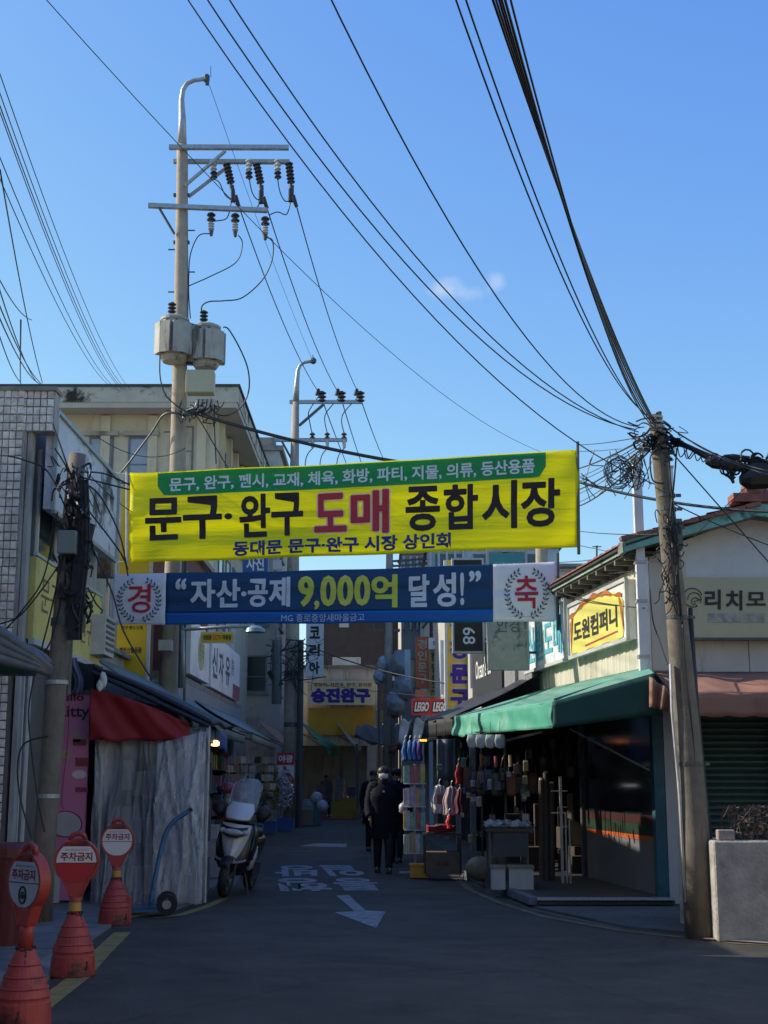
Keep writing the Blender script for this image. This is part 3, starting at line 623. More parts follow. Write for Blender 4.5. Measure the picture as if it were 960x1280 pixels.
# ================================================================== RIGHT ROW
M_corr = mat('cream_corrugated_panel', (.58, .55, .44), .55, .1, 2, .15, 20, dirt=(120, 104, 80), dirt_amt=.28, streak=True)
M_gable = mat('gable_render', (.68, .65, .60), .9, .12, 1.5, .25, 20, dirt=(120, 116, 106), dirt_amt=.3)
M_teal = mat('peeling_teal', (.2, .45, .38), .7, .2, 6, .3, 30, dirt=(30, 50, 48), dirt_amt=.5)
M_rtile = mat('red_roof_tile', (.26, .10, .075), .8, .3, 6, .3, 30)
M_dark = mat('interior_shade_black', (.018, .018, .02), .95, .3, 3, .1, 20)  # near-black colour stands in for the shade inside the shops
M_slat = mat('dark_green_shutter', (.035, .075, .065), .55, .2, 4, .05, 20, dirt=(24, 30, 28), dirt_amt=.3, stretch=(1, 1, 1))
A0 = Vector((3.36, 17.3, 0)); AD = Vector((-.127, .992, 0)).normalized(); AN = Vector((-AD.y, AD.x, 0))     # along the side wall; AN points out to the lane
def A(t, n=0.0, z=0.0): return A0+AD*t+AN*n+Vector((0, 0, z))
ch = thing('corner_shop_house', 'cream corrugated corner house with a tiled gable roof, green awning side shop and closed shutter', 'building', (4.6, 19.5, 0))
# solid upper storey
MB().prism([A(0, -.04), (9, 17.34, 0), (9, 23.2, 0), A(5.9, -.04)], (0, 0, 1.5)).build('upper_wall', M_gable, ch)
o = ch.children[-1] if ch.children else None
for v in bpy.data.objects['upper_wall'].data.vertices: v.co.z += 2.82
# gable above the front sign
MB().prism([(3.36, 17.32, 4.32), (9, 17.32, 4.32), (6.3, 17.32, 4.4), (4.75, 17.32, 4.86), (3.4, 17.32, 4.36)], (0, .2, 0)).build('gable_wall', M_gable, ch)
# corrugated panels along the side wall, each a piece
k = 0
for t in [i*.285 for i in range(20)]:
    b = MB(); P = [A(t+.003, .0), A(t+.05, .028), A(t+.13, .028), A(t+.16, .0), A(t+.2, .022), A(t+.25, .022), A(t+.282, .0), A(t+.282, -.02), A(t+.003, -.02)]
    b.prism([p+Vector((0, 0, 2.86)) for p in P], (0, 0, 1.36)).build('wall_panel', M_corr, ch)
for i in range(2):
    x = 3.40+i*.24
    MB().box((x, 17.27, 2.86), (x+.232, 17.33, 4.24)).build('wall_panel', M_corr, ch)
boxobj('corner_post', M_white, (3.26, 17.2, 2.8), (3.38, 17.31, 4.3), ch)
M_pan = mat('grey_cladding', (.5, .47, .4), .7, .1, 2, .15, 20, dirt=(96, 90, 78), streak=True)
for i in range(6): boxobj('cladding_panel', M_pan, (3.9+i*.72, 17.22, 2.84), (3.9+i*.72+.71, 17.3, 3.26), ch)
# eaves and roof
def E(t, n, z): return A(t, n, z)
ev = MB(); ev.prism([E(-.25, .3, 4.36), E(6.1, .3, 4.36), E(6.1, .3, 4.44), E(-.25, .3, 4.44)], -AN*.03).build('gutter_board', mat('pale_green_board', (.3, .36, .32), .8, .2, 4, .3, 30, dirt=(70, 78, 70), dirt_amt=.5), ch)
MB().prism([E(-.2, .27, 4.33), E(6.1, .27, 4.33), E(6.1, -.1, 4.33), E(-.2, -.1, 4.33)], (0, 0, .03)).build('soffit', mat('dark_timber', (.07, .055, .045), .9, .3, 4, .3, 30), ch)
M_raft = mat('grey_timber', (.2, .18, .15), .9, .3, 4, .3, 30)
for i in range(14): MB().bar(E(i*.44, -.05, 4.3), E(i*.44, .27, 4.3), .05, .06).build('rafter', M_raft, ch)
RX, RZ = 4.75, 4.93
def roofpt(t, s):            # s 0 at the eave, 1 at the ridge
    p = E(t, .34, 4.45); q = Vector((RX+(p.x-3.3)*.1, p.y, RZ+.06)); return p+(q-p)*s
tsrc = None
rs_ = MB().sheet(lambda u, v: roofpt(-.28+6.4*u, v)+Vector((0, 0, -.03)), 2, 2, .03).build('roof', mat('roof_underlay', (.06, .05, .045), .9), ch)
ncol, nrow = 22, 8
for i in range(ncol):
    for j in range(nrow):
        t0 = -.3+i*.29; s0 = j/nrow
        p = [roofpt(t0, s0), roofpt(t0+.28, s0), roofpt(t0+.28, s0+1.12/nrow), roofpt(t0, s0+1.12/nrow)]
        up = Vector((0, 0, .012)); hi = Vector((0, 0, .045))
        m0 = (p[0]+p[1])/2; m1 = (p[3]+p[2])/2
        b = MB(); b.add([p[0]+hi, m0+up, p[1]+hi, p[2]+up*1.5, m1, p[3]+up*1.5, p[0]+up, p[1]+up], [(0, 1, 4, 5), (1, 2, 3, 4), (0, 6, 1), (1, 7, 2)]).build('roof_tile', M_rtile, ch)
MB().sheet(lambda u, v: (RX+.03+4.3*v, 17.0+6.4*u, RZ+.05-.62*v), 2, 2, .05).build('roof', M_rtile, ch)
rc = MB()
for i in range(16): rc.tube([(RX, 16.98+i*.4, RZ+.1), (RX, 17.36+i*.4, RZ+.11)], .1, 8)
rc.build('ridge_tiles', M_rtile, ch)
rp = MB(); rp.ball((RX-.02, 17.05, RZ+.22), (.16, .14, .12), 8, 6, .1).ball((RX+.14, 17.1, RZ+.16), (.1, .1, .09), 8, 6, .1).box((RX-.3, 16.95, RZ+.05), (RX+.3, 17.25, RZ+.16)); rp.build('ridge_end', M_rtile, ch)
MB().prism([(3.02, 16.98, 4.33), (RX, 16.98, RZ-.13), (RX, 16.98, RZ+.03), (3.02, 16.98, 4.48)], (0, .04, 0)).build('bargeboard', M_teal, ch)
MB().prism([(RX, 16.98, RZ-.13), (9, 16.98, 4.28), (9, 16.98, 4.44), (RX, 16.98, RZ+.03)], (0, .04, 0)).build('bargeboard', M_teal, ch)
MB().prism([(3.02, 17.02, 4.33), (RX, 17.02, RZ-.12), (RX, 17.02, RZ), (3.02, 17.02, 4.45)], (0, .31, 0)).build('verge_soffit', M_raft, ch)
MB().prism([(RX, 17.02, RZ-.12), (9, 17.02, 4.29), (9, 17.02, 4.4), (RX, 17.02, RZ)], (0, .31, 0)).build('verge_soffit', M_raft, ch)
vt = MB()
for i in range(9):
    x = 3.0+i*.2; z = 4.5+(x-3.0)*.257; vt.bar((x, 17.0, z), (x+.19, 17.0, z+.04), .16, .05)
vt.build('verge_tiles', M_rtile, ch)
# ground floor: corner pier, shutter, side window, open shop
boxobj('corner_pier', mat('grey_pier', (.42, .41, .40), .8, .12, 2, .2, 20, dirt=(100, 98, 96)), (3.5, 17.25, 0), (3.84, 17.5, 2.8), ch)
boxobj('blue_post', mat('blue_green_post', (.015, .09, .115), .6, .25, 5, .2, 20, dirt=(20, 50, 56)), (3.36, 17.24, 0), (3.49, 17.44, 2.78), ch)
boxobj('shutter_frame', M_dgalv, (3.85, 17.3, 0), (3.97, 17.5, 2.8), ch)
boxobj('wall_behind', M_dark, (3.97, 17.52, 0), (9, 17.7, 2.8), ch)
sh = boxobj('roller_shutter', M_slat, (3.98, 17.47, 0), (7.6, 17.5, 2.8), ch)
ss = MB().prism([(3.98, 17.44, 0), (3.98, 17.41, .03), (3.98, 17.41, .055), (3.98, 17.44, .078)], (3.6, 0, 0)).build('slat', M_slat, sh)
for i in range(1, 34): inst(ss, sh, (0, 0, i*.08))
boxobj('right_wall', M_pan, (7.62, 17.3, 0), (9, 17.5, 2.8), ch)
# side window bay between the blue post and the glass frame post (t 0.2 .. 3.4)
def Abox(name, m, t0, t1, n0, n1, z0, z1, par, bevel=0): return MB().prism([A(t0, n0, z0), A(t1, n0, z0), A(t1, n1, z0), A(t0, n1, z0)], (0, 0, z1-z0)).build(name, m, par, bevel=bevel)
Abox('frame_post', M_dgalv, 3.36, 3.46, -.12, .0, .1, 2.8, ch)
Abox('side_panel', mat('blue_grey_panel', (.15, .155, .16), .5, .1, 2, .05, 20), .25, 3.35, -.1, -.06, .1, .74, ch)
Abox('orange_stripe', mat('orange_stripe', (.5, .1, .02), .5, .1, 2, 0), .25, 3.35, -.1, -.055, .742, .8, ch)
Abox('green_stripe', mat('green_stripe', (.012, .03, .015), .5, .1, 2, 0), .25, 3.35, -.1, -.055, .802, .95, ch)
Abox('red_stripe', mat('dull_red_stripe', (.045, .01, .008), .5, .1, 2, 0), .25, 3.35, -.1, -.055, .952, 1.06, ch)
Abox('shop_glass', mat('black_shop_glass', (.01, .022, .025), .12, .2, 2, 0, spec=.4), .25, 3.35, -.1, -.06, 1.062, 2.8, ch)
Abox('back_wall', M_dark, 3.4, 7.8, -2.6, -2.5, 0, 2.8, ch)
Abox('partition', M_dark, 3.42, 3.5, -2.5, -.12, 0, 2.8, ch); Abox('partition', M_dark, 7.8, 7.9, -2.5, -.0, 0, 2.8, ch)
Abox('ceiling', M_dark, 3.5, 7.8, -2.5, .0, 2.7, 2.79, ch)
MB().prism([(1.86, 16.95, .03), (3.5, 16.95, .03), A(3.4, -.1, .03), A(7.8, -2.5, .03), A(7.8, .0, .03), (1.36, 21.9, .03)], (0, 0, .07)).build('shop_floor', mat('shop_floor', (.055, .055, .055), .6, .2, 2, .1, 20), ch)
ek = MB()
ek.bar((1.84, 16.93, .1), (3.5, 16.93, .1), .07, .03)
ek.build('metal_threshold', mat('chequer_plate', (.38, .39, .4), .5, .3, 30, .5, 60, metal=.4), ch)
for (p, q) in (((1.8, 17.0), (1.53, 19.4)), ((1.5, 19.65), (1.3, 21.9))): MB().bar((p[0], p[1], .07), (q[0], q[1], .07), .1, .09).build('kerb_rail', mat('grey_blue_kerb', (.14, .15, .17), .7, .2, 3, .1, 20), ch)
# white conduit mast on the corner
wm = thing('white_mast', 'tall square white painted mast on the corner of the cream house', 'mast', (3.3, 17.1, 2.75))
MB().box((3.205, 17.06, 2.75), (3.315, 17.17, 5.55)).build('post', mat('mast_white', (.66, .64, .62), .5, .1, 3, .05, 20, dirt=(130, 120, 110), dirt_amt=.2, streak=True), wm)
boxobj('cap', M_galv, (3.19, 17.045, 5.55), (3.33, 17.185, 5.58), wm)
for z in (3.0, 3.7, 4.2): boxobj('clamp', M_galv, (3.19, 17.05, z), (3.33, 17.19, z+.04), wm)
wm2 = thing('white_mast', 'shorter square white mast just right of the leaning black-banded pole top', 'mast', (3.9, 17.15, 4.3))
p = at(840, 700, 17.1)
MB().box((p.x-.06, 17.1, 4.2), (p.x+.06, 17.2, 5.45)).build('post', MATS['mast_white'], wm2); boxobj('cap', M_galv, (p.x-.07, 17.09, 5.45), (p.x+.07, 17.21, 5.48), wm2)

# ---- signs on the side wall
def side_sign(name, label, t0, t1, z0, z1, m, mf, th=.12, n=.03):
    s = thing(name, label, 'sign board', A((t0+t1)/2, n, z0)); Abox('sign_panel', m, t0, t1, n, n+th, z0, z1, s)
    fr = MB()
    for a, b in ((A(t0, n+th, z0), A(t1, n+th, z0)), (A(t0, n+th, z1), A(t1, n+th, z1)), (A(t0, n+th, z0), A(t0, n+th, z1)), (A(t1, n+th, z0), A(t1, n+th, z1))): fr.bar(a, b, .05)
    fr.build('frame', mf, s); return s
M_ysign = mat('yellow_print', (.66, .60, .14), .5, .06, 3, .1, 10)
s = side_sign('torn_yellow_sign', 'framed sign with a torn yellow print reading 도원컴퍼니, near the house corner', .35, 3.25, 3.3, 4.08, M_white, M_framew)
def yfn(a, b, off=.005): return A(3.25-a, .155+off, 3.3+b)
yp = []
for i in range(21):
    u = i/20; yp.append(yfn(.08+2.68*u, .6+.15*math.sin(u*3.1)+.012*math.sin(i*2.3)-(.1 if i in (0, 20) else 0)))
yl = [yfn(.1+2.62*i/12, .035+.01*math.sin(i*1.7)) for i in range(13)]
MB().add(yp+list(reversed(yl)), [tuple(range(len(yp)+len(yl)))]).build('torn_print', M_ysign, s)
MB().add([yfn(.1+2.62*i/20, .56+.15*math.sin(i/20*3.1)+.012*math.sin(i*2.3), .009) for i in range(21)]+[yfn(.1+2.62*i/20, .6+.17*math.sin(i/20*3.1)+.03*math.sin(i*1.3+1), .02) for i in reversed(range(21))], [tuple(range(42))]).build('curled_edge', mat('torn_orange', (.42, .13, .02), .6, .3, 9, .2, 20), s)
MB().add([yfn(2.72, .5, .01), yfn(2.6, .6, .02), yfn(2.78, .02, .01)], [(0, 1, 2)]).build('curled_edge', MATS['torn_orange'], s)
MB().add([yfn(.1, .5, .01), yfn(.3, .62, .02), yfn(.14, .05, .01)], [(0, 1, 2)]).build('curled_edge', MATS['torn_orange'], s)
text_on('도원컴퍼니', M_ink, s, lambda a, b: yfn(a, b, .012), .3, 2.5, .2, .5, .03)
MB().add([yfn(.9, .09, .012), yfn(2.5, .13, .012), yfn(2.5, .15, .012), yfn(.9, .11, .012)], [(0, 1, 2, 3)]).build('red_underline', M_mred, s)
M_peel2 = mat('peeling_blue_print', (.62, .66, .68), .6, .1, 3, .15, 20, dirt=(20, 140, 170), dirt_amt=.8)
s = side_sign('peeling_blue_sign', 'white sign with flaking turquoise lettering, next to the torn yellow one', 3.45, 6.2, 3.3, 4.22, M_peel2, M_framew)
text_on('신발도매', mat('turquoise_ink', (.08, .42, .52), .6, .3, 9, 0), s, lambda a, b: A(6.2-a, .16, 3.3+b), .2, 2.5, .12, .72, .02)
# front signboard
s = thing('front_signboard', 'wide pale olive sign board reading 리치모 with a bird line drawing, under the gable', 'sign board', (5.4, 17.1, 3.28))
a_ = at(848, 797, 17.1); zt = at(848, 722, 17.1).z
M_olive = mat('olive_sign', (.44, .42, .25), .5, .08, 1, .05, 10, dirt=(110, 112, 90), dirt_amt=.15)
boxobj('sign_panel', M_olive, (a_.x, 17.08, a_.z), (8.4, 17.2, zt), s)
boxobj('frame', M_dgalv, (a_.x, 17.06, a_.z-.03), (8.4, 17.2, a_.z-.002), s)
def pxfn(Y, off=.0): return lambda px, py: at(px, py, Y-off)
fn = pxfn(17.08, .006)
text_on('리', M_ink, s, fn, 881, 901, 762, 737, .03, heavy=.004); text_on('치', M_ink, s, fn, 907, 928, 763, 738, .03, heavy=.004); text_on('모', M_ink, s, fn, 933, 957, 757, 740, .03, heavy=.004)
lg = MB(); c0 = fn(866, 747)
lg.tube(arc(c0, .12, .3, 5.2, 20), .006, 5).tube(arc(c0+Vector((.02, -.004, -.02)), .085, -.6, 3.3, 14), .005, 5).tube(arc(c0+Vector((.03, -.004, -.05)), .05, .2, 4.4, 12), .005, 5).tube([c0+Vector((.1, 0, -.02)), c0+Vector((.01, 0, -.05)), c0+Vector((.05, 0, -.11))], .005, 5)
lg.build('bird_emblem', M_ink, s)
for x0, x1 in ((885, 927), (930, 956)): MB().add([fn(x0, 778), fn(x1, 778), fn(x1, 767), fn(x0, 767)], [(0, 1, 2, 3)]).build('pale_strip', mat('pale_strip', (.32, .32, .27), .5, .4, 12, 0), s)

# ---- awnings of the corner house
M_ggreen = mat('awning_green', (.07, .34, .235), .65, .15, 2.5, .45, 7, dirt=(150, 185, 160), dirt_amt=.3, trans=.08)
ga = thing('green_awning', 'green canvas awning with a sunlit, wrinkled left valance round the corner shop', 'awning', (2.4, 18.5, 2.2))
Rt, Rb = Vector((3.25, 16.45, 2.76)), Vector((3.3, 16.42, 2.27)); St, Sb = Vector((2.03, 16.5, 2.42)), Vector((2.02, 16.47, 2.11)); Lt, Lb = Vector((1.16, 22.3, 2.5)), Vector((1.13, 22.28, 2.2))
def bil(p00, p10, p11, p01): return lambda u, v: (p00*(1-u)+p10*u)*(1-v)+(p01*(1-u)+p11*u)*v
f0 = bil(Sb, Rb, Rt, St)
MB().sheet(lambda u, v: f0(u, v)+Vector((0, -.008, 0))*(math.sin(u*13+v)*.6+math.sin(u*29+2*v)*.3)*(1-v), 30, 6, .012).build('front_valance', mat('awning_shade_green', (.003, .05, .036), .7, .15, 2.5, .35, 9), ga, smooth=True)  # darker green paints the front's shade into the same cloth
f1 = bil(Lb, Sb, St, Lt)
def f1w(u, v):
    w = (math.sin(u*30+2*math.sin(u*7)+v*2.5)*.5+math.sin(u*61+v*5+1)*.25+math.sin(v*7+u*11)*.3)*(.055 if u < .5 else .03)
    p = f1(u, v)+Vector((-1, -.2, 0))*w*(1.1-v*.8); p.z -= .03*math.exp(-((u-.12)/.05)**2)*(1-v); return p
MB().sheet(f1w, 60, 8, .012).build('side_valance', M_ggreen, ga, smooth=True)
f2 = bil(Lt, St, A(.05, .03, 2.9), A(5.7, .03, 2.97))
MB().sheet(lambda u, v: f2(u, v)+Vector((0, 0, -.05*math.sin(3.14*v)*abs(math.sin(u*6.3)))), 24, 6, .012).build('canvas', mat('awning_green_top', (.12, .34, .25), .7, .2, 3, .25, 12, dirt=(130, 150, 130), dirt_amt=.5), ga, smooth=True)
MB().sheet(bil(St, Rt, A(-.02, .03, 2.9), A(.05, .03, 2.9)), 8, 4, .012).build('canvas', MATS['awning_green_top'], ga)
for a, b in ((Sb, Lb), (Sb, Rb), (St, A(.3, .02, 2.85)), (Lt, A(5.7, .02, 2.9))): MB().tube([a+Vector((.03, .03, .03)), b+Vector((.03, .03, .03))], .018, 6).build('frame_tube', M_dgalv, ga)
MB().tube([at(712, 911, 18.2), at(812, 963, 17.35)], .013, 6).build('brace_rod', M_galv, ga)
ba = thing('brown_awning', 'brown scalloped canvas awning above the closed shutter, partly sunlit on top', 'awning', (5.5, 16.6, 2.2))
M_brn = mat('brown_canvas', (.33, .16, .11), .75, .15, 2.5, .3, 12, dirt=(140, 110, 90), dirt_amt=.3, trans=.08)
MB().sheet(lambda u, v: (3.42+4.6*u, 16.05+1.2*v, 2.5+.34*v-.03*math.sin(v*3.14)*(1+math.sin(u*40))), 40, 6, .012).build('canvas', M_brn, ba, smooth=True)
MB().sheet(lambda u, v: (3.42+4.6*u, 16.05-.02*math.sin(u*50)*(1-v), 2.24+(.26)*v-(1-v)*.022*abs(math.sin(u*48))), 96, 4, .012).build('valance', M_brn, ba, smooth=True)
def fold(u, v): p = (at(812, 846, 16.3)*(1-u)+at(845, 868, 16.2)*u)*(1-v)+(at(812, 884, 16.35)*(1-u)+at(838, 890, 16.25)*u)*v; p.y -= .05*math.sin(u*14); return p
MB().sheet(fold, 20, 5, .012).build('folded_end', M_brn, ba, smooth=True)

# ---- next houses on the right
rh = thing('market_house', 'low dark fronted shop with grey metal panels left of the cream corrugated house', 'building', (3.5, 27, 0))
def B(Y, n=0.0, z=0.0): return Vector((2.72-.1*(Y-22.6)-n, Y, z))
MB().prism([B(23.3, 0, 2.9), (7, 23.3, 2.9), (7, 30, 2.9), B(30, 0, 2.9)], (0, 0, 1.4)).build('upper_wall', M_grey_r, rh)
MB().prism([B(29.9, 0, 0), (7, 29.9, 0), (7, 30, 0), B(30, 0, 0)], (0, 0, 2.9)).build('end_wall', M_dark, rh)
MB().prism([(4.9, 23.3, 0), (5, 23.3, 0), (5, 29.9, 0), (4.9, 29.9, 0)], (0, 0, 2.9)).build('back_wall', M_dark, rh)
M_gmet = mat('grey_metal_panel', (.34, .34, .34), .45, .15, 3, .1, 20, metal=.3)
for i in range(4):
    y0 = 23.32+i*.66
    MB().prism([B(y0, .0, 3.2), B(y0, .1, 3.2), B(y0+.64, .1, 3.2), B(y0+.64, .0, 3.2)], (0, 0, 1.3+.12*(i % 2))).build('metal_panel', M_gmet, rh)
s = thing('dark_market_sign', "dark grey sign board reading Ocean's 68 MARKET beside the grey metal panels", 'sign board', B(27.5, .1, 3.3))
MB().prism([B(26.0, .0, 3.15), B(26.0, .14, 3.15), B(29.4, .14, 3.15), B(29.4, .0, 3.15)], (0, 0, 1.1)).build('sign_panel', mat('charcoal_sign', (.05, .052, .058), .4, .1, 2, .05), s)
text_on("Ocean's 68", M_wink, s, lambda a, b: B(29.4-a, .15, 3.15+b), .5, 2.3, .42, .82, .01); text_on("MARKET", M_wink, s, lambda a, b: B(29.4-a, .15, 3.15+b), 2.42, 3.2, .52, .78, .01)
M_blk = mat('black_canvas', (.022, .023, .026), .6, .2, 3, .3, 14)
ka = thing('black_awning', 'black canvas awning with white rolled ends beyond the green one', 'awning', (1.5, 26, 2.5))
k0, k1, k2, k3 = Vector((.5, 29.0, 2.62)), Vector((1.22, 22.7, 2.55)), B(22.7, 0, 3.28), B(29.2, 0, 3.3)
MB().sheet(lambda u, v: bil(k0, k1, k2, k3)(u, v)+Vector((0, 0, -.05*math.sin(3.14*v)+.03*math.sin(u*20))), 24, 6, .015).build('canvas', M_blk, ka, smooth=True)
MB().sheet(lambda u, v: bil(k0+Vector((0, 0, -.3)), k1+Vector((0, 0, -.3)), k1, k0)(u, v)+Vector((-.03*math.sin(u*40), 0, 0)), 40, 3, .012).build('valance', M_blk, ka, smooth=True)
M_wcl = mat('white_canvas', (.6, .58, .54), .7, .12, 5, .3, 20)
for px, Y in ((508, 28.5), (526, 26.6)):
    c = at(px, 914, Y)
    MB().sheet(lambda u, v: c+Vector((.16*(u-.5)*(1.4-v*.6)-.1*v, -.12*u+.04*math.sin(v*6), .22-.5*v+.04*math.sin(u*7))), 6, 6, .03).build('rolled_end', M_wcl, ka, smooth=True)
# right side further houses
r3 = thing('signboard_house', 'two storey shop house carrying the big yellow vertical sign, right side of the lane', 'building', (3.2, 36, 0))
MB().prism([(1.95, 30.1, 2.7), (7, 30.1, 2.7), (7, 42, 2.7), (1.2, 42, 2.7)], (0, 0, 3.4)).build('wall', M_grey_r, r3)
MB().prism([(2.3, 30.1, 0), (7, 30.1, 0), (7, 42, 0), (1.6, 42, 0)], (0, 0, 2.69)).build('shop_recess', M_dark, r3)
for k in range(5): MB().bar((1.93-k*.17, 30.2+k*2.7, 0), (1.93-k*.17, 30.2+k*2.7, 2.69), .12).build('post', M_grey_r, r3)
MB().prism([(1.9, 30.05, 6.1), (7, 30.05, 6.1), (7, 42, 6.1), (1.15, 42, 6.1)], (0, 0, .15)).build('roof', M_conc, r3)
window(r3, 2.3, 3.1, 3.6, 4.8, 30.1)
# signs hanging over the lane, facing the camera
def frontal(name, label, px0, px1, py0, py1, Y, m, cat='sign', frame=None, th=.16, bracket=True, par=None):
    a = at(px0, py1, Y); b = at(px1, py0, Y); a2 = at(px0, py0, Y)
    s = thing(name, label, cat, Vector(((a.x+b.x)/2, Y, a.z))); boxobj('sign_panel', m, (a.x, Y, a.z), (b.x, Y+th, b.z), s)
    if frame:
        f = MB(); t = .04
        f.box((a.x-t, Y-.015, a.z-t), (a.x, Y+th+.01, b.z+t)); f.box((b.x, Y-.015, a.z-t), (b.x+t, Y+th+.01, b.z+t)); f.box((a.x, Y-.015, a.z-t), (b.x, Y+th+.01, a.z)); f.box((a.x, Y-.015, b.z), (b.x, Y+th+.01, b.z+t)); f.build('frame', frame, s)
    if bracket:
        for z_ in (a.z+.25, b.z-.25): MB().bar((b.x+.05, Y+th/2, z_), (b.x+.9, Y+th/2, z_), .04).build('bracket', M_dgalv, s)
    return s, plane_fn((a.x, Y, a.z), (1, 0, 0), (0, 0, 1), (0, -1, 0), .012), b.x-a.x, b.z-a.z
s, fn, W_, H_ = frontal('yellow_vertical_sign', 'tall yellow vertical sign with purple letters 장문구 and a white edge', 560, 587, 700, 892, 31, mat('orange_yellow_sign', (.85, .56, .06), .5, .06, 3, 0), frame=None)
MB().box((at(556.5, 892, 31).x, 30.99, at(556, 892, 31).z), (at(560, 892, 31).x-.002, 31.16, at(556, 700, 31).z)).build('white_edge', M_white, s)
M_wink2 = mat('letter_halo', (.6, .56, .4), .6, .05, 3, 0)
for k, c_ in enumerate('구문장신'):
    z0 = .12+k*.56
    text_on(c_, M_wink2, s, fn, W_*.1, W_*.92, z0-.02, z0+.44, .035, heavy=.035, name='letter_outline'); text_on(c_, M_purp, s, lambda a, b: fn(a, b)-Vector((0, .008, 0)), W_*.13, W_*.89, z0, z0+.42, .035, heavy=.012)
s, fn, W_, H_ = frontal('black_vertical_sign', "black hanging sign with sideways white letters Ocean's 68, left of the weathered sign", 568, 602, 700, 814, 27.6, mat('black_sign', (.014, .014, .017), .35, .1, 3, 0), frame=M_framew)
text_on("Ocean's 68", M_wink, s, lambda a, b: fn(W_*.3+b, H_-.12-a), 0, H_-.26, 0, W_*.45, .01)      # turned sideways, reads downwards
s, fn, W_, H_ = frontal('weathered_sign', 'weathered grey green sign box with a teal header, hanging left of the cream house', 613, 656, 690, 834, 22.5, mat('mossy_sign', (.42, .42, .34), .7, .2, 4, .25, 20, dirt=(60, 56, 44), dirt_amt=.8), frame=M_galv, th=.2)
boxobj('teal_header', mat('teal_header', (.05, .26, .26), .5, .1, 3, 0), (fn(0, 0).x+.02, 22.485, fn(0, H_-.42).z), (fn(W_, 0).x-.02, 22.498, fn(0, H_-.02).z), s)
text_on('가방할인매장', M_wink, s, lambda a, b: fn(a, b)-Vector((0, .01, 0)), .08, W_-.1, H_-.38, H_-.18, .0)
text_on('안경', mat('faded_grey_ink', (.12, .13, .11), .7, .3, 8, 0), s, fn, .12, W_-.12, H_*.3, H_*.42, .0)
s, fn, W_, H_ = frontal('red_vertical_sign', 'orange red vertical sign with cream letters 경인문구', 520, 536, 796, 860, 40, mat('orange_red_sign', (.55, .13, .06), .5, .1, 3, 0))
vert_text('경인문구', mat('letter_cream', (.5, .45, .3), .6, .05, 3, 0), s, fn, W_*.15, W_*.85, H_-.08, .27, .07, .02)
s, fn, W_, H_ = frontal('mustard_vertical_sign', 'narrow mustard vertical sign with dark letters right of the orange red one', 537.5, 550, 812, 876, 38.5, mat('dark_mustard_sign', (.34, .23, .06), .5, .1, 3, 0))
vert_text('한일문구', M_ink, s, fn, W_*.15, W_*.85, H_-.08, .25, .07, .03)
s, fn, W_, H_ = frontal('dark_vertical_sign', 'small dark purple vertical sign with gold letters above the white square sign', 537, 550, 760, 796, 38.8, mat('dark_purple_sign', (.03, .02, .06), .5, .1, 3, 0))
vert_text('완구', mat('letter_gold', (.4, .3, .08), .6, .05, 3, 0), s, fn, W_*.2, W_*.8, H_-.3, .22, .06, .02)
s, fn, W_, H_ = frontal('white_square_sign', 'small white square sign between two narrow vertical signs', 536, 549.5, 797.5, 811, 38.2, mat('white_square_panel', (.75, .76, .8), .5, .05, 3, 0))  # plain even white panel
text_on('E', M_gink, s, fn, W_*.4, W_*.65, H_*.35, H_*.7, 0)
s, fn, W_, H_ = frontal('red_toy_sign', 'red sign board with white slanted LEGO lettering twice, under the vertical signs', 515, 560, 873, 894, 34, mat('toy_red', (.6, .04, .05), .45, .05, 3, 0), cat='sign board', bracket=False)
for u0 in (.05, .56):
    g2 = lambda a, b: fn(a+b*.15, b)
    text_on('LEGO', M_ink, s, g2, W_*u0-.012, W_*(u0+.38)+.012, H_*.2-.012, H_*.8+.012, .03, heavy=.02, name='letter_outline'); text_on('LEGO', M_wink, s, lambda a, b: g2(a, b)-Vector((0, .01, 0)), W_*u0, W_*(u0+.38), H_*.22, H_*.78, .03, heavy=.006)
s, fn, W_, H_ = frontal('blue_vertical_sign', 'pale lilac blank vertical sign behind the yellow one', 588, 601, 816, 860, 29.8, mat('lilac_blank', (.45, .45, .55), .5, .08, 3, 0), bracket=False)
s, fn, W_, H_ = frontal('blue_sign', 'blue and white sign showing between the two street banners', 303, 335, 692, 716, 27.5, mat('blue_sign', (.03, .1, .36), .5, .1, 3, 0), bracket=False)
text_on('사진', M_wink, s, fn, W_*.15, W_*.85, H_*.1, H_*.85, .03)
# far houses right, behind the corner (seen above the eaves)
fr = thing('roof_rack', 'black steel rack with hooks on a far roof, left of the cream house eaves', 'rack', at(715, 745, 45))
r_ = MB(); a_ = at(692, 712, 45); b_ = at(738, 712, 45)
r_.bar(a_, b_, .06); r_.bar(a_+Vector((0, 0, -.9)), a_, .05).bar(b_+Vector((0, 0, -.9)), b_, .05)
for i in range(5): p = a_+(b_-a_)*(i+.5)/5; r_.bar(p, p+Vector((-.14, 0, -.3)), .05)
r_.build('frame', M_dgalv, fr)
an = thing('antenna', 'thin far aerial mast rising behind the eaves of the cream house', 'aerial', at(746, 745, 60))
p = at(746, 682, 60); MB().bar(at(746, 745, 60), p, .07).bar(p-Vector((.2, 0, .05)), p+Vector((.2, 0, -.05)), .04).bar(at(746, 700, 60)-Vector((.12, 0, 0)), at(746, 700, 60)+Vector((.12, 0, 0)), .12).build('mast', M_dgalv, an)
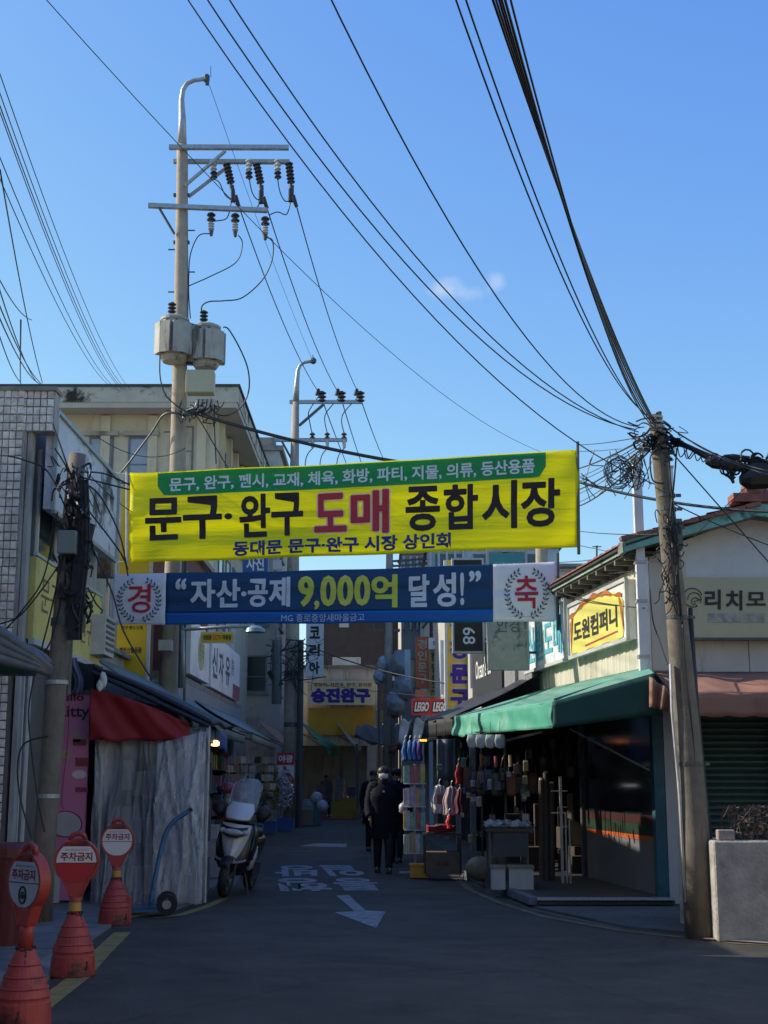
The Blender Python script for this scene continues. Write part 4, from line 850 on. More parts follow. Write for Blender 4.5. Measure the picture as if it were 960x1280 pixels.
# planter wall and dead hedge
pw = thing('concrete_planter', 'rough grey concrete planter wall at the right edge, its left side catching the sun', 'planter', (4.3, 13.9, 0))
pa = at(897, 1168, 13.35)
zt = at(897, 1051, 13.35).z
def plw(u, v): return Vector((pa.x+.012*math.sin(v*9)+2.6*u, 13.35+.008*math.sin(u*31+v*5), zt*v+.004*math.sin(u*40)))
M_plan = mat('rough_concrete', (.40, .37, .32), .95, .3, 3.5, .7, 30, dirt=(84, 80, 74), dirt_amt=.4)
MB().box((pa.x, 13.35, 0), (pa.x+2.6, 13.6, zt)).build('front_wall', M_plan, pw, bevel=.015); MB().box((pa.x, 13.603, 0), (pa.x+.22, 15.0, zt-.003)).build('side_wall', M_plan, pw, bevel=.012)
boxobj('soil', mat('soil', (.05, .04, .03), .95, .3, 4, .5, 20), (pa.x+.224, 13.604, 0), (pa.x+2.6, 15, zt-.1), pw)
br = thing('brick_on_planter', 'single pale broken brick lying on the left end of the planter', 'brick', (pa.x+.16, 13.45, zt)); MB().box((-.1, -.05, .002), (.06, .05, .1)).build('brick', mat('pale_brick', (.33, .28, .24), .9, .3, 12, .4, 60), br, world=False, bevel=.008)
hd = MB(); random.seed(3)
for i in range(2600):
    x = pa.x+.24+random.random()*2.2; y = 13.4+random.random()*.5; z = zt+.02+random.random()*.30
    a = random.random()*6.28; l = .03+random.random()*.03; w = .011; tl = random.uniform(-.9, .9); d = Vector((math.cos(a)*math.cos(tl), math.sin(a)*math.cos(tl), math.sin(tl)))*l; n = Vector((-math.sin(a), math.cos(a), .3))*w
    p = Vector((x, y, z)); hd.add([p, p+d*.5+n, p+d, p+d*.5-n], [(0, 1, 2, 3)])
for i in range(160):
    x = pa.x+.24+random.random()*2.2; y = 13.42+random.random()*.4; hd.tube([(x, y, zt-.1), (x+random.uniform(-.08, .08), y, zt+.15), (x+random.uniform(-.15, .15), y, zt+.33)], .004, 3)
hg = thing('dead_hedge', 'dry brown box hedge of small dead leaves growing in the concrete planter', 'hedge', (pa.x+1.3, 13.65, zt-.1)); hd.build('foliage', mat('dead_leaves', (.17, .11, .075), .8, .5, 20, 0), hg)['kind'] = 'stuff'
# ================================================================== BANNERS over the lane
M_by = mat('banner_yellow', (.95, .90, .03), .6, .05, 1.2, .55, 2.2, trans=.66, stretch=(.25, 1, 2.2), bdist=.09)
M_bg = mat('banner_green', (.02, .30, .12), .6, .05, 1.2, .2, 3, trans=.5, stretch=(.25, 1, 2.2), bdist=.09)
M_bw = mat('banner_white', (.82, .82, .86), .6, .04, 1.2, .25, 3, trans=.35, stretch=(.25, 1, 2.2), bdist=.09)
M_bn = mat('banner_navy', (.012, .075, .19), .55, .08, 1.2, .25, 3, trans=.35, stretch=(.25, 1, 2.2), bdist=.09)
M_bb = mat('banner_blue', (.01, .16, .5), .55, .05, 1.2, .25, 3, trans=.35, stretch=(.25, 1, 2.2), bdist=.09)
M_bik = mat('banner_ink', (.022, .012, .012), .6, .05, 1, 0, trans=.2)
M_brd = mat('banner_red', (.70, .05, .08), .6, .05, 1, 0, trans=.4)
M_bpk = mat('banner_pale', (.75, .62, .62), .6, .05, 1, 0, trans=.4)
M_bnv = mat('banner_dark_blue', (.03, .03, .22), .6, .05, 1, 0, trans=.3)
M_bwt = mat('banner_letter_white', (.85, .85, .88), .6, .05, 1, 0, trans=.35)
M_byl = mat('banner_letter_yellow', (.80, .80, .12), .6, .05, 1, 0, trans=.35)
def banner_fn(tl, tr, bl, br, Y, amp, ph=0.0):
    TL, TR, BL, BR = at(*tl, Y), at(*tr, Y), at(*bl, Y), at(*br, Y)
    def fn(s, t, off=0.0):          # s left to right, t top (0) to bottom (1)
        p = (TL*(1-s)+TR*s)*(1-t)+(BL*(1-s)+BR*s)*t
        e = math.exp(-((s-0)/.06)**2)+math.exp(-((s-1)/.06)**2)
        w = amp*(math.sin(t*11+s*2.0+ph)*.45+math.sin(t*21-s*3.2+ph)*.4*(1-e)*(.5+.5*math.sin(s*7+ph))+math.sin(t*37+s*6+2*ph)*.16*(.5+.5*math.sin(s*11+ph+1))+math.sin(s*17+t*4+ph)*.35+math.sin(s*33+ph+t*7)*e*.8)
        p = p.copy(); p.y += w-off; p.z += -.035*math.sin(math.pi*s)*(1-t)+.012*math.sin(s*21+ph)*(t-.5)
        return p
    return fn
def piece(fn, s0, s1, t0, t1, name, m, par, off=0.0, nu=60, nv=14, th=.002):
    return MB().sheet(lambda u, v: fn(s0+(s1-s0)*u, t1+(t0-t1)*v, off), nu, nv, th).build(name, m, par, smooth=True)
yb = thing('yellow_banner', 'large yellow street banner with a green strip and big black and red letters', 'banner', at(440, 700, 23))
Fy = banner_fn((162, 591), (723, 561), (162, 704), (723, 684), 23, .04)
piece(Fy, 0, 1, 0, 1, 'cloth', M_by, yb, nu=110, nv=26)
def rounded(u, v):      # green strip with rounded lower corners, hem above
    s = (.062)+(.927-.062)*u; t = .015+.265*(1-v); return s, t
gb = MB(); n = 60; top = []; bot = []
for i in range(n+1):
    s = (.062)+(.927-.062)*i/n; d = min(s-.062, .927-s)/.022; t1 = .272 if d > 1 else .272-.11*(1-math.sqrt(max(0, 1-(1-d)**2)))
    top.append(Fy(s, .012, .008)); bot.append(Fy(s, t1, .008))
rows = 5; k = 0; vs = []; fs = []
for j in range(rows+1):
    for i in range(n+1):
        s = (.062)+(.927-.062)*i/n; d = min(s-.062, .927-s)/.022; t1 = .272 if d > 1 else .272-.11*(1-math.sqrt(max(0, 1-(1-d)**2)))
        vs.append(Fy(s, .012+(t1-.012)*j/rows, .008))
for j in range(rows):
    for i in range(n): a = j*(n+1)+i; fs.append((a, a+1, a+n+2, a+n+1))
gb.add(vs, fs).build('green_strip', M_bg, yb, smooth=True)
def btext(F, body, m, par, s0, s1, t0, t1, bold=.03, heavy=0.0, off=.016, name='lettering'):
    return text_on(body, m, par, lambda a, b: F(a, 1-b, off), s0, s1, 1-t1, 1-t0, bold, sub=0.0 if False else .035, name=name, heavy=heavy)
items = '문구, 완구, 펜시, 교재, 체육, 화방, 파티, 지물, 의류, 등산용품'
btext(Fy, items, M_bwt, yb, .088, .902, .068, .235, .025)
def big(F, par, chars, m, off=.02, bold=.035, heavy=.02, name='lettering', grow=0.0):
    for c_, s0, s1, t0, t1 in chars: text_on(c_, m, par, lambda a, b: F(a, 1-b, off), s0-grow, s1+grow, 1-t1-grow*4, 1-t0+grow*4, bold, sub=.04, name=name, heavy=0.0 if not heavy else heavy*.05)
# heavy for surface coordinates: draw shifted copies
def bigh(F, par, chars, m, off, d, bold=.035, name='lettering'):
    for c_, s0, s1, t0, t1 in chars:
        vs, fs, asp = text_shape(c_, bold); b = MB()
        bm = bmesh.new(); bv = [bm.verts.new((a[0], a[1], 0)) for a in vs]
        for f in fs:
            try: bm.faces.new([bv[i] for i in f])
            except ValueError: pass
        for _ in range(2):
            es = [e for e in bm.edges if (e.verts[0].co-e.verts[1].co).length > .3]
            if not es: break
            bmesh.ops.subdivide_edges(bm, edges=es, cuts=1); bmesh.ops.triangulate(bm, faces=bm.faces[:])
        bm.verts.index_update(); V = [(v.co.x, v.co.y) for v in bm.verts]; Fc = [tuple(v.index for v in f.verts) for f in bm.faces]; bm.free()
        for i_, (dx, dy) in enumerate(((0, 0), (1, 0), (-1, 0), (0, 1), (0, -1))):
            b.add([F(s0+(s1-s0)*x+dx*d, t1+(t0-t1)*y+dy*d*4.5, off+.0007*i_) for x, y in V], Fc)
        b.build(name, m, par)
main = [('문', .036, .118, .335, .80), ('구', .125, .225, .335, .80), ('·', .238, .262, .53, .60), ('완', .278, .368, .325, .79), ('구', .38, .468, .325, .79)]
red = [('도', .412, .482, .33, .74), ('매', .493, .576, .315, .77)]
red = [(c, s0, s1, t0, t1) for c, s0, s1, t0, t1 in red]
main = [('문', .036, .115, .30, .76), ('구', .120, .205, .30, .76), ('·', .212, .228, .50, .56), ('완', .245, .312, .30, .76), ('구', .316, .385, .30, .76)]
blk = [('종', .615, .69, .30, .77), ('합', .70, .775, .30, .77), ('시', .785, .862, .29, .78), ('장', .872, .958, .29, .78)]
bigh(Fy, yb, main, M_bik, .014, .0010, .02); bigh(Fy, yb, blk, M_bik, .014, .0010, .02)
bigh(Fy, yb, red, M_bpk, .014, .0045, .02, name='letter_outline'); bigh(Fy, yb, red, M_brd, .022, .0012, .02)
btext(Fy, '동대문 문구·완구 시장 상인회', M_bnv, yb, .23, .715, .80, .965, .035)
st = MB(); st.tube([at(722, 552, 23), at(723.5, 693, 23)], .028, 8).build('end_pole', M_dgalv, yb)
MB().tube([Fy(-.006, -.01), Fy(-.006, 1.0)], .02, 8).build('end_pole', M_framew, yb)
bb_ = thing('blue_banner', 'navy street banner with white and yellow letters and a white panel at each end', 'banner', at(415, 778, 21))
Fb = banner_fn((140, 717), (696, 702), (138, 781), (697, 777), 21, .022, 1.3)
piece(Fb, 0, .122, 0, 1, 'white_end', M_bw, bb_, nu=14, nv=18); piece(Fb, .856, 1, 0, 1, 'white_end', M_bw, bb_, nu=16, nv=18)
piece(Fb, .122, .856, 0, .78, 'navy_cloth', M_bn, bb_, nu=90, nv=14); piece(Fb, .122, .856, .78, 1, 'blue_strip', M_bb, bb_, nu=90, nv=5)
wt = [('“', .145, .167, .12, .33), ('자', .178, .232, .14, .68), ('산', .236, .288, .14, .68), ('·', .292, .302, .38, .47), ('공', .307, .350, .14, .68), ('제', .354, .400, .12, .68)]
yl_ = [('9', .420, .453, .12, .68), (',', .457, .465, .58, .74), ('0', .470, .503, .12, .68), ('0', .508, .541, .12, .68), ('0', .546, .579, .12, .68), ('억', .584, .640, .12, .72)]
wt2 = [('달', .668, .712, .14, .72), ('성', .722, .772, .13, .72), ('!', .783, .790, .13, .70), ('”', .803, .828, .11, .3)]
bigh(Fb, bb_, wt+wt2, M_bwt, .014, .0011, .02); bigh(Fb, bb_, yl_, M_byl, .014, .0018, .02)
text_on('MG 종로중앙새마을금고', M_bwt, bb_, lambda a, b: Fb(a, 1-b, .014), .382, .568, .035, .175, 0.0, sub=.03)
def emblem(s0, ch):
    bigh(Fb, bb_, [(ch, s0-.026, s0+.026, .22, .78)], M_brd, .014, .0002, .012)
    w = MB(); AR = 64/556*1.0
    def pt(r, a, off=.014): return Fb(s0+r*math.cos(a)*.044/.5, .5+.02-r*math.sin(a)*.40/.5, off)
    for sg in (1, -1):
        for i in range(13):
            a = -math.pi/2+sg*(.22+i*.205); p = pt(.5, a)
            for side in (1, -1):
                a2 = a+sg*.14; q = pt(.5+side*.085, a2); m_ = (p+q)/2; d = (q-p); nn = Vector((-d.z, 0, d.x))*.22
                w.add([p, m_+nn, q, m_-nn], [(0, 1, 2, 3)])
        prev = None
        for i in range(14):
            a = -math.pi/2+sg*(.05+i*.205); p = pt(.5, a)
            if prev is not None: w.bar(prev, p, .006, .002)
            prev = p
        w.bar(pt(.5, -math.pi/2), pt(.62, -math.pi/2+sg*.75)+Vector((0, 0, -.03)), .007, .002)
    w.build('laurel_wreath', mat('wreath_ink', (.05, .09, .11), .6, .1, 5, 0), bb_)
emblem(.063, '경'); emblem(.931, '축')
MB().tube([at(697, 691, 21), at(697.5, 788, 21)], .026, 8).build('end_pole', M_dgalv, bb_); MB().tube([at(140, 712, 21), at(137, 790, 21)], .02, 8).build('end_pole', M_framew, bb_)

for (F_, par, Y) in ((Fy, yb, 23), (Fb, bb_, 21)):
    for s_, t_, dx, dz in ((0, .02, -.9, .25), (0, .98, -.8, .0), (1, .02, .8, .12), (1, .98, .7, -.1)):
        p = F_(s_, t_); MB().tube([p, p+Vector((dx*.5, .15, dz*.4)), p+Vector((dx, .3, dz))], .007, 5).build('tie_rope', M_framew, par)
# ================================================================== UTILITY POLES
def ins(mb_d, p, q, r, n=5):
    """ribbed insulator from p to q"""
    p = Vector(p); q = Vector(q); pts = []; rr = []
    for i in range(n):
        for f, k in ((.0, .5), (.35, 1.0), (.6, 1.0), (.65, .5)): pts.append(p+(q-p)*((i+f)/n)); rr.append(r*k)
    pts.append(q); rr.append(r*.4); mb_d.tube(pts, rr, 8)
YP = 26.0
P1 = thing('transformer_pole', 'tall concrete utility pole with two grey transformers and a hooked top, behind the yellow banner', 'utility pole', (at(210, 1072, YP).x, YP, 0))
pts = [(at(207, 1060, YP).x, YP, 0), at(211, 850, YP), at(222, 590, YP), at(226, 400, YP), at(228, 200, YP), at(227.5, 182, YP)]
MB().tube(pts, [.2, .185, .16, .14, .115, .11], 20).build('shaft', M_pole, P1, smooth=True)
hook = [at(227.5, 183, YP), at(228, 150, YP), at(227, 125, YP), at(229, 112, YP), at(234, 104, YP), at(242, 100.5, YP), at(252, 99, YP), at(258, 98.5, YP)]
MB().tube(hook, [.1, .075, .055, .05, .05, .045, .045, .045], 12).build('hooked_top', M_galv, P1, smooth=True)
hc = MB(); hc.rings([(at(258, 98, YP).x, YP, at(258, 102, YP).z, .05, .05), (at(258, 98, YP).x, YP, at(258, 96, YP).z, .07, .07), (at(258, 98, YP).x, YP, at(258, 94, YP).z, .06, .06)], 10).bar(at(259, 106, YP), at(260, 96, YP), .07).bar(at(263.5, 96, YP), at(263.5, 83, YP), .012); hc.build('earth_clamp', M_dgalv, P1)
def arm(name, x0, x1, y, h, Y, par, dy=0, slant=0):
    a = at(x0, y, Y); b = at(x1, y+slant, Y); MB().bar(a+Vector((0, dy, 0)), b+Vector((0, dy, 0)), .1, h).build(name, M_galv, par)
arm('cross_arm', 213, 361.5, 188.5, .085, YP, P1, -.16, .5); arm('cross_arm', 215.5, 361.5, 197.5, .075, YP, P1, .16, .5)
arm('cross_arm', 187.5, 335, 261.5, .085, YP, P1, -.18, 6)
br_ = MB(); br_.bar(at(233, 236, YP)-Vector((0, .16, 0)), at(283, 193, YP)-Vector((0, .16, 0)), .07, .05).bar(at(234, 242, YP)+Vector((0, .16, 0)), at(285, 203, YP)+Vector((0, .16, 0)), .07, .05).build('arm_brace', M_galv, P1)
MB().bar(at(201, 265, YP)-Vector((0, .18, 0)), at(219, 295, YP)-Vector((0, .1, 0)), .05, .04).build('arm_brace', M_dgalv, P1)
for y in (244, 303): MB().bar(at(217, y, YP), at(237, y, YP), .07, .06).build('pole_band', M_dgalv, P1)
sp = MB()
for i, y in enumerate((288, 312, 340, 365, 512, 540)): s_ = 1 if i % 2 == 0 else -1; p = at(227 if y < 400 else 222, y, YP); sp.bar(p, p+Vector((s_*.27, 0, 0)), .022)
sp.build('step_bolts', M_dgalv, P1)
# hanging insulators: upper arm pins, strain insulators to the far pole, lower drop-out fuses
for px in (267, 311, 347): ib = MB(); ins(ib, at(px, 199, YP), at(px, 214, YP), .07, 3); ib.build('insulator', M_insw, P1); ib = MB(); ins(ib, at(px, 214, YP), at(px+.6, 224, YP), .075, 2); ib.build('insulator', M_insul, P1)
strain = []
for (x0, y0, x1, y1, x2, y2) in ((283, 204, 289, 230, 294, 250), (320.5, 204, 326, 230, 329, 252), (361, 203, 364, 230, 366, 250)):
    ib = MB(); ins(ib, at(x0, y0, YP), at(x1, y1, YP), .085, 6); ib.build('insulator', M_insul, P1)
    ib = MB(); ib.tube([at(x1+.5, y1+2, YP), at((x1+x2)/2+.5, (y1+y2)/2+4, YP)], [.05, .03], 6).tube([at(x2-3, y2-14, YP), at(x2-2.5, y2+2, YP)], [.04, .06], 6).tube([at(x2, y2-6, YP+.1), at(x2+5, y2+9, YP+.2)], [.05, .04], 6); ib.build('cable_clamp', M_insul, P1)
    strain.append(at(x2+5, y2+9, YP+.2))
for px, y in ((264, 266), (294, 267), (331.5, 271)):
    ib = MB(); ins(ib, at(px, y, YP), at(px, y+12, YP), .09, 2); ib.build('insulator', M_insul, P1)
    ib = MB(); ins(ib, at(px, y+12, YP), at(px, y+22, YP), .065, 3); ib.build('fuse_holder', M_insw, P1)
    ib = MB(); ib.tube([at(px, y+22, YP), at(px, y+29, YP)], [.05, .03], 6); ib.build('fuse_tip', M_insul, P1)
def spline(pts, n=10):
    P = [Vector(p) for p in pts]; o = []
    for i in range(len(P)-1):
        p0 = P[max(i-1, 0)]; p1 = P[i]; p2 = P[i+1]; p3 = P[min(i+2, len(P)-1)]
        for k in range(n):
            t = k/n; o.append(.5*((2*p1)+(p2-p0)*t+(2*p0-5*p1+4*p2-p3)*t*t+(3*p1-p0-3*p2+p3)*t**3))
    o.append(P[-1]); return o
def lead(par, pxs, Y, r=.012, m=M_wire, name='jumper_wire', n=8): return MB().tube(spline([at(x, y, Y) if len(q) == 0 else at(x, y, Y+q[0]) for x, y, *q in pxs], n), r, 5).build(name, m, par, smooth=True)
lead(P1, [(267, 224), (274, 228), (281, 243), (289, 250)], YP); lead(P1, [(311.5, 224), (315, 240), (321, 249), (327, 249)], YP); lead(P1, [(347, 224), (350, 240), (356, 251), (363, 251)], YP)
lead(P1, [(289, 253), (284, 272), (272, 276), (265, 276)], YP); lead(P1, [(325, 253), (320, 260), (308, 262), (298, 261)], YP); lead(P1, [(363, 254), (358, 268), (347, 265), (336, 269)], YP)
lead(P1, [(262, 292), (248, 295), (238, 318), (236, 345), (236, 370), (238, 398)], YP, .012)
lead(P1, [(298, 294), (303, 305), (295, 328), (262, 346), (228, 362), (217, 378)], YP, .012)
lead(P1, [(334, 297), (341, 302), (340, 325), (328, 350), (303, 372), (280, 376), (262, 377), (253, 382), (252, 390)], YP, .014)
lead(P1, [(234, 200), (234.5, 300), (235, 400)], YP, .01); lead(P1, [(227, 160), (230, 185), (233, 190)], YP, .012)
# transformers
M_tran = mat('transformer_grey', (.36, .345, .30), .6, .2, 3, .1, 20, dirt=(92, 84, 70), dirt_amt=.7, streak=True)
def transformer(cx, y0, y1, hw, Y):
    c = at(cx, (y0+y1)/2, Y); z0 = at(cx, y1, Y).z; z1 = at(cx, y0, Y).z; r = (at(cx+hw, y0, Y)-at(cx-hw, y0, Y)).x/2
    t = MB().rings([(c.x, Y, z0, r*.8, r*.8), (c.x, Y, z0+.06, r*.96, r*.96), (c.x, Y, z0+.1, r, r), (c.x, Y, z1-.06, r, r), (c.x, Y, z1-.05, r*1.06, r*1.06), (c.x, Y, z1, r*1.06, r*1.06), (c.x, Y, z1+.05, r*.7, r*.7)], 24).build('transformer', M_tran, P1, smooth=False)
    for a in (-2.5, -1.95, -1.2, -.65, .2):
        d = Vector((math.cos(a), math.sin(a), 0)); q = Vector((c.x, Y, 0))+d*(r+.05)
        MB().bar(q+Vector((0, 0, z0+.12)), q+Vector((0, 0, z1-.14)), .22, .12, up=d).build('cooling_fin', M_tran, t)
    ib = MB(); ins(ib, (c.x-.06, Y-.05, z1+.03), (c.x-.06, Y-.05, z1+.33), .085, 4); ib.build('bushing', M_insul, t)
    for dx in (-.1, .07): MB().ball((c.x+dx, Y-r-.02, z1-.12), .04, 8, 6).build('terminal', M_insul, t)
    MB().tube(arc((c.x, Y-r*.8, z1-.15), .09, 3.3, 6.1, 8), .009, 5).build('lifting_wire', M_dgalv, t)
    return t
t1_ = transformer(218, 399, 453, 17, YP-.32); t2_ = transformer(258, 409, 461, 16.5, YP-.1)
text_on('75', mat('letter_rust', (.3, .14, .1), .6, .1, 5, 0), t1_, lambda a, b: at(a, b, YP-.78), 213, 222, 439, 432, 0)
MB().bar(at(225, 452, YP), at(262, 455, YP), .12, .1).bar(at(225, 402, YP), at(250, 412, YP), .1, .1).build('transformer_bracket', M_dgalv, P1)
boxobj('junction_box', mat('cream_box', (.42, .40, .27), .6, .08, 3, .05, 20), (at(236, 499, YP).x, YP-.5, at(236, 499, YP).z), (at(270.5, 499, YP).x, YP-.2, at(236, 471, YP).z), P1, bevel=.015)
for i in range(9): lead(P1, [(246+i*2.6, 499, -.3), (244+i*2.4, 508+i % 3*2, -.3), (236+i*1.4, 512+i*.8, -.25), (228, 514+i, -.2)], YP, .014, M_wire if i % 2 else M_galv, 'cable', 5)
lead(P1, [(279, 409), (286, 412), (300, 436), (310, 462), (311, 488), (302, 508), (285, 519), (270, 517), (262, 505)], YP, .015)
lead(P1, [(200, 440), (200, 470), (206, 492), (218, 505), (228, 512)], YP-.4, .014)
lead(P1, [(232, 525, -.3), (228, 518, -.3), (214, 516, -.3), (203, 520, -.2), (190, 540, 0), (175, 560, .2), (160, 580, .3), (150, 592, .3)], YP, .022, M_dgalv)
lead(P1, [(225, 512, -.25), (240, 516, -.25), (250, 526, -.25), (270, 560, -.2), (285, 585, -.2)], YP, .012); lead(P1, [(268, 505, -.25), (268, 530, -.2), (270, 580, -.2)], YP, .012)
ins_ = MB()
for k in range(26):
    a = random.uniform(222, 275); b = random.uniform(500, 524); ins_.tube(spline([at(a, b, YP-.3), at(a+random.uniform(-10, 10), b+random.uniform(2, 12), YP-.35), at(a+random.uniform(-16, 16), b+random.uniform(-4, 8), YP-.25)], 5), .01, 4)
ins_.build('cable_tangle', M_wire, P1)['kind'] = 'stuff'
MB().tube([at(225, 860, YP-.25), at(228, 700, YP-.25)], .04, 8).tube([at(230.5, 880, YP-.2), at(232, 700, YP-.2)], .025, 8).build('cable_conduit', M_dgalv, P1)
boxobj('white_box', M_framew, (at(203, 816, YP).x, YP-.5, at(203, 816, YP).z), (at(219, 816, YP).x, YP-.28, at(203, 803, YP).z), P1)

Y2 = 45.0
P2 = thing('far_utility_pole', 'smaller far utility pole with a hooked top, right of the cream building', 'utility pole', (at(364, 1035, Y2).x, Y2, 0))
MB().tube([(at(364, 1035, Y2).x, Y2, 0), at(365, 850, Y2), at(367, 650, Y2), at(369.5, 503, Y2)], [.27, .25, .18, .12], 18).build('shaft', M_pole, P2, smooth=True)
MB().tube([at(369.5, 504, Y2), at(371, 480, Y2), at(372.5, 463, Y2), at(375, 457, Y2), at(380, 453, Y2), at(386, 452, Y2), at(391, 452, Y2)], [.12, .09, .07, .06, .06, .06, .06], 12).build('hooked_top', M_galv, P2, smooth=True)
MB().ball(at(391.5, 451, Y2), .12, 8, 6).bar(at(391.5, 450, Y2), at(391, 444, Y2), .03).build('earth_clamp', M_dgalv, P2)
arm('cross_arm', 362, 452.5, 502.5, .12, Y2, P2); arm('cross_arm', 343, 434, 550, .12, Y2, P2)
MB().bar(at(374, 532, Y2), at(404, 506, Y2), .1, .08).build('arm_brace', M_dgalv, P2); MB().bar(at(352, 551, Y2), at(365, 575, Y2), .07).build('arm_brace', M_dgalv, P2)
for px in (402.5, 427, 450.5): ib = MB(); ins(ib, at(px, 503, Y2), at(px, 489, Y2), .15, 3); ib.build('insulator', M_insul, P2); ib = MB(); ib.tube([at(px-5, 494, Y2), at(px-4.5, 486, Y2)], [.11, .05], 6); ib.build('arrester', M_insul, P2)
for px in (390.5, 409, 430): ib = MB(); ins(ib, at(px, 541, Y2), at(px, 550, Y2), .1, 2); ib.build('insulator', M_insul, P2); ib = MB(); ib.tube([at(px, 550, Y2), at(px+.5, 560, Y2)], [.07, .05], 6); ib.build('fuse_holder', M_insw, P2); lead(P2, [(px+.5, 560), (px-6, 568), (px-9, 580), (px-8, 600)], Y2, .018)
for a, b in (((398, 496), (390, 541)), ((423, 498), (409, 541)), ((446, 498), (430, 541))): lead(P2, [a, ((a[0]+b[0])/2-8, (a[1]+b[1])/2-4), (b[0]-3, b[1]-14), b], Y2, .018)
MB().tube([at(345.5, 880, Y2-.5), at(346, 800, Y2-.5)], .16, 10).build('cable_conduit', M_dgalv, P2)
MB().tube([at(374, 1035, Y2-.3), at(376, 800, Y2-.3)], .1, 10).build('cable_conduit', mat('dark_conduit', (.05, .052, .055), .6, .2, 4, 0), P2)
for y in (842, 906): MB().rings([(at(365, y, Y2).x, Y2, at(365, y+3, Y2).z, .27, .27), (at(365, y, Y2).x, Y2, at(365, y-3, Y2).z, .27, .27)], 16).build('band', M_dgalv, P2)
tg = MB(); random.seed(11)
for k in range(44):
    a = random.uniform(338, 395); b = random.uniform(795, 845); tg.tube(spline([at(a, b, Y2-.4), at(a+random.uniform(-14, 14), b+random.uniform(-4, 20), Y2-.6), at(a+random.uniform(-25, 25), b+random.uniform(-10, 30), Y2-.3)], 6), random.choice((.01, .014, .02)), 4)
tg.build('cable_tangle', M_wire, P2)['kind'] = 'stuff'
MB().tube([at(338, 838, Y2-.5), at(350, 858, Y2-.5)], .14, 8).build('splice_tube', M_black, P2)

# right leaning pole
YR = 13.7
P3 = thing('leaning_concrete_pole', 'weathered concrete pole leaning left in front of the closed shutter, wires fanning from its top', 'utility pole', (at(876, 1163, YR).x, YR, 0))
rp_ = [(at(876, 1163, YR).x, YR, 0), at(869, 1050, YR), at(857.5, 900, YR), at(846, 770, YR), at(835, 660, YR), at(824, 560, YR), at(818.5, 519, YR)]
MB().tube(rp_, [.155, .145, .125, .108, .095, .08, .07], 20).build('shaft', M_poled, P3, smooth=True)
for y, x, r in ((566, 825.5, .09), (620, 832, .1), (637, 833.5, .1), (660, 836, .105), (772, 847, .118), (955, 862, .14)):
    p = at(x, y, YR); MB().rings([(p.x, YR, p.z-.018, r, r), (p.x, YR, p.z+.018, r, r)], 18).bar(p+Vector((r, -.03, 0)), p+Vector((r+.05, -.03, 0)), .03).build('steel_band', M_dgalv, P3)
for i in range(4): p = at(819+i*1.2, 522+i*6, YR); MB().rings([(p.x, YR, p.z-.012, .078, .078), (p.x, YR, p.z+.012, .082, .082)], 18).build('wire_wrap', M_galv, P3)
boxobj('meter_box', mat('dark_teal_box', (.05, .08, .08), .5, .1, 3, 0), (at(842, 690, YR).x, YR-.12, at(842, 688, YR).z), (at(851, 690, YR).x, YR+.05, at(842, 651, YR).z), P3)
# cable guard with torn stickers behind the pole, thin white tube at its left
MB().tube([(at(895, 1160, YR+.1).x, YR+.12, 0), at(878, 1000, YR+.1), at(869, 890, YR+.1), at(862, 760, YR+.1)], [.085, .055, .045, .03], 12).build('cable_guard', mat('dark_guard', (.035, .034, .034), .7, .2, 4, .1, 20), P3, smooth=True)
MB().tube([at(857, 1128, YR-.05), at(850, 1000, YR-.08), at(840, 890, YR-.08), at(838, 830, YR-.08)], .014, 8).build('white_tube', M_framew, P3, smooth=True)
random.seed(5)
for i, (x, y) in enumerate(((872.5, 945), (874.5, 975), (876, 985), (877.5, 1000), (878.5, 1012), (880.5, 1036), (882, 1060))):
    p = at(x, y, YR+.045); w = random.uniform(.028, .04); h = random.uniform(.03, .06); MB().sheet(lambda u, v: (p.x+w*math.sin((u-.5)*2), p.y-.03*math.cos((u-.5)*2), p.z+h*(v-.5)*2), 6, 1, .003).build('torn_sticker', mat('torn_sticker', (.4, .4, .4), .7, .5, 20, 0, dirt=(60, 60, 60)), P3)
for k, pts in enumerate(([(836, 560), (838, 600), (844, 660), (848, 720), (853, 780)], [(846, 560), (842, 610), (838, 650), (842, 700)], [(853, 780), (858, 850), (864, 900), (868, 950), (866, 1010), (872, 1040)], [(822, 560, -.1), (813, 572, -.1), (816, 600, -.1), (830, 604, -.1)], [(834, 660), (848, 690), (845, 730), (850, 770)], [(812, 735, 3.2), (816, 775, 3.2), (824, 800, 3.2), (834, 830, .1)])): lead(P3, pts, YR-.12, .009, M_wire, 'loose_cable')
tg = MB(); random.seed(21)
for k in range(70):
    a = random.gauss(822, 12); b = random.gauss(546, 9); q = [at(a, b, YR+random.uniform(-.2, .2))]
    for _ in range(3): a += random.uniform(-13, 13); b += random.uniform(-6, 9); q.append(at(a, b, YR+random.uniform(-.2, .2)))
    tg.tube(spline(q, 5), random.choice((.005, .008, .012)), 4)
for k in range(46):
    a = random.gauss(838, 6); b = random.uniform(640, 745); q = [at(a, b, YR-.12)]
    for _ in range(3): a += random.uniform(-7, 7); b += random.uniform(-8, 16); q.append(at(a, b, YR-.14))
    tg.tube(spline(q, 5), .006, 4)
tg.build('cable_tangle', M_wire, P3)['kind'] = 'stuff'
cl = MB()
for k in range(9):
    c = at(771+random.uniform(-2, 2), 588+random.uniform(-3, 3), YR+.3); c += Vector((random.gauss(0, .025), 0, random.gauss(0, .025))); q_ = random.uniform(.8, 1.2); cl.tube([c+Vector((.125*q_*math.cos(t)+.012*math.sin(2*t+k), .02*math.sin(3*t+k), .14*q_*math.sin(t)+.01*math.sin(3*t+2*k))) for t in [i*math.pi/10 for i in range(22+k)]], .0045, 5)
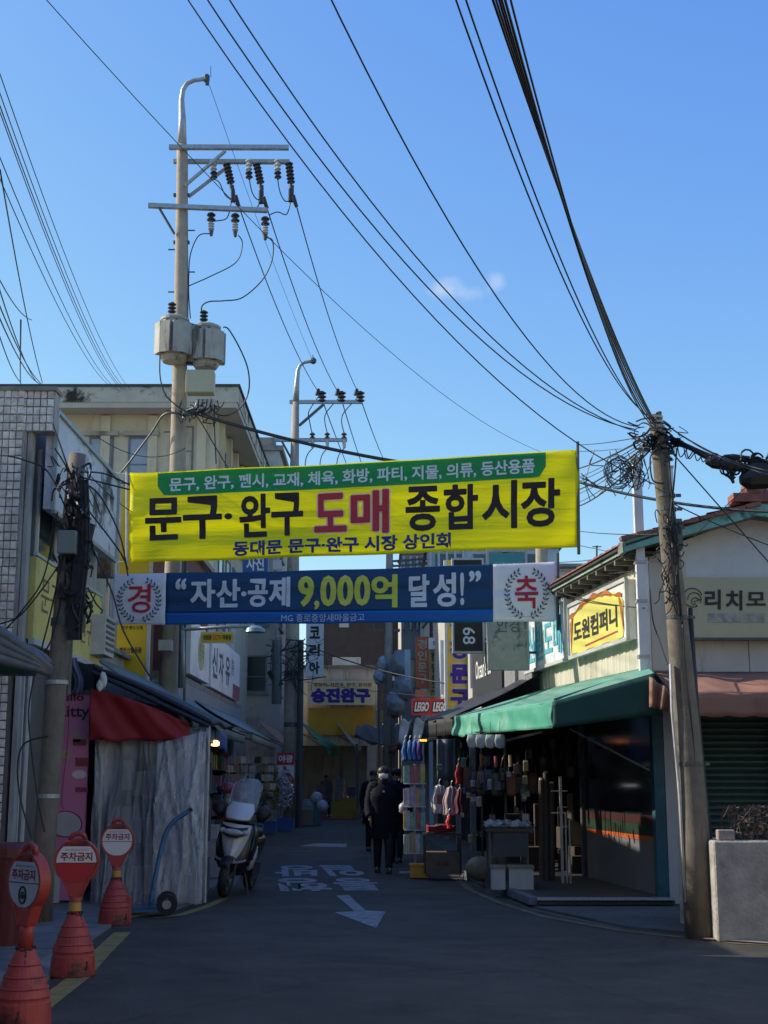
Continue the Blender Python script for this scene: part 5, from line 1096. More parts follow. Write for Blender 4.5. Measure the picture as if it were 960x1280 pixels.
for k in range(34):
    x0 = random.uniform(735, 805); q = [at(x0, random.uniform(560, 610), YR+.3), at(x0+random.uniform(-12, 12), random.uniform(580, 615), YR+.3), at(x0+random.uniform(-20, 20), random.uniform(560, 628), YR+.3)]; cl.tube(spline(q, 5), .005, 4)
cl.build('coiled_cable', mat('grey_cable', (.07, .07, .075), .5, .3, 10, 0), P3)
# near left leaning pole
YL = 15.1
P4 = thing('leaning_cable_pole', 'stained concrete pole leaning right, wrapped in cables, in front of the tiled building', 'utility pole', (at(52, 1142, YL).x, YL, 0))
lp = [(at(51, 1143, YL).x, YL, 0), at(56, 1050, YL), at(69, 880, YL), at(81, 740, YL), at(90, 640, YL), at(97, 568, YL)]
MB().tube(lp, [.125, .12, .11, .105, .1, .095], 20).build('shaft', M_poled, P4, smooth=True)
for y, x in ((995, 60), (853, 71), (780, 77.5), (775, 78), (712, 84)):
    p = at(x, y, YL); MB().rings([(p.x, YL, p.z-.022, .126, .126), (p.x, YL, p.z+.022, .124, .124)], 18).build('steel_band', M_galv if y in (995, 853) else M_dgalv, P4)
MB().tube([at(85, 868, YL+.14), at(88, 800, YL+.14), at(93, 720, YL+.14)], .03, 8).build('cable_conduit', M_dgalv, P4)
MB().tube([at(99.5, 790, YL-.1), at(103, 735, YL-.1)], .06, 10).build('splice_tube', M_dgalv, P4); MB().tube([at(99, 720, YL), at(113, 655, YL)], .06, 10).build('splice_tube', M_black, P4)
boxobj('cable_box', mat('grey_green_box', (.16, .19, .17), .6, .1, 3, .05, 20), (at(74, 694, YL-.2).x, YL-.32, at(74, 694, YL-.2).z), (at(97, 694, YL-.2).x, YL-.13, at(74, 665, YL-.2).z), P4, bevel=.01)
MB().ball(at(107, 673, YL-.1), .045, 8, 6).build('white_cap', M_insw, P4)
tg = MB(); random.seed(31)
for k in range(110):
    a = random.gauss(92, 9); b = random.uniform(575, 760); q = [at(a, b, YL+random.uniform(-.25, 0))]
    for _ in range(3): a += random.uniform(-9, 10); b += random.uniform(-12, 20); q.append(at(a, b, YL+random.uniform(-.3, 0)))
    tg.tube(spline(q, 5), random.choice((.006, .009, .014)), 4)
for k in range(12):
    a = 78+random.uniform(-3, 20); tg.tube(spline([at(a+12, 600, YL-.2), at(a+14, 680, YL-.2), at(a+6, 760, YL-.2), at(a+4, 800, YL-.2)], 6), random.choice((.012, .018, .025)), 5)
tg.build('cable_tangle', M_wire, P4)['kind'] = 'stuff'
tg = MB()
for p in ([(72, 640), (55, 720), (30, 760), (0, 795)], [(80, 690), (60, 780), (42, 850), (36, 900), (46, 990), (56, 1040)], [(96, 620), (120, 650), (150, 690), (160, 712)], [(100, 640), (118, 690), (140, 740), (155, 790), (190, 850)], [(78, 700), (50, 740), (24, 770), (0, 780)], [(100, 600), (125, 620), (150, 670), (160, 720)], [(100, 590), (130, 592), (162, 606)], [(100, 596), (130, 604), (162, 612)], [(60, 920), (30, 930), (22, 960), (26, 1000), (40, 1050)], [(84, 640), (60, 590), (30, 575), (10, 570)], [(68, 560), (78, 575), (86, 590)], [(66, 530), (80, 570), (90, 600)], [(82, 720), (64, 800), (40, 830)]):
    tg.tube(spline([at(x, y, YL-.15) for x, y in p], 8), .009, 4)
tg.build('loose_cables', M_wire, P4)['kind'] = 'stuff'
# street lamp arm on the transformer pole, with the CCTV plate
lm = thing('street_lamp', 'street lamp with a long level arm and flat hood, above the small yellow plate', 'street lamp', at(229, 790, 25.4))
MB().tube([at(229, 860, 25.4), at(229, 788, 25.4)], .035, 8).tube([at(229, 787, 25.4), at(318, 781.5, 25.4)], .032, 8).build('arm', M_galv, lm, smooth=True)
c = at(319, 787, 25.4); MB().rings([(c.x, 25.4, c.z-.06, .1, .1), (c.x, 25.4, c.z-.05, .19, .19), (c.x, 25.4, c.z+.02, .17, .17), (c.x, 25.4, c.z+.07, .09, .09)], 20).build('hood', mat('blue_grey_hood', (.2, .3, .36), .35, .1, 3, 0, metal=.3), lm)
pl = thing('warning_plate', 'small yellow plate reading 방범용 CCTV 작동중, hanging from the lamp arm', 'sign', at(271, 805, 25.4))
a_ = at(250.5, 804, 25.38); b_ = at(293, 789.5, 25.38)
boxobj('plate', mat('plate_cream', (.6, .56, .4), .5, .05, 3, 0), (a_.x, 25.38, a_.z), (b_.x, 25.41, b_.z), pl); boxobj('print', mat('plate_yellow', (.75, .45, .01), .5, .05, 3, 0), (a_.x+.03, 25.372, a_.z+.03), (b_.x-.03, 25.379, b_.z-.03), pl)
fn = plane_fn((a_.x, 25.37, a_.z), (1, 0, 0), (0, 0, 1), (0, -1, 0), .004); W_ = b_.x-a_.x; H_ = b_.z-a_.z
text_on('방범용', M_ink, pl, fn, W_*.09, W_*.33, H_*.28, H_*.72, .03); text_on('CCTV', M_mred, pl, fn, W_*.36, W_*.62, H_*.3, H_*.7, .02); text_on('작동중', M_ink, pl, fn, W_*.65, W_*.91, H_*.28, H_*.72, .03)
for x in (258, 286): MB().bar(at(x, 789.5, 25.4), at(x, 784, 25.4), .02).build('hanger', M_dgalv, pl)
# far pole and wrapped machines in the middle
P5 = thing('far_utility_pole', 'thin pale far pole with a rack, left of the orange red vertical sign', 'utility pole', (at(484, 1000, 47).x, 47, 0))
MB().tube([(at(484, 1030, 47).x, 47, 0), at(485, 850, 47), at(487, 690, 47)], [.17, .15, .12], 14).build('shaft', M_pole, P5, smooth=True)
MB().bar(at(466, 776, 47), at(507, 776, 47), .1).bar(at(466, 788, 47), at(500, 788, 47), .1).bar(at(467, 776, 47), at(467, 788, 47), .06).bar(at(506, 776, 47), at(506, 788, 47), .06).build('rack', M_dgalv, P5)
r_ = MB(); r_.bar(at(485, 702, 47), at(538, 698, 47), .07).bar(at(487, 708, 47), at(541, 704, 47), .07)
for i in range(6): r_.bar(at(488+i*9, 702, 47), at(493+i*9, 708, 47), .05)
r_.build('lattice_arm', M_dgalv, P5)
M_wrap = mat('grey_wrap', (.24, .245, .25), .35, .4, 4, .8, 10)
ac = thing('wrapped_machine', 'bulky machine wrapped in grey plastic beside the thin far pole', 'machine', at(498, 905, 46))
b = MB()
for (x, y, rx, rz, s_) in ((500, 830, 12, 17, 0), (504, 858, 13, 18, 1), (494, 880, 12, 16, 2)):
    c = at(x, y, 46); b.ball(c, (rx/1700*46, .35, rz/1700*46), 22, 16, .13).box((c.x-rx/1700*30, 45.8, c.z-rz/1700*40), (c.x+rx/1700*34, 46.2, c.z+rz/1700*34), rz=.4)
b.build('wrapping', M_wrap, ac, smooth=True); boxobj('support', M_dgalv, (at(490, 1, 46).x*0+at(490, 900, 46).x, 45.8, 0), (at(494, 900, 46).x, 46.1, at(494, 900, 46).z), ac)
ac = thing('wrapped_machine', 'smaller light grey wrapped unit left of the thin far pole', 'machine', at(475, 855, 46.5))
b = MB()
for (x, y, rx, rz) in ((478, 832, 7, 12), (474, 846, 8, 10)): b.ball(at(x, y, 46.5), (rx/1700*46, .3, rz/1700*46), 12, 9, .1)
b.build('wrapping', mat('pale_wrap', (.36, .38, .39), .4, .3, 4, .8, 10), ac); boxobj('support', M_dgalv, (at(472, 900, 46.5).x, 46.4, 0), (at(475, 900, 46.5).x, 46.6, at(475, 850, 46.5).z), ac)
P6 = thing('far_utility_pole', 'short pale pole top standing behind the right end of the two banners', 'utility pole', (at(678, 760, 33).x, 33, 0)); MB().tube([(at(678, 900, 33).x, 33, 0), at(677, 684, 33), at(677, 640, 33)], [.2, .15, .13], 14).build('shaft', M_pole, P6, smooth=True)

# ================================================================== OVERHEAD WIRES, each a thing
def wire(label, p, q, sag=.3, r=.008, group=None, n=22, name='overhead_wire', m=M_wire):
    p = at(*p); q = at(*q); pts = []
    for i in range(n+1):
        t = i/n; v = p+(q-p)*t; v.z -= sag*4*t*(1-t); pts.append(v)
    o = MB().tube(pts, r, 5).build(name, m, None, smooth=True); tag(o, label, 'wire', group); return o
G1 = 'thick bundle of wires running overhead to the right leaning pole'
for i, x in enumerate((596, 601, 606, 610, 615, 623)): wire(('leftmost', 'second', 'third', 'fourth', 'fifth', 'rightmost')[i]+' wire of the thick bundle of six dropping to the right pole', (x, -60, 5.6), (816+i*1.2, 522+i*3, YR-.05+.02*i), .18+.06*i, .006 if i % 2 else .0075, G1)
for i, x in enumerate((556, 569)): wire(('left', 'right')[i]+' wire of the thin pair just left of the thick bundle', (x, -40, 6), (811+i*2, 520+i*4, YR), .42-.02*i, .0055, 'pair of wires left of the thick bundle')
wire('single wire from the top centre passing right of the small clouds', (395, -40, 7), (800, 534, YR), .62, .0058)
for i, x in enumerate((243, 262)): wire(('lower', 'upper')[i]+' long wire of the pair passing left of the small clouds', (x, -25+i*-14, 8), (795+i*3, 537+i*3, YR), .62-.03*i, .006, 'pair of wires left of the small clouds')
wire('long wire from the top left passing over the yellow banner end', (215, -30, 9), (820, 606, YR+.3), .62, .006)
wire('thin wire crossing behind the transformer pole top towards the right', (35, -26, 13), (680, 566, 38), .8, .006)
for i, ((x, y), s_) in enumerate(zip(((397.5, 489), (422.5, 490), (446.5, 488)), strain)):
    p = s_; q = at(x, y, Y2); pts = []
    for k in range(19): t = k/18; v = p+(q-p)*t; v.z -= .35*4*t*(1-t); pts.append(v)
    tag(MB().tube(pts, .013, 5).build('power_line', M_wire, None, smooth=True), ('left', 'middle', 'right')[i]+'most power line between the two hooked poles' if i != 1 else 'middle power line between the two hooked poles', 'wire', 'three power lines between the hooked poles')
wire('faint earth wire joining the two hooked pole tops', (262, 107, YP), (391, 451, Y2), .2, .006)
for i, (a, b) in enumerate((((404, 503), (442, 600)), ((428, 503), (456, 590)), ((452, 502), (480, 575)))): wire(('left', 'middle', 'right')[i]+' power line leading on from the far hooked pole', (*a, Y2), (*b, 72), .1, .02, 'power lines beyond the far pole')
G2 = 'wires crossing the sky at the left edge'
for i, (a, b, r) in enumerate((((-30, 5), (164, 488), .008), ((-25, 45), (158, 487), .008), ((-25, 62), (156, 488), .009), ((-25, 70), (153, 487), .008), ((-25, 135), (151, 489), .008), ((-25, 165), (148, 488), .008))): wire(('uppermost', 'second', 'third', 'fourth', 'fifth', 'lowest')[i]+' wire of the fan from the left edge to the cream roof', (*a, 11), (*b, 39.5), .5, r*.75, G2)
lo_ = []
for i, (a, b) in enumerate((((0, 212), (53, 478)), ((-15, 315), (46, 478)), ((-15, 345), (52, 480)), ((-20, 355), (26, 478)), ((-20, 310), (40, 400)), ((26, 400), (26, 480)), ((-10, 375), (50, 480)))): wire(('longest steep wire', 'second steep wire', 'third steep wire', 'fourth steep wire', 'short slanting wire', 'upright wire', 'lowest wire')[i]+' near the left edge above the tiled building', (*a, 12), (*b, 26), .15, .008, 'steep wires at the lower left of the sky')
wire('thick black cable from the cream box passing behind the yellow banner', (246, 517, YP-.3), (722, 601, 24.2), .25, .035)
wire('thick black cable continuing right of the banner over the red tiled roof', (725, 603, 17.2), (975, 640, 15.5), .08, .019)
G3 = 'cables fanned between the banner end and the right pole'
for i in range(7): wire(('topmost', 'second', 'third', 'fourth', 'fifth', 'sixth', 'lowest')[i]+' cable of the fan between yellow banner end and right pole', (690, 590+i*7.0+(i % 2)*4, 36), (806+i, 548+i*2.5, YR+.1), .12+.03*i, .006 if i % 3 else .012, G3, name='overhead_cable')
wire('thin wire from the banner top right to the pole head', (725, 556, 22), (806, 545, YR), .02, .006); wire('thin level wire left of the white mast', (725, 664, 22), (822, 668, YR+.3), .02, .006)
for i, (a, b) in enumerate((((826, 526), (985, 598)), ((832, 530), (985, 592)))): wire('thin wire above the black splice box on the right' if i else 'upper thin wire leaving the right pole head', (*a, YR), (*b, 12.2), .1, .006)
wire('wire dropping right from the pole head across the tiled gable', (828, 552, YR), (985, 730, 16), .0, .008); wire('wire crossing the red tiled ridge at the right edge', (826, 622, YR), (985, 690, 15.5), .03, .007)
wire('thin wire running up from the gable to the black splice box', (866, 672, 16.5), (952, 590, 13), .0, .005)
for (a, b, lab) in (((690, 712, 22), (792, 714, 17.1), 'thin wire level with the top of the blue banner'), ((690, 737, 20.9), (806, 760, 17.0), 'thin wire crossing the torn yellow sign'), ((120, 545, 20), (232, 560, YP), 'slack wire in front of the cream windows'), ((95, 575, YL), (165, 640, 22), 'wire from the left leaning pole to the banner corner'), ((370, 800, 44.5), (620, 862, 30), 'thick slack cable sagging across the lane below the blue banner'), ((380, 852, 44.5), (560, 872, 33), 'cable crossing in front of the toy shop sign')):
    wire(lab, a, b, .25 if 'slack' in lab else .05, .02 if 'thick' in lab else .008)
sb = thing('splice_box', 'black lumpy cable splice and coiled lashings hanging on wires at the right edge', 'cable splice', at(925, 600, 13.2))
b = MB()
for (x0, y0, x1, y1, r) in ((882, 577, 930, 584, .06), (905, 570, 960, 578, .035), (925, 600, 975, 596, .11), (930, 585, 975, 590, .08)): b.tube([at(x0, y0, 13.2), at(x0*.8+x1*.2, y0*.8+y1*.2, 13.2), at(x0*.2+x1*.8, y0*.2+y1*.8, 13.2), at(x1, y1, 13.2)], [r*.4, r, r*1.05, r*.6], 9)
for k in range(26):
    x = random.uniform(890, 970); y = random.gauss(582, 9); b.tube(arc(at(x, y, 13.15), random.uniform(.03, .07), random.uniform(0, 3), random.uniform(4, 9), 10), .01, 4)
for x in (918, 932, 945): b.tube([at(x, 585, 13.2), at(x-4, 597, 13.2), at(x-1, 604, 13.2)], [.03, .025, .015], 6)
b.build('splice_case', M_black, sb)
G4 = MB(); random.seed(44)
for k in range(9): G4.tube(spline([at(838, 545+k*1.2, YR), at(860, 556+k*.6, YR-.15), at(885, 567+k*.9, 13.4), at(910, 577, 13.2)], 8), .009, 4)
for k in range(6): x = random.uniform(845, 900); G4.tube(spline([at(x, 557+(x-845)*.22, YR-.1), at(x+4, 571+(x-845)*.22, YR-.1), at(x+12, 561+(x-845)*.22, YR-.1)], 6), .006, 4)
tag(G4.build('overhead_cable', M_wire), 'lashed cable bundle between the right pole head and the black splice', 'cable')
# ================================================================== STREET FURNITURE AND GOODS
M_pred = mat('red_plastic', (.36, .045, .035), .5, .25, 5, .15, 30, dirt=(60, 26, 22), dirt_amt=.7)
M_sred = mat('sign_red', (.40, .02, .025), .4, .08, 4, 0)
M_swht = mat('sign_white', (.62, .6, .58), .45, .05, 4, 0)
M_sgry = mat('sign_grey_blue', (.34, .38, .42), .45, .05, 4, 0)
M_stxt = mat('sign_text_red', (.20, .008, .02), .5, .05, 4, 0)
M_tape = mat('yellow_tape', (.42, .28, .05), .4, .15, 8, .1, 20)
M_chain = mat('chain_steel', (.05, .045, .04), .5, .3, 20, 0, metal=.5)
def no_parking(label, loc, rz, small, text_bg, lower, mark=None, tape=True, tail=False):
    t = thing('no_parking_stand', label, 'parking stand', loc, rz, 'red no parking stands along the yellow line')
    K = dict(world=False)
    MB().rings([(0, 0, 0, .17, .17), (0, 0, .012, .175, .175), (0, 0, .10, .17, .17), (0, 0, .155, .165, .165), (0, 0, .165, .158, .158), (0, 0, .178, .158, .158), (0, 0, .19, .163, .163), (0, 0, .26, .138, .138), (0, 0, .35, .105, .105), (0, 0, .43, .072, .072), (0, 0, .47, .052, .052)], 28).build('base', M_pred, t, smooth=False, **K)
    for q in (.235, .3, .37): MB().rings([(0, 0, q, .150-(q-.235)*.36, .150-(q-.235)*.36), (0, 0, q+.006, .1535-(q-.235)*.36, .1535-(q-.235)*.36), (0, 0, q+.012, .149-(q-.235)*.36, .149-(q-.235)*.36)], 28).build('rib', M_pred, t, **K)
    MB().rings([(0, 0, .468, .046, .046), (0, 0, .56, .044, .042), (0, 0, .60, .05, .042)], 20).build('neck', M_pred, t, smooth=True, **K)
    if tape: MB().rings([(0, 0, .49, .049, .049), (0, 0, .555, .048, .048)], 20, cap=False).build('tape', M_tape, t, **K)
    # paddle: outline of disc with a throat, extruded
    zc, r, th = .865, .178, .038
    out = []
    a0 = -math.pi/2+.62
    for i in range(41):
        a = a0+(2*math.pi-1.24)*i/40; out.append((r*math.cos(a), zc+r*math.sin(a)))
    body = [(x, z) for x, z in out]
    pts = body+[(-.055, .60), (.055, .60)]
    fr = MB()
    def ring_out(sc): return [((x)*sc if z > .61 else x*.9, (z-zc)*sc+zc if z > .61 else z) for x, z in pts]
    for y0, y1, s0, s1 in ((-th, -th, 1.0, .9), (-th, th, 1.0, 1.0), (th, th, .9, 1.0)):
        A_ = ring_out(s0); B_ = ring_out(s1); n = len(A_); k = len(fr.v)
        if y0 != y1: va = [Vector((x, y0, z)) for x, z in A_]; vb = [Vector((x, y1, z)) for x, z in B_]
        else: va = [Vector((x, y0, z)) for x, z in A_]; vb = [Vector((x, y1, z)) for x, z in B_]
        fr.add(va+vb, [(i, (i+1) % n, (i+1) % n+n, i+n) for i in range(n)])
    fo = fr.build('sign_frame', M_pred, t, **K)
    inner = ring_out(.9)
    for sy in (-1, 1):
        MB().add([Vector((x, sy*(th-.008), z)) for x, z in inner]+[Vector((x, sy*th, z)) for x, z in inner], [tuple(range(len(inner)))]+[(i, (i+1) % len(inner), (i+1) % len(inner)+len(inner), i+len(inner)) for i in range(len(inner))]).build('recessed_panel', M_pred, fo, **K)
    # handle hole across the top
    MB().tube([(-.06, 0, zc+.165), (-.045, 0, zc+.205), (0, 0, zc+.222), (.045, 0, zc+.205), (.06, 0, zc+.165)], .02, 8).build('handle', M_pred, fo, smooth=True, **K)
    MB().box((-.055, -th-.001, zc+.128), (.055, -th+.012, zc+.143)).build('handle_slot', M_dred, fo, **K)
    yf = -th-.002; rr = r*.88
    def seg(za, zb, m, nm, yy=yf):
        P = []
        for i in range(13): z = za+(zb-za)*i/12; P.append((math.sqrt(max(0, rr*rr-(z-zc)**2)), z))
        vs = [Vector((x, yy, z)) for x, z in P]+[Vector((-x, yy, z)) for x, z in reversed(P)]
        n = len(vs); return MB().add(vs+[v+Vector((0, .008, 0)) for v in vs], [tuple(range(n))]+[(i, (i+1) % n, (i+1) % n+n, i+n) for i in range(n)]).build(nm, m, t, **K)
    seg(zc-.005, zc+.118, text_bg, 'white_face')
    seg(zc-rr+.004, zc-.012, lower, 'lower_face')
    tf = lambda a, b: Vector((a, yf-.0025, zc+b))
    text_on('주차금지', M_stxt, t, tf, -.125, .125, .008, .075, .03, world=False)
    text_on(small, M_stxt, t, tf, -.09, .09, .085, .1, .0, world=False)
    if mark:
        mk = MB(); c = Vector((0, yf-.003, zc-.08))
        mk.tube([c+Vector((.035*math.cos(i*math.pi/10), 0, .05*math.sin(i*math.pi/10))) for i in range(21)], .006, 5).box((-.02, yf-.006, zc-.1), (.02, yf-.002, zc-.075)).box((-.014, yf-.006, zc-.072), (.014, yf-.002, zc-.06)); mk.build('car_mark', M_ink, t, **K)
    ch_ = MB()
    for i in range(14):
        a = i*math.pi/7; c = Vector((.058*math.cos(a), .058*math.sin(a), .47+.006*math.sin(a*2))); d = Vector((-math.sin(a), math.cos(a), 0))
        ch_.tube([c-d*.014, c-d*.007+Vector((0, 0, .008*(1 if i % 2 else -1))), c+d*.014], .005, 5)
    for i in range(12):
        q = i/11; rad = .06+.12*q; a = -.55 - .2*q; c = Vector((rad*math.cos(a), rad*math.sin(a), .47-.38*q)); ch_.tube([c, c+Vector((.006*(-1)**i, -.004, -.03))], .006, 5)
    ch_.build('chain', M_chain, t, **K)
    if tail: MB().box((.08, -.06, 0), (.17, .05, .3)).build('side_weight', M_pred, t, world=False, bevel=.02)
    return t
g0 = ground(27, 1290); no_parking('nearest red no parking stand, turned sideways, a small mark on its lower face', (g0.x, g0.y, .02), R(-42), '불법주차시', M_sgry, M_sgry, mark=True, tape=False)
g0 = ground(90, 1222); no_parking('red no parking stand with an all red lower face, middle of the three', (g0.x-.02, g0.y+.1, .0), R(3), '월요부터토요일까지', M_swht, M_sred)
g0 = ground(141, 1157); no_parking('red no parking stand with white upper and lower faces, farthest of the three', (g0.x, g0.y+.1, .0), R(5), '불법주차금지', M_swht, M_swht, tail=True)
# hand truck
ht = thing('hand_truck', 'blue steel hand truck leaning against the plastic sheeting', 'hand truck', (at(200, 1135, 15.9).x, 15.9, .02))
M_blue = mat('blue_paint', (.015, .10, .19), .45, .2, 8, .1, 30, dirt=(40, 60, 66), dirt_amt=.4)
hx = .0
fr = MB()
for dy in (-.12, .16):
    fr.tube(spline([at(188, 1132, 15.85+dy), at(196, 1086, 15.95+dy), at(206, 1045, 16.05+dy), at(217, 1027, 16.1+dy), at(236, 1014, 16.15+dy)], 6), .026, 8)
fr.bar(at(192, 1110, 15.75), at(192, 1110, 16.05), .03).bar(at(200, 1070, 15.85), at(200, 1070, 16.15), .03).bar(at(210, 1040, 15.95), at(210, 1040, 16.25), .03)
fr.build('frame', M_blue, ht, smooth=True)
MB().tube([at(228, 1018.5, 16.02), at(240, 1011, 16.04)], .024, 8).build('grip', M_black, ht); MB().tube([at(228, 1018.5, 16.3), at(240, 1011, 16.32)], .024, 8).build('grip', M_black, ht)
MB().prism([at(158, 1139, 15.7), at(212, 1137, 15.7), at(212, 1137, 15.7)+Vector((0, .35, 0)), at(158, 1139, 15.7)+Vector((0, .35, 0))], (0, 0, .015)).build('toe_plate', M_blue, ht)
for dy in (-.2, .22):
    c = at(209, 1124, 15.9+dy); c.z = .14; wb = MB().tube([c-Vector((0, .025, 0)), c+Vector((0, .025, 0))], .115, 20).build('wheel', M_black, ht); MB().tube([c-Vector((0, .03, 0)), c+Vector((0, .03, 0))], .05, 14).build('rim', M_galv, wb)
MB().tube([at(209, 1124, 15.65), at(209, 1124, 16.15)], .014, 6).build('axle', M_dgalv, ht)

# ---------------- stall wrapped in plastic, red awning
sx0, sx1 = at(114, 1100, 17.2).x, at(258, 1100, 17.2).x
st = thing('plastic_stall', 'stall closed off with hanging streaky clear plastic sheeting under the red awning', 'stall', ((sx0+sx1)/2, 18.2, .02))
M_film = clear('plastic_film', (205, 207, 208), .22, .12, bump=.55, bscale=3.4, stretch=(1.5, 1.5, .45), lo=.1, bdist=.07)  # opacity noise paints pale highlight streaks into the film
random.seed(61)
FOLD = [(random.uniform(-.1, 1.1), random.uniform(.006, .04), random.uniform(.02, .085), random.uniform(-.22, .22), random.uniform(-.1, 1.1), random.uniform(.15, .7)) for _ in range(46)]
def folds(u, v, wob=1.0):
    w = 0.0
    for c0, wd, am, sl, vc, ve in FOLD:
        d = (u-c0-sl*(vc-v)*wob-.012*math.sin(v*9+c0*40))/wd
        if abs(d) < 3: w += am*math.exp(-d*d)*math.exp(-((v-vc)/ve)**2)
    return w
def shf(u, v):
    return Vector((sx0+(sx1-sx0)*u+.012*math.sin(v*11+u*30), 17.17-folds(u, v)-.05*math.sin(u*5+v*3)-.12*(1-v)**3*abs(math.sin(u*7)), .03+2.12*v+.01*math.sin(u*40)*(1-v)))
MB().sheet(shf, 190, 26, .004).build('front_sheet', M_film, st, smooth=True)
MB().sheet(lambda u, v: Vector((sx1-.01-.02*math.sin(u*50)-.34*u, 17.2+2.1*u, .03+(2.1-.1*u)*v)), 60, 8, .004).build('side_sheet', M_film, st, smooth=True)
M_film2 = clear('plastic_film_thick', (218, 220, 220), .3, .1, bump=.55, bscale=3.8, stretch=(1.5, 1.5, .45), lo=.14, bdist=.07)
MB().sheet(lambda u, v: Vector((sx1-.62+.6*u, 17.02-folds(u*.5+.2, v, 2)*1.1-.06*(1-v), .04+(1.9+.16*u)*v)), 90, 20, .004).build('gathered_sheet', M_film2, st, smooth=True)
for x in (sx0+.05, (sx0+sx1)/2+.25, sx1-.03): MB().tube([(x, 17.32, .02), (x, 17.32, 2.2)], .022, 8).build('post', M_dred if abs(x-(sx0+sx1)/2-.25) < .01 else M_galv, st)
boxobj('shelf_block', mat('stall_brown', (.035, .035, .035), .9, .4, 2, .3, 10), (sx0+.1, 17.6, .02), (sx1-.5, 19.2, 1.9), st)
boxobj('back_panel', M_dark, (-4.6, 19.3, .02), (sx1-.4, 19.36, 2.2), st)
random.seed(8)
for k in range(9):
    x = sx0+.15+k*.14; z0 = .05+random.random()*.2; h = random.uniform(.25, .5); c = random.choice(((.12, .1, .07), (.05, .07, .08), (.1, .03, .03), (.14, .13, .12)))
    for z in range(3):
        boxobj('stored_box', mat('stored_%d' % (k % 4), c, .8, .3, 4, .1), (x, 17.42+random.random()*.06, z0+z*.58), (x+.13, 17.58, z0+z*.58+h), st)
# roof of the stall (dark, slopes to the lane) and red gable valance
ra = thing('red_awning', 'red cloth awning end hanging from a dark sloping stall roof, above the plastic sheeting', 'awning', ((sx0+sx1)/2, 17.6, 2.0))
M_rcl = mat('red_cloth', (.30, .015, .02), .65, .12, 2, .25, 10, trans=.15)
T0, T1 = at(112, 860, 17.0), at(236, 905, 17.0); B0, B1 = at(112, 926, 17.0), at(236, 925, 17.0)
def rv(u, v):
    tp = T0*(1-u)+T1*u+Vector((0, 0, .05*math.sin(u*3.1))); bt = B0*(1-u)+B1*u+Vector((0, 0, .012*math.sin(u*17)))
    p = bt*(1-v)+tp*v; p.y += -.03*math.sin(u*9+v*4)-.05*v*math.sin(u*3)+.01*math.sin(u*26+v*9); return p
MB().sheet(rv, 50, 12, .008).build('valance', M_rcl, ra, smooth=True)
M_nvy = mat('dark_navy_canvas', (.012, .014, .024), .6, .2, 3, .25, 10)
r0, r1 = at(116, 838, 17.0), at(262, 906, 17.0)
MB().sheet(lambda u, v: (r0*(1-u)+r1*u)+Vector((0, 0, .04+.03*math.sin(u*3.1)-.02*math.sin(v*12)))+Vector((0, 2.6*v, 0)), 20, 12, .05).build('roof_canvas', M_nvy, ra, smooth=True)
for a, b in (((r0), (r1)),): MB().tube([a+Vector((0, -.03, -.02)), b+Vector((0, -.03, -.02))], .03, 8).build('front_rail', M_nvy, ra)
wv = thing('blue_valance', 'blue cloth valance on the lane side of the stall roof, over a small lit lamp', 'awning', (at(266, 920, 19).x, 19, 2.1))
MB().sheet(lambda u, v: at(249+35*u, 896+24*u, 17.1+3.2*u)+Vector((0, 0, -.24*(1-v)-.012*math.sin(u*20))), 24, 4, .01).build('cloth', mat('blue_cloth', (.03, .10, .36), .6, .12, 3, .2, 12, trans=.15), wv, smooth=True)
lp_ = thing('lamp', 'small warm lit lamp under the blue valance', 'lamp', at(269, 934, 18.8)); c = at(269, 929, 18.8)
MB().rings([(c.x, 18.8, c.z-.04, .03, .03), (c.x, 18.8, c.z-.03, .055, .045), (c.x, 18.8, c.z+.02, .055, .045), (c.x, 18.8, c.z+.04, .02, .02)], 12).build('bulb', mat('lit_bulb', (.9, .6, .3), .5, 0, 3, 0, emit=((255, 190, 110), 4.0)), lp_); MB().bar(c+Vector((0, 0, .04)), c+Vector((0, 0, .2)), .015).build('flex', M_wire, lp_)
# pink shop panel
pp = thing('pink_panel', 'pink printed shop panel behind the left leaning pole, with dark lettering at its top', 'sign board', (at(90, 1060, 17.35).x, 17.35, .7))
M_pink = mat('pink_print', (.58, .2, .34), .5, .1, 2, .05, 10, dirt=(120, 60, 86), dirt_amt=.2)
a_ = at(50, 1064, 17.3); b_ = at(113, 868, 17.3)
boxobj('panel', M_pink, (a_.x, 17.3, .05), (b_.x, 17.36, b_.z), pp)
fn = pxfn(17.3, .008)
M_mag = mat('letter_magenta', (.10, .012, .05), .5, .1, 4, 0)
text_on('Hello', M_mag, pp, fn, 66, 105, 876, 866.5, .02); text_on('Kitty', M_mag, pp, fn, 70, 112, 900, 882, .02, heavy=.006)
for (x0, y0, x1, y1, m_) in ((91, 924, 108, 932, 'dull_red_band'), (94, 947, 111, 958, 'dull_red_band'), (94, 984, 110, 990, 'dull_red_band')): MB().add([fn(x0, y1), fn(x1, y1), fn(x1, y0), fn(x0, y0)], [(0, 1, 2, 3)]).build('printed_band', mat('dull_red_band', (.26, .05, .07), .5, .2, 5, 0), pp)
MB().add([fn(99+9*math.cos(i*math.pi/8), 968+5.5*math.sin(i*math.pi/8)) for i in range(16)], [tuple(range(16))]).build('white_patch', M_swht, pp)
for (x, y) in ((96, 922), (83, 943)): 
    for k in range(6): MB().add([fn(x+4*math.cos(k*1.05)+2.4*math.cos(i*math.pi/4), y+4*math.sin(k*1.05)+2.4*math.sin(i*math.pi/4)) for i in range(8)], [tuple(range(8))]).build('printed_petal', mat('cream_print', (.45, .36, .2), .5, .1, 5, 0), pp)
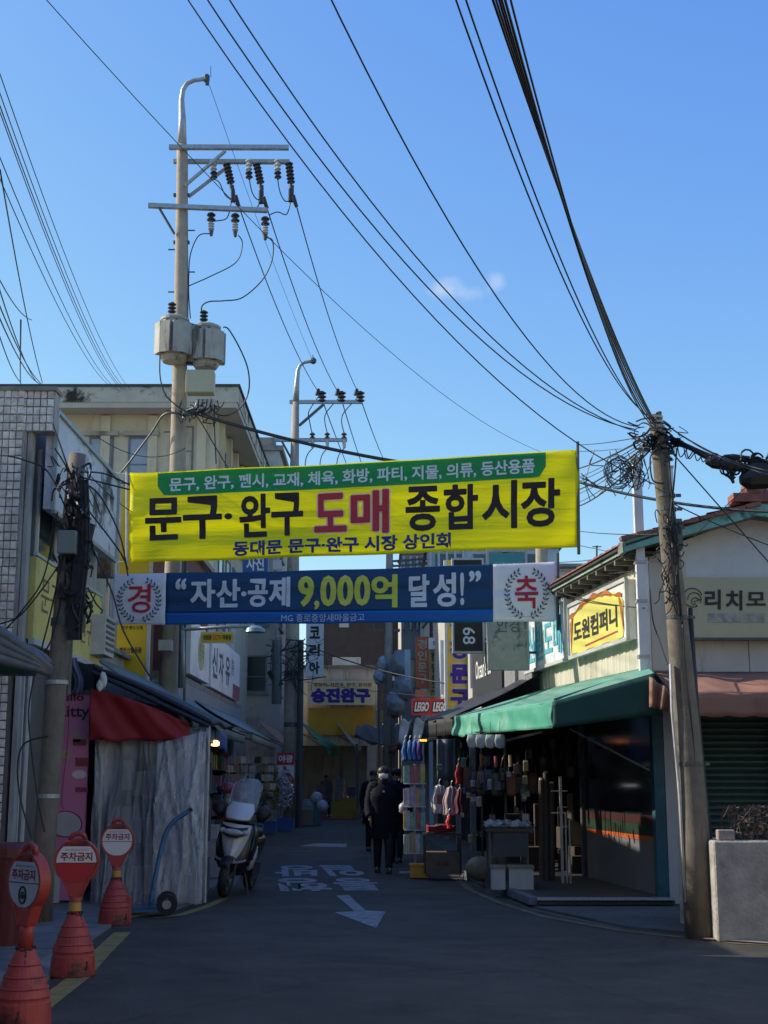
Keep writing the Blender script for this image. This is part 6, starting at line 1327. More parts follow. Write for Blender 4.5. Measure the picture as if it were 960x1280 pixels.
MB().add([fn(82+20*math.cos(i*math.pi/12), 1030+16*math.sin(i*math.pi/12)) for i in range(24)], [tuple(range(24))]).build('printed_disc', mat('off_white_print', (.44, .42, .42), .5, .1, 5, 0), pp)
MB().tube([fn(82+20*math.cos(i*math.pi/12), 1030+16*math.sin(i*math.pi/12)) for i in range(25)], .006, 5).tube(spline([fn(86, 880), fn(85, 920), fn(81, 960), fn(77, 1000), fn(80, 1012)], 6), .003, 4).build('printed_outline', M_mag, pp)
for x in (67, 85, 96): MB().add([fn(x+3*math.cos(i*math.pi/6), 1053+3*math.sin(i*math.pi/6)) for i in range(12)], [tuple(range(12))]).build('printed_dot', MATS['off_white_print'], pp)
nb2 = thing('navy_box', 'dark navy sign box and bluish cloth above the pink panel', 'sign board', (at(100, 865, 17.4).x, 17.4, 2.6))
a_ = at(60, 866, 17.4); b_ = at(119, 830, 17.4); boxobj('box', M_nvy, (a_.x, 17.38, a_.z), (b_.x, 17.9, b_.z), nb2); MB().bar((a_.x, 17.3, a_.z), (b_.x-.02, 17.3, a_.z), .05).build('rail', M_dgalv, nb2)
MB().sheet(lambda u, v: at(90+10*u+4*math.sin(v*5), 868-46*v, 17.2+.03*math.sin(u*9)), 10, 12, .01).build('cloth', mat('blue_grey_cloth', (.12, .14, .22), .8, .4, 5, .2, 10), nb2, smooth=True)
boxobj('white_base', M_framew, (at(62, 1100, 17.2).x, 17.18, .03), (at(74, 1100, 17.2).x, 17.28, .62), nb2)
cv = thing('roof_bundle', 'white crumpled bag tied on the dark stall roof', 'bag', at(129, 860, 16.9)); MB().ball(at(129, 850, 16.9), (.05, .05, .1), 10, 8, .15).ball(at(125, 857, 16.88), (.04, .04, .07), 10, 8, .15).build('bag_body', M_wcl, cv)

# ---------------- awnings of the left shops
M_sage = mat('sage_awning', (.13, .19, .18), .7, .15, 1.5, .2, 12, dirt=(70, 84, 82), dirt_amt=.3)
def slope_awn(label, y0, y1, xi, zi, xo0, xo1, zo0, zo1, m, vh=.18, name='shop_awning'):
    t = thing(name, label, 'awning', ((xi+xo0)/2, (y0+y1)/2, zo0))
    MB().sheet(lambda u, v: Vector(((xo0*(1-u)+xo1*u)*(1-v)+xi*v, y0+(y1-y0)*u, (zo0*(1-u)+zo1*u)*(1-v)+zi*v-.04*math.sin(v*3.14)*(1+.5*math.sin(u*40)))), 30, 6, .02).build('canvas', m, t, smooth=True)
    MB().sheet(lambda u, v: Vector((xo0*(1-u)+xo1*u+.012*math.sin(u*60)*(1-v), y0+(y1-y0)*u, zo0*(1-u)+zo1*u-vh*(1-v)-.02*abs(math.sin(u*40))*(1-v))), 60, 2, .012).build('valance', m, t, smooth=True)
    MB().tube([(xo0, y0, zo0), (xo1, y1, zo1)], .025, 6).build('edge_bar', M_dgalv, t)
    for q in (y0, y1): 
        u = 0 if q == y0 else 1; xo = xo0 if u == 0 else xo1; zo = zo0 if u == 0 else zo1; MB().bar((xi, q, zi-.5), (xo, q, zo-.02), .03).build('arm', M_dgalv, t)
    return t
slope_awn('long grey green awning nearest the stall, left of the scooter', 19.7, 29.6, -4.3, 3.3, -2.75, -3.0, 2.42, 2.45, M_sage)
slope_awn('second grey green awning running on behind the first to the far pole', 29.8, 40, -4.12, 3.2, -2.85, -3.15, 2.5, 2.55, mat('sage_awning_far', (.15, .21, .2), .7, .15, 1.5, .2, 12))
slope_awn('green awning in front of the dark shop under the yellow band', 56, 60.8, -3.6, 4.0, -2.3, -1.9, 2.75, 2.9, mat('vivid_green_awning', (.015, .22, .12), .7, .15, 2, .2, 12), .3)
t = slope_awn('pale grey awning right of the green one at the end of the lane', 57, 60.9, -2.0, 3.9, -1.2, -1.0, 2.85, 2.95, mat('pale_grey_awning', (.2, .24, .25), .7, .15, 2, .2, 12))
slope_awn('faded orange awning just past the far pole on the left', 46.5, 52, -4.3, 3.5, -3.3, -3.0, 2.6, 2.65, mat('faded_orange_awning', (.34, .16, .07), .7, .15, 2, .2, 12), .25)
def slope_awn_r(label, y0, y1, m, vh=.2): return slope_awn(label, y0, y1, 2.0-.065*(y0-30), 3.2, 1.25-.065*(y0-30), 1.25-.065*(y1-30), 2.6, 2.6, m, vh)
slope_awn_r('pale striped awning on the right beyond the black one', 31, 35.5, mat('pale_awning', (.4, .38, .33), .7, .15, 2, .2, 12)); slope_awn_r('blue awning on the right in the far lane', 36.2, 41, mat('blue_awning', (.05, .12, .3), .7, .15, 2, .2, 12)); slope_awn_r('dull red awning farthest on the right of the lane', 43, 49, mat('dull_red_awning', (.3, .06, .05), .7, .15, 2, .2, 12))
ta = thing('tattered_awning', 'sagging brown tattered awning over the lane behind the walking person', 'awning', at(470, 935, 50))
f_ = bil(at(444, 920, 50), at(508, 938, 46), at(498, 905, 49), at(446, 905, 52))
MB().sheet(lambda u, v: f_(u, v)+Vector((0, 0, -.1*math.sin(u*3.1)+.06*math.sin(u*15+v*4))), 30, 6, .03).build('canvas', mat('tattered_brown', (.11, .09, .085), .8, .3, 3, .4, 8), ta, smooth=True)
MB().bar(at(444, 921, 50), at(508, 939, 46), .05).bar(at(446, 930, 50), at(447, 1010, 50), .08).build('frame', M_dgalv, ta)
MB().sheet(lambda u, v: at(492+18*u, 935-4*v+2*u, 46.2), 6, 2, .02).build('red_strip', mat('faded_red_strip', (.24, .06, .07), .7, .1, 3, 0), ta)
# dark goods standing in the left shops: shelves as shallow lit recesses
def shelf(label, x0, x1, Y0, Y1, h, seed, group=None):
    t = thing('shop_shelf', label, 'shelf', ((x0+x1)/2, (Y0+Y1)/2, .02), 0, group); random.seed(seed)
    boxobj('back', M_dark, (x0, Y0, .02), (x0+.05, Y1, h), t)
    for z in (.35, .8, 1.25, 1.7): boxobj('shelf_board', M_dgalv, (x0+.05, Y0, z), (x1, Y1, z+.025), t)
    n = 0
    for z in (.375, .825, 1.275, 1.725):
        y = Y0+.03
        while y < Y1-.2:
            w = random.uniform(.12, .3); hh = random.uniform(.15, .38); c = random.randrange(8)
            cols = ((.3, .03, .03), (.04, .12, .3), (.3, .25, .05), (.25, .25, .25), (.04, .2, .08), (.1, .08, .06), (.3, .12, .2), (.04, .04, .05))
            boxobj('packet', mat('packet_%d' % c, cols[c], .5, .3, 9, 0), (x1-random.uniform(.2, .3), y, z+.001), (x1-.01-random.random()*.04, y+w, z+hh), t); y += w+.02
    return t
shelf('dim shelf of packets in the shop behind the scooter, nearest one', -3.7, -3.2, 20.0, 23.2, 2.1, 1); shelf('dim shelf of packets in the left shops, middle one', -3.8, -3.35, 24, 28, 2.1, 2); shelf('dim shelf of packets in the left shops beside the far pole', -4.0, -3.5, 30, 37, 2.1, 3)
for (nm, lab, x0, x1, y0, y1, Y, m_, d) in (
    ('foam_box', 'long white foam box on the ground behind the scooter', 257, 281, 1048, 1061, 21.6, mat('foam_white', (.4, .4, .38), .8, .1, 8, .1, 60), .4),
    ('foam_box', 'small white foam box stacked on the long one behind the scooter', 259, 272, 1032, 1047.8, 21.8, mat('foam_white', (.4, .4, .38)), .3),
    ('blue_crate', 'blue plastic crate at the kerb left of the far pole', 328, 345, 1027, 1037.5, 39.3, mat('crate_blue', (.03, .1, .3), .5, .15, 6, .05), .5),
    ('blue_crate', 'blue plastic crate at the foot of the far pole, right of the other', 346, 367, 1023, 1034.5, 41.5, mat('crate_blue', (.03, .1, .3)), .5),
    ('cardboard_box', 'low brown carton right of the far pole', 369, 390, 1012, 1024, 46, mat('carton', (.2, .15, .1), .85, .15, 5, .1, 30), .6),
    ('teal_bin', 'teal plastic tub beside the round white bags', 391, 401, 1008, 1023, 47, mat('tub_teal', (.06, .14, .15), .5, .15, 6, 0), .5),
    ('yellow_crate', 'yellow plastic crate in front of the far shop, left one', 415, 442, 1002, 1014.5, 54, mat('crate_yellow', (.42, .24, .03), .5, .15, 6, .05), .6),
    ('yellow_crate', 'yellow plastic crate stacked behind and right of the other', 424, 449, 997, 1010, 55.5, mat('crate_yellow', (.42, .24, .03)), .6)):
    a_ = at(x0, y1, Y); b_ = at(x1, y0, Y); zz = 0.03 if nm != 'foam_box' or y1 > 1050 else a_.z
    if nm == 'yellow_crate' and x0 == 424: zz = .03
    t = thing(nm, lab, nm.split('_')[-1], ((a_.x+b_.x)/2, Y, zz)); w = .02
    b = MB(); b.box((a_.x, Y, zz), (b_.x, Y+w, b_.z)).box((a_.x, Y+d-w, zz), (b_.x, Y+d, b_.z)).box((a_.x, Y+w, zz), (a_.x+w, Y+d-w, b_.z)).box((b_.x-w, Y+w, zz), (b_.x, Y+d-w, b_.z)).box((a_.x+w, Y+w, zz), (b_.x-w, Y+d-w, zz+.02)); b.build('box_body', m_, t)
    b = MB(); b.box((a_.x-.012, Y-.012, b_.z-.03), (b_.x+.012, Y+.0, b_.z+.006)).box((a_.x-.012, Y, b_.z), (b_.x+.012, Y+d+.01, b_.z+.008)) if 'foam' in nm or 'card' in nm else b.box((a_.x-.012, Y-.015, b_.z-.04), (b_.x+.012, Y-.001, b_.z)); b.build('lid' if 'foam' in nm or 'card' in nm else 'rim', m_, t)
M_wbag = mat('white_bag', (.42, .43, .44), .4, .2, 5, .6, 14)
for i, (x, y, r_) in enumerate(((396, 998, 8), (403, 1008, 7.5))):
    c = at(x, y, 47.5-i*.4); R_ = r_/1700*47; t = thing('white_bag', ('upper' if i == 0 else 'lower')+' round white plastic bag of the pair right of the far pole', 'bag', c-Vector((0, 0, R_))); MB().ball(c, R_, 14, 10, .05).build('bag_body', M_wbag, t, smooth=True); MB().ball(c+Vector((0, -R_*.9, 0)), .05, 8, 6).build('knot', M_wbag, t)
# hanging garlands and red sign on the far pole
s, fn, W_, H_ = frontal('red_pole_sign', 'red and white sign reading 야광 fixed to the far pole above tinsel', 346, 368, 941, 988, 43.6, M_swht, bracket=False, th=.06)
boxobj('red_head', M_sred, (fn(0, 0).x, 43.58, fn(0, H_*.68).z), (fn(W_, 0).x, 43.598, fn(0, H_).z), s); text_on('야광', M_wink, s, lambda a, b: fn(a, b)-Vector((0, .02, 0)), W_*.08, W_*.92, H_*.74, H_*.94, .02)
MB().add([fn(W_*.45, H_*.66), fn(W_, H_*.3), fn(W_, H_*.05), fn(W_*.3, H_*.62)], [(0, 1, 2, 3)]).build('red_stripe', M_sred, s)
for i, (x, y0, y1, m_, nm) in enumerate(((327, 955, 1005, (.01, .12, .05), 'green'), (343, 958, 1012, (.28, .2, .03), 'gold'), (357, 962, 1010, (.42, .44, .46), 'silver'))):
    t = thing('tinsel_garland', nm+' tinsel garland hanging beside the far pole', 'garland', at(x, y1, 43.2)); b = MB(); random.seed(i)
    for k in range(420):
        f = random.random(); c = at(x+random.gauss(0, 3.4)*(1 if f > .1 else .4), y0+(y1-y0)*f, 43.2)+Vector((0, random.uniform(-.15, .15), 0)); d = Vector((random.uniform(-1, 1), random.uniform(-1, 1), random.uniform(-1, 1)))*.085; e = Vector((random.uniform(-1, 1), random.uniform(-1, 1), random.uniform(-1, 1)))*.035; b.add([c, c+d+e, c+d*1.2, c+d-e], [(0, 1, 2, 3)])
    b.build('tinsel', mat('tinsel_'+nm, m_, .3, .3, 5, 0, metal=.2), t)['kind'] = 'stuff'
for (lab, x, y, Y, rx, rz, c) in (('round green ball hanging left of the scooter windshield', 283, 1004, 22, 6.5, 6.5, (.12, .2, .04)), ('crumpled red and pink packet hanging above the green ball', 284, 985, 22.2, 9, 7, (.3, .04, .07))):
    p = at(x, y, Y); t = thing('hanging_toy', lab, 'toy', p-Vector((0, 0, rz/1700*Y))); MB().ball(p, (rx/1700*Y, .08, rz/1700*Y), 14, 10, .0 if 'ball' in lab else .16).build('toy_body', mat(lab.split()[1]+'_toy', c, .4, .3, 9, .1), t); MB().bar(p, p+Vector((0, 0, .6)), .006).build('string', M_wire, t)
random.seed(77)
for k in range(7):
    x = 288+k*8.5; p = at(x, 940, 23+k*.8); t = thing('hanging_goods', ('grey', 'brown', 'pale', 'blue grey', 'dark', 'beige', 'silver')[k]+' packets hanging in a strip under the grey green awning', 'goods', at(x, 1000, 23+k*.8)); b = MB()
    for i in range(5): q = at(x+random.uniform(-2, 2), 950+i*11, 23+k*.8); b.box((q.x-.06, q.y, q.z-.06), (q.x+.06, q.y+.03, q.z+.06), rz=random.uniform(-.5, .5))
    b.build('packets', mat('hang_%d' % k, ((.2, .2, .2), (.14, .09, .06), (.3, .29, .27), (.12, .15, .2), (.05, .05, .05), (.25, .2, .14), (.3, .3, .32))[k], .35, .3, 8, .2), t); MB().bar(p, at(x, 1000, 23+k*.8), .005).build('string', M_wire, t)

# ---------------- scooter (front faces the camera, local -Y)
sc_ = thing('scooter', 'white and black motor scooter with a tall clear windshield, parked by the plastic stall', 'scooter', (at(294, 1110, 18.7).x, 18.9, .01), R(-20))
sc_.rotation_euler = (0, R(8), R(-9)); sc_.scale = (1.0, 1.0, 1.06); sc_.location.x += .0
M_sw = mat('scooter_white', (.55, .57, .58), .2, .05, 3, 0, spec=.6); M_sb = mat('scooter_black', (.015, .015, .017), .3, .15, 5, 0); M_chr = mat('chrome', (.5, .5, .5), .15, .1, 5, 0, metal=.9)
KW = dict(world=False)
def wheel(y, r=.235):
    w = MB(); n = 28
    vs = []
    prof = [(-.045, r-.06), (-.05, r-.02), (-.025, r), (.025, r), (.05, r-.02), (.045, r-.06)]
    for i in range(n):
        a = 2*math.pi*i/n
        for x, q in prof: vs.append((x, y+q*math.cos(a), r+q*math.sin(a)))
    m = len(prof); w.add(vs, [(i*m+j, i*m+(j+1) % m, ((i+1) % n)*m+(j+1) % m, ((i+1) % n)*m+j) for i in range(n) for j in range(m)])
    wo = w.build('wheel', M_black, sc_, smooth=True, **KW)
    b = MB()
    for i in range(6): a = i*math.pi/3; b.bar((0, y, r), (0, y+(r-.05)*math.cos(a), r+(r-.05)*math.sin(a)), .03, .03, up=(1, 0, 0))
    b.tube([(-.05, y, r), (.05, y, r)], .04, 10); b.build('rim', M_galv, wo, **KW)
    b = MB().tube([(.055, y, r), (.062, y, r)], .09, 16); b.build('brake_disc', M_chr, wo, **KW)
wheel(-.66); wheel(.62)
b = MB()
for sx in (-.085, .085): b.tube([(sx, -.66, .235), (sx, -.58, .5), (sx*.9, -.5, .72)], .02, 8)
b.build('fork', M_dgalv, sc_, smooth=True, **KW)
MB().sheet(lambda u, v: ((u-.5)*.15, -.66+.27*math.cos(.15+2.4*v), .235+.27*math.sin(.15+2.4*v)-.03*(abs(u-.5)*2)**2), 6, 12, .006).build('mudguard', M_sb, sc_, smooth=True, **KW)
def shield(u, v):
    w = .045+.15*(1-(1-v)**1.9); x = (u-.5)*2*w; return (x, -.60+.10*v-.075*(1-(2*u-1)**2)+.0, .44+.44*v-.02*(2*u-1)**2*(1-v))
MB().sheet(shield, 20, 14, .02).build('front_shield', M_sw, sc_, smooth=True, **KW)
MB().sheet(lambda u, v: ((u-.5)*2*(.235-.03*v), -.50+.1*v-.03*(1-(2*u-1)**2), .40+.5*v), 14, 8, .03).build('shield_surround', M_sb, sc_, smooth=True, **KW)
MB().sheet(lambda u, v: ((u-.5)*.36*(.8+.2*v), -.655+.05*v-.045*(1-(2*u-1)**2)+.012, .72+.115*v+.03*(2*u-1)**2), 14, 5, .012).build('lamp_surround', M_sb, sc_, smooth=True, **KW)
MB().sheet(lambda u, v: ((u-.5)*.02, -.64+.085*v-.06, .50+.2*v), 2, 4, .012).build('shield_crease', M_galv, sc_, **KW)
MB().rings([(0, -.42, .28, .12, .1, .8), (0, -.46, .36, .2, .14, .8), (0, -.47, .46, .225, .14, .8), (0, -.45, .62, .23, .11, .8), (0, -.41, .8, .225, .08, .8), (0, -.4, .86, .18, .06, .8)], 24).build('lower_cowl', M_sb, sc_, smooth=True, **KW)
MB().sheet(lambda u, v: ((u-.5)*.44, -.66-.03*math.cos((u-.5)*3)+.02, .405+.03*v+.05*(abs(u-.5)*2)**2), 16, 2, .008).build('silver_lip', M_galv, sc_, smooth=True, **KW)
for sx in (-1, 1):
    MB().rings([(sx*.215, -.42, .46, .03, .1), (sx*.235, -.40, .6, .035, .12), (sx*.235, -.36, .75, .03, .1), (sx*.2, -.34, .85, .02, .06)], 12).build('side_cowl', M_sb, sc_, smooth=True, **KW)
hl = MB(); hl.ball((0, -.672, .785), (.135, .03, .038), 24, 10); hl.build('headlight', mat('lamp_lens', (.45, .47, .48), .08, .2, 14, .3, 50, spec=.9), sc_, smooth=True, **KW)
for sx in (-1, 1): MB().ball((sx*.155, -.635, .79), (.05, .03, .035), 12, 8).build('indicator', mat('clear_lens', (.4, .4, .4), .1, .2, 6, 0), sc_, smooth=True, **KW)
MB().sheet(lambda u, v: ((u-.5)*2*(.10+.085*math.sin(.5+2.2*v)), -.55+.17*v-.07*(1-(2*u-1)**2), .93+.2*v), 16, 10, .03).build('handlebar_cover', M_sw, sc_, smooth=True, **KW)
MB().rings([(0, -.36, .9, .1, .08), (0, -.38, 1.0, .15, .08), (0, -.36, 1.1, .1, .06)], 16).build('cover_back', M_sb, sc_, smooth=True, **KW)
MB().tube([(-.33, -.3, 1.04), (-.2, -.37, 1.03), (0, -.4, 1.02), (.2, -.37, 1.03), (.33, -.3, 1.04)], .018, 8).build('handlebar', M_sb, sc_, smooth=True, **KW)
for sx in (-1, 1):
    MB().tube([(sx*.24, -.345, 1.035), (sx*.37, -.28, 1.04)], .024, 10).build('grip', M_black, sc_, **KW)
    MB().rings([(sx*.27, -.40, .93, .04, .05), (sx*.3, -.42, 1.0, .09, .09), (sx*.31, -.4, 1.08, .09, .08), (sx*.3, -.36, 1.13, .03, .04)], 12).build('hand_muff', M_black, sc_, smooth=True, **KW)
    MB().tube([(sx*.2, -.36, 1.05), (sx*.27, -.38, 1.17), (sx*.32, -.4, 1.23)], .008, 6).build('mirror_stem', M_sb, sc_, **KW)
    MB().ball((sx*.34, -.405, 1.265), (.055, .012, .04), 14, 8).build('mirror', M_sb, sc_, smooth=True, **KW)
MB().sheet(lambda u, v: ((u-.5)*(.34+.06*math.sin(v*2.6))*(1 if v < .75 else 1-.5*((v-.75)/.25)**2), -.5+.22*v+.11*(abs(u-.5)*2)**2, 1.0+.44*v), 16, 14, .004).build('windshield', clear('windshield', (170, 180, 185), .3, .08, noise=False, bump=0.02), sc_, smooth=True, **KW)
MB().tube([(-.17, -.4, 1.02), (-.21, -.3, 1.2), (-.19, -.22, 1.38)], .007, 6).build('windshield_edge', M_chr, sc_, smooth=True, **KW)
MB().rings([(0, -.28, .3, .17, .12, .8), (0, -.2, .34, .2, .22, .7), (0, .0, .37, .2, .3, .7)], 16).build('floorboard', M_sb, sc_, **KW)
MB().rings([(0, .38, .36, .10, .26, .8), (0, .42, .5, .13, .36, .8), (0, .45, .64, .14, .42, .8), (0, .46, .70, .12, .4, .8)], 20).build('rear_body', M_sb, sc_, smooth=True, **KW)
MB().rings([(0, .32, .70, .12, .36, .8), (0, .32, .77, .13, .38, .8), (0, .34, .80, .11, .34, .8)], 20).build('seat', M_black, sc_, smooth=True, **KW)
MB().rings([(.2, -.28, .34, .02, .09), (.225, -.25, .5, .025, .13), (.22, -.22, .62, .02, .09)], 12).build('side_panel', M_sw, sc_, smooth=True, **KW)
MB().tube([(.09, -.1, .28), (.17, -.15, .1), (.2, -.16, .01)], .014, 6).build('kickstand', M_dgalv, sc_, **KW)
MB().tube([(.22, -.3, .75), (.25, -.25, .5), (.2, -.28, .38)], .01, 6).build('crash_bar', M_galv, sc_, smooth=True, **KW)
boxobj('engine_block', M_sb, (-.12, .2, .2), (.12, .6, .38), None).parent = None
o = bpy.data.objects['engine_block']; o.parent = sc_; o.location = (0, .4, .2)

# ---------------- goods at the corner shop
def gthing(name, label, cat, x, Y, z=0.1): return thing(name, label, cat, (x, Y, z))
# book / notebook spinner
c = at(519, 1080, 22.3)
t = gthing('spinner_rack', 'tall white wire rack of coloured picture books left of the black table', 'rack', c.x, 22.3, .02)
MB().tube([(c.x, 22.3, .05), (c.x, 22.3, 1.75)], .02, 8).bar((c.x-.25, 22.3, .06), (c.x+.25, 22.3, .06), .03).bar((c.x, 22.05, .06), (c.x, 22.55, .06), .03).build('stand', M_framew, t)
random.seed(19)
pal = ((.5, .5, .3), (.2, .4, .3), (.35, .3, .4), (.5, .3, .15), (.55, .52, .48), (.15, .25, .4), (.5, .42, .1), (.4, .1, .1))
for lv in range(4):
    z = .36+lv*.36
    MB().tube([(c.x-.17, 22.1, z), (c.x+.17, 22.1, z), (c.x+.17, 22.5, z), (c.x-.17, 22.5, z), (c.x-.17, 22.1, z)], .007, 5).build('wire_tray', M_insw, t)
    for k in range(4):
        x = c.x-.16+k*.082; q = random.randrange(8); boxobj('book', mat('book_%d' % q, pal[q], .35, .4, 14, 0), (x, 22.1+random.random()*.02, z+.005), (x+.074, 22.13, z+.27+random.random()*.05), t)
    for k in range(3):
        y = 22.15+k*.11; q = random.randrange(8); boxobj('book', mat('book_%d' % q, pal[q], .35, .4, 14, 0), (c.x-.185, y, z+.005), (c.x-.165, y+.095, z+.28), t)
c = at(524, 1088, 21.8); t = gthing('orange_crate', 'small orange yellow crate under the wire rack', 'crate', c.x, 21.8, .02); boxobj('box_body', mat('crate_orange', (.55, .27, .02), .5, .15, 6, .05), (c.x-.14, 21.65, .02), (c.x+.14, 21.95, .2), t); boxobj('rim', MATS['crate_orange'], (c.x-.155, 21.63, .2), (c.x+.155, 21.97, .225), t)
c = at(553, 1085, 21.6); t = gthing('cardboard_box', 'worn brown carton with printed marks under the black table', 'box', c.x, 21.5, .1); boxobj('box_body', mat('carton_brown', (.17, .11, .07), .85, .2, 5, .1, 30), (c.x-.26, 21.3, .1), (c.x+.25, 21.7, .42), t); text_on('A1981', M_ink, t, plane_fn((c.x-.2, 21.296, .2), (1, 0, 0), (0, 0, 1), (0, -1, 0), .003), .1, .3, .02, .09, .0)
t = gthing('display_table', 'low black table piled with red cloths and bags above the brown carton', 'table', c.x, 21.8, .1)
boxobj('table_top', M_sb, (c.x-.3, 21.35, .66), (c.x+.3, 22.0, .69), t)
for sx in (-.27, .27):
    for sy in (21.4, 21.95): MB().bar((c.x+sx, sy, .1), (c.x+sx, sy, .66), .03).build('leg', M_sb, t)
t = gthing('folded_cloths', 'pile of dark red folded cloths on the black table', 'cloth', c.x, 21.6, .69); random.seed(4)
for k in range(4): MB().sheet(lambda u, v: (c.x-.24+.44*u, 21.4+.4*v, .71+.03*k+.015*math.sin(u*9+k)+.01*math.sin(v*7)), 8, 6, .02).build('cloth', mat('wine_cloth', (.24, .02, .03), .8, .2, 6, .2), t, smooth=True)
# clothes hanging
def garment(label, px, y0, y1, Y, w, m, cat='garment'):
    a = at(px, y0, Y); z1 = at(px, y1, Y).z; t = thing('hanging_garment', label, cat, Vector((a.x, Y, z1)))
    MB().sheet(lambda u, v: Vector((a.x+(u-.5)*w*(1-.45*v**3)+.01*math.sin(v*9), Y-.06*math.sin(u*3.14)+.02*math.sin(u*19), z1+(a.z-z1)*v-.05*abs(u-.5)*v)), 18, 10, .02).build('cloth', m, t, smooth=True)
    MB().tube([(a.x, Y, a.z), (a.x, Y, a.z+.06), (a.x+.02, Y, a.z+.09)], .005, 5).tube([(a.x-w*.3, Y, a.z-.04), (a.x, Y, a.z+.01), (a.x+w*.3, Y, a.z-.04)], .006, 5).build('hanger', M_galv, t)
garment('white shirt hanging sunlit left of the mauve one', 549, 981, 1017, 22.2, .26, mat('shirt_white', (.55, .5, .47), .8, .15, 6, .2)); garment('mauve beige jacket hanging in the middle of the shop front', 564, 983, 1019, 21.8, .26, mat('jacket_mauve', (.38, .28, .27), .8, .15, 6, .2)); garment('dark wine jacket beside the mauve one', 575, 985, 1018, 21.5, .16, mat('jacket_wine', (.12, .02, .035), .8, .2, 6, .2))
garment('red cloth strip hanging above the table', 561, 1018, 1036, 21.4, .07, mat('bright_red_cloth', (.5, .03, .02), .7, .2, 6, .1)); garment('red and gold charm strip in the shadow', 573, 955, 980, 21.3, .08, MATS['bright_red_cloth'])
for i, (x, c_) in enumerate(((506, (.02, .1, .3)), (512, (.03, .16, .42)), (518, (.02, .08, .35)), (524, (.07, .03, .2)))): garment(('teal blue', 'bright blue', 'deep blue', 'violet')[i]+' cloth hanging under the rolled black awning', x, 926, 951, 24+.1*i, .09, mat('blue_hang_%d' % i, c_, .7, .2, 6, .1))
a_ = at(558, 960, 22); t = thing('black_bag_cover', 'long dark grey cover hanging at the middle of the shop front', 'cover', (a_.x, 22.3, 1.3)); MB().sheet(lambda u, v: (a_.x-.13+.3*u, 22.3+.03*math.sin(u*9), 1.5+.65*v), 10, 6, .03).build('cloth', mat('cover_grey', (.07, .075, .085), .5, .2, 5, .2), t, smooth=True); MB().bar((a_.x, 22.3, 2.15), (a_.x, 22.3, 2.3), .01).build('strap', M_wire, t)
t = thing('hot_lamp', 'row of small orange lit bulbs under the rolled awning end', 'lamp', at(529, 926, 24.4))
for k in range(3): MB().ball(at(526+k*3, 925.5, 24.4), .022, 8, 6).build('bulb', mat('orange_bulb', (.9, .4, .1), .5, 0, 3, 0, emit=((255, 140, 40), 3.0)), t)
MB().bar(at(524, 923.5, 24.4), at(534, 923.5, 24.4), .02).build('rail', M_dgalv, t)
random.seed(90)
for i, x in enumerate((590, 601, 613, 625)):
    p = at(x, 920, 19.4-.12*i); t = thing('hanging_fan', ('first', 'second', 'third', 'fourth')[i]+' pale rounded fan from the left hanging from the green valance', 'fan', p-Vector((0, 0, .25)), 0, 'pale fans hanging from the green valance')
    MB().rings([(p.x, p.y, p.z-.17, .015, .01), (p.x, p.y, p.z-.15, .06, .012), (p.x, p.y, p.z-.06, .075, .012), (p.x, p.y, p.z+.02, .06, .012)], 14).build('fan_body', mat('fan_pale', (.42, .42, .36), .7, .25, 8, .1), t, smooth=True); MB().bar((p.x, p.y, p.z), (p.x, p.y, p.z+.2), .006).build('string', M_wire, t)
# rails and dim hanging goods inside
hr = thing('hanging_rail', 'dark steel rail frame the shop goods hang from', 'rail', (1.6, 19.8, .1)); b = MB()
for (x, y) in ((1.52, 21.6), (1.74, 19.9)): b.bar((x, y, .1), (x, y, 2.1), .03)
b.bar((1.52, 21.6, 2.05), (1.72, 19.6, 2.05), .03).bar((1.72, 19.6, 2.05), (2.02, 17.6, 2.1), .03).bar((1.52, 21.6, 2.05), (2.6, 22.2, 2.1), .03).build('frame', M_sb, hr)
gi = 0
names = ('brown', 'charcoal', 'amber', 'navy', 'olive', 'black', 'rust', 'grey', 'plum', 'bronze')
gcol = ((.1, .04, .02), (.03, .03, .035), (.25, .1, .02), (.02, .03, .08), (.06, .06, .03), (.01, .01, .012), (.16, .04, .02), (.1, .1, .1), (.07, .02, .05), (.12, .08, .04))
places = ('under the first fan', 'under the second fan', 'under the third fan', 'under the fourth fan', 'right of the red charm', 'left of the foam boxes', 'behind the covered table', 'in the dark shop middle', 'deeper inside the dark shop', 'beside the tall stand')
for k in range(10):
    x = 585+k*9; Y = 21.0-.25*k if k < 7 else 21.5; p = at(x, 950+random.uniform(-4, 8), Y); t = thing('hanging_bag', names[k]+' strap bag hanging '+places[k], 'bag', p-Vector((0, 0, .5)))
    m_ = mat('goods_'+names[k], gcol[k], .35, .3, 8, .15); w = random.uniform(.07, .11)
    MB().rings([(p.x, p.y, p.z-.45, w*.7, .05, .6), (p.x, p.y, p.z-.42, w, .06, .6), (p.x, p.y, p.z-.2, w, .06, .6), (p.x, p.y, p.z-.12, w*.8, .05, .6)], 12).build('bag_body', m_, t); MB().tube([(p.x-w*.7, p.y, p.z-.14), (p.x-w*.3, p.y, p.z), (p.x, p.y, p.z+.06), (p.x+w*.3, p.y, p.z), (p.x+w*.7, p.y, p.z-.14)], .007, 5).build('strap', m_, t)
    if k in (2, 4, 6): 
        q = p+Vector((-.02, -.08, .12)); t2 = thing('hanging_tube', ('amber glass', 'red and white', 'pale yellow')[(k-2)//2]+' tube packet hanging among the dark bags', 'packet', q-Vector((0, 0, .16))); MB().rings([(q.x, q.y, q.z-.16, .025, .02), (q.x, q.y, q.z, .025, .02)], 8).build('packet_body', mat(('tube_amber', 'tube_red', 'tube_yellow')[(k-2)//2], ((.4, .14, .02), (.5, .1, .12), (.5, .42, .25))[(k-2)//2], .3, .2, 5, 0), t2)
random.seed(123)
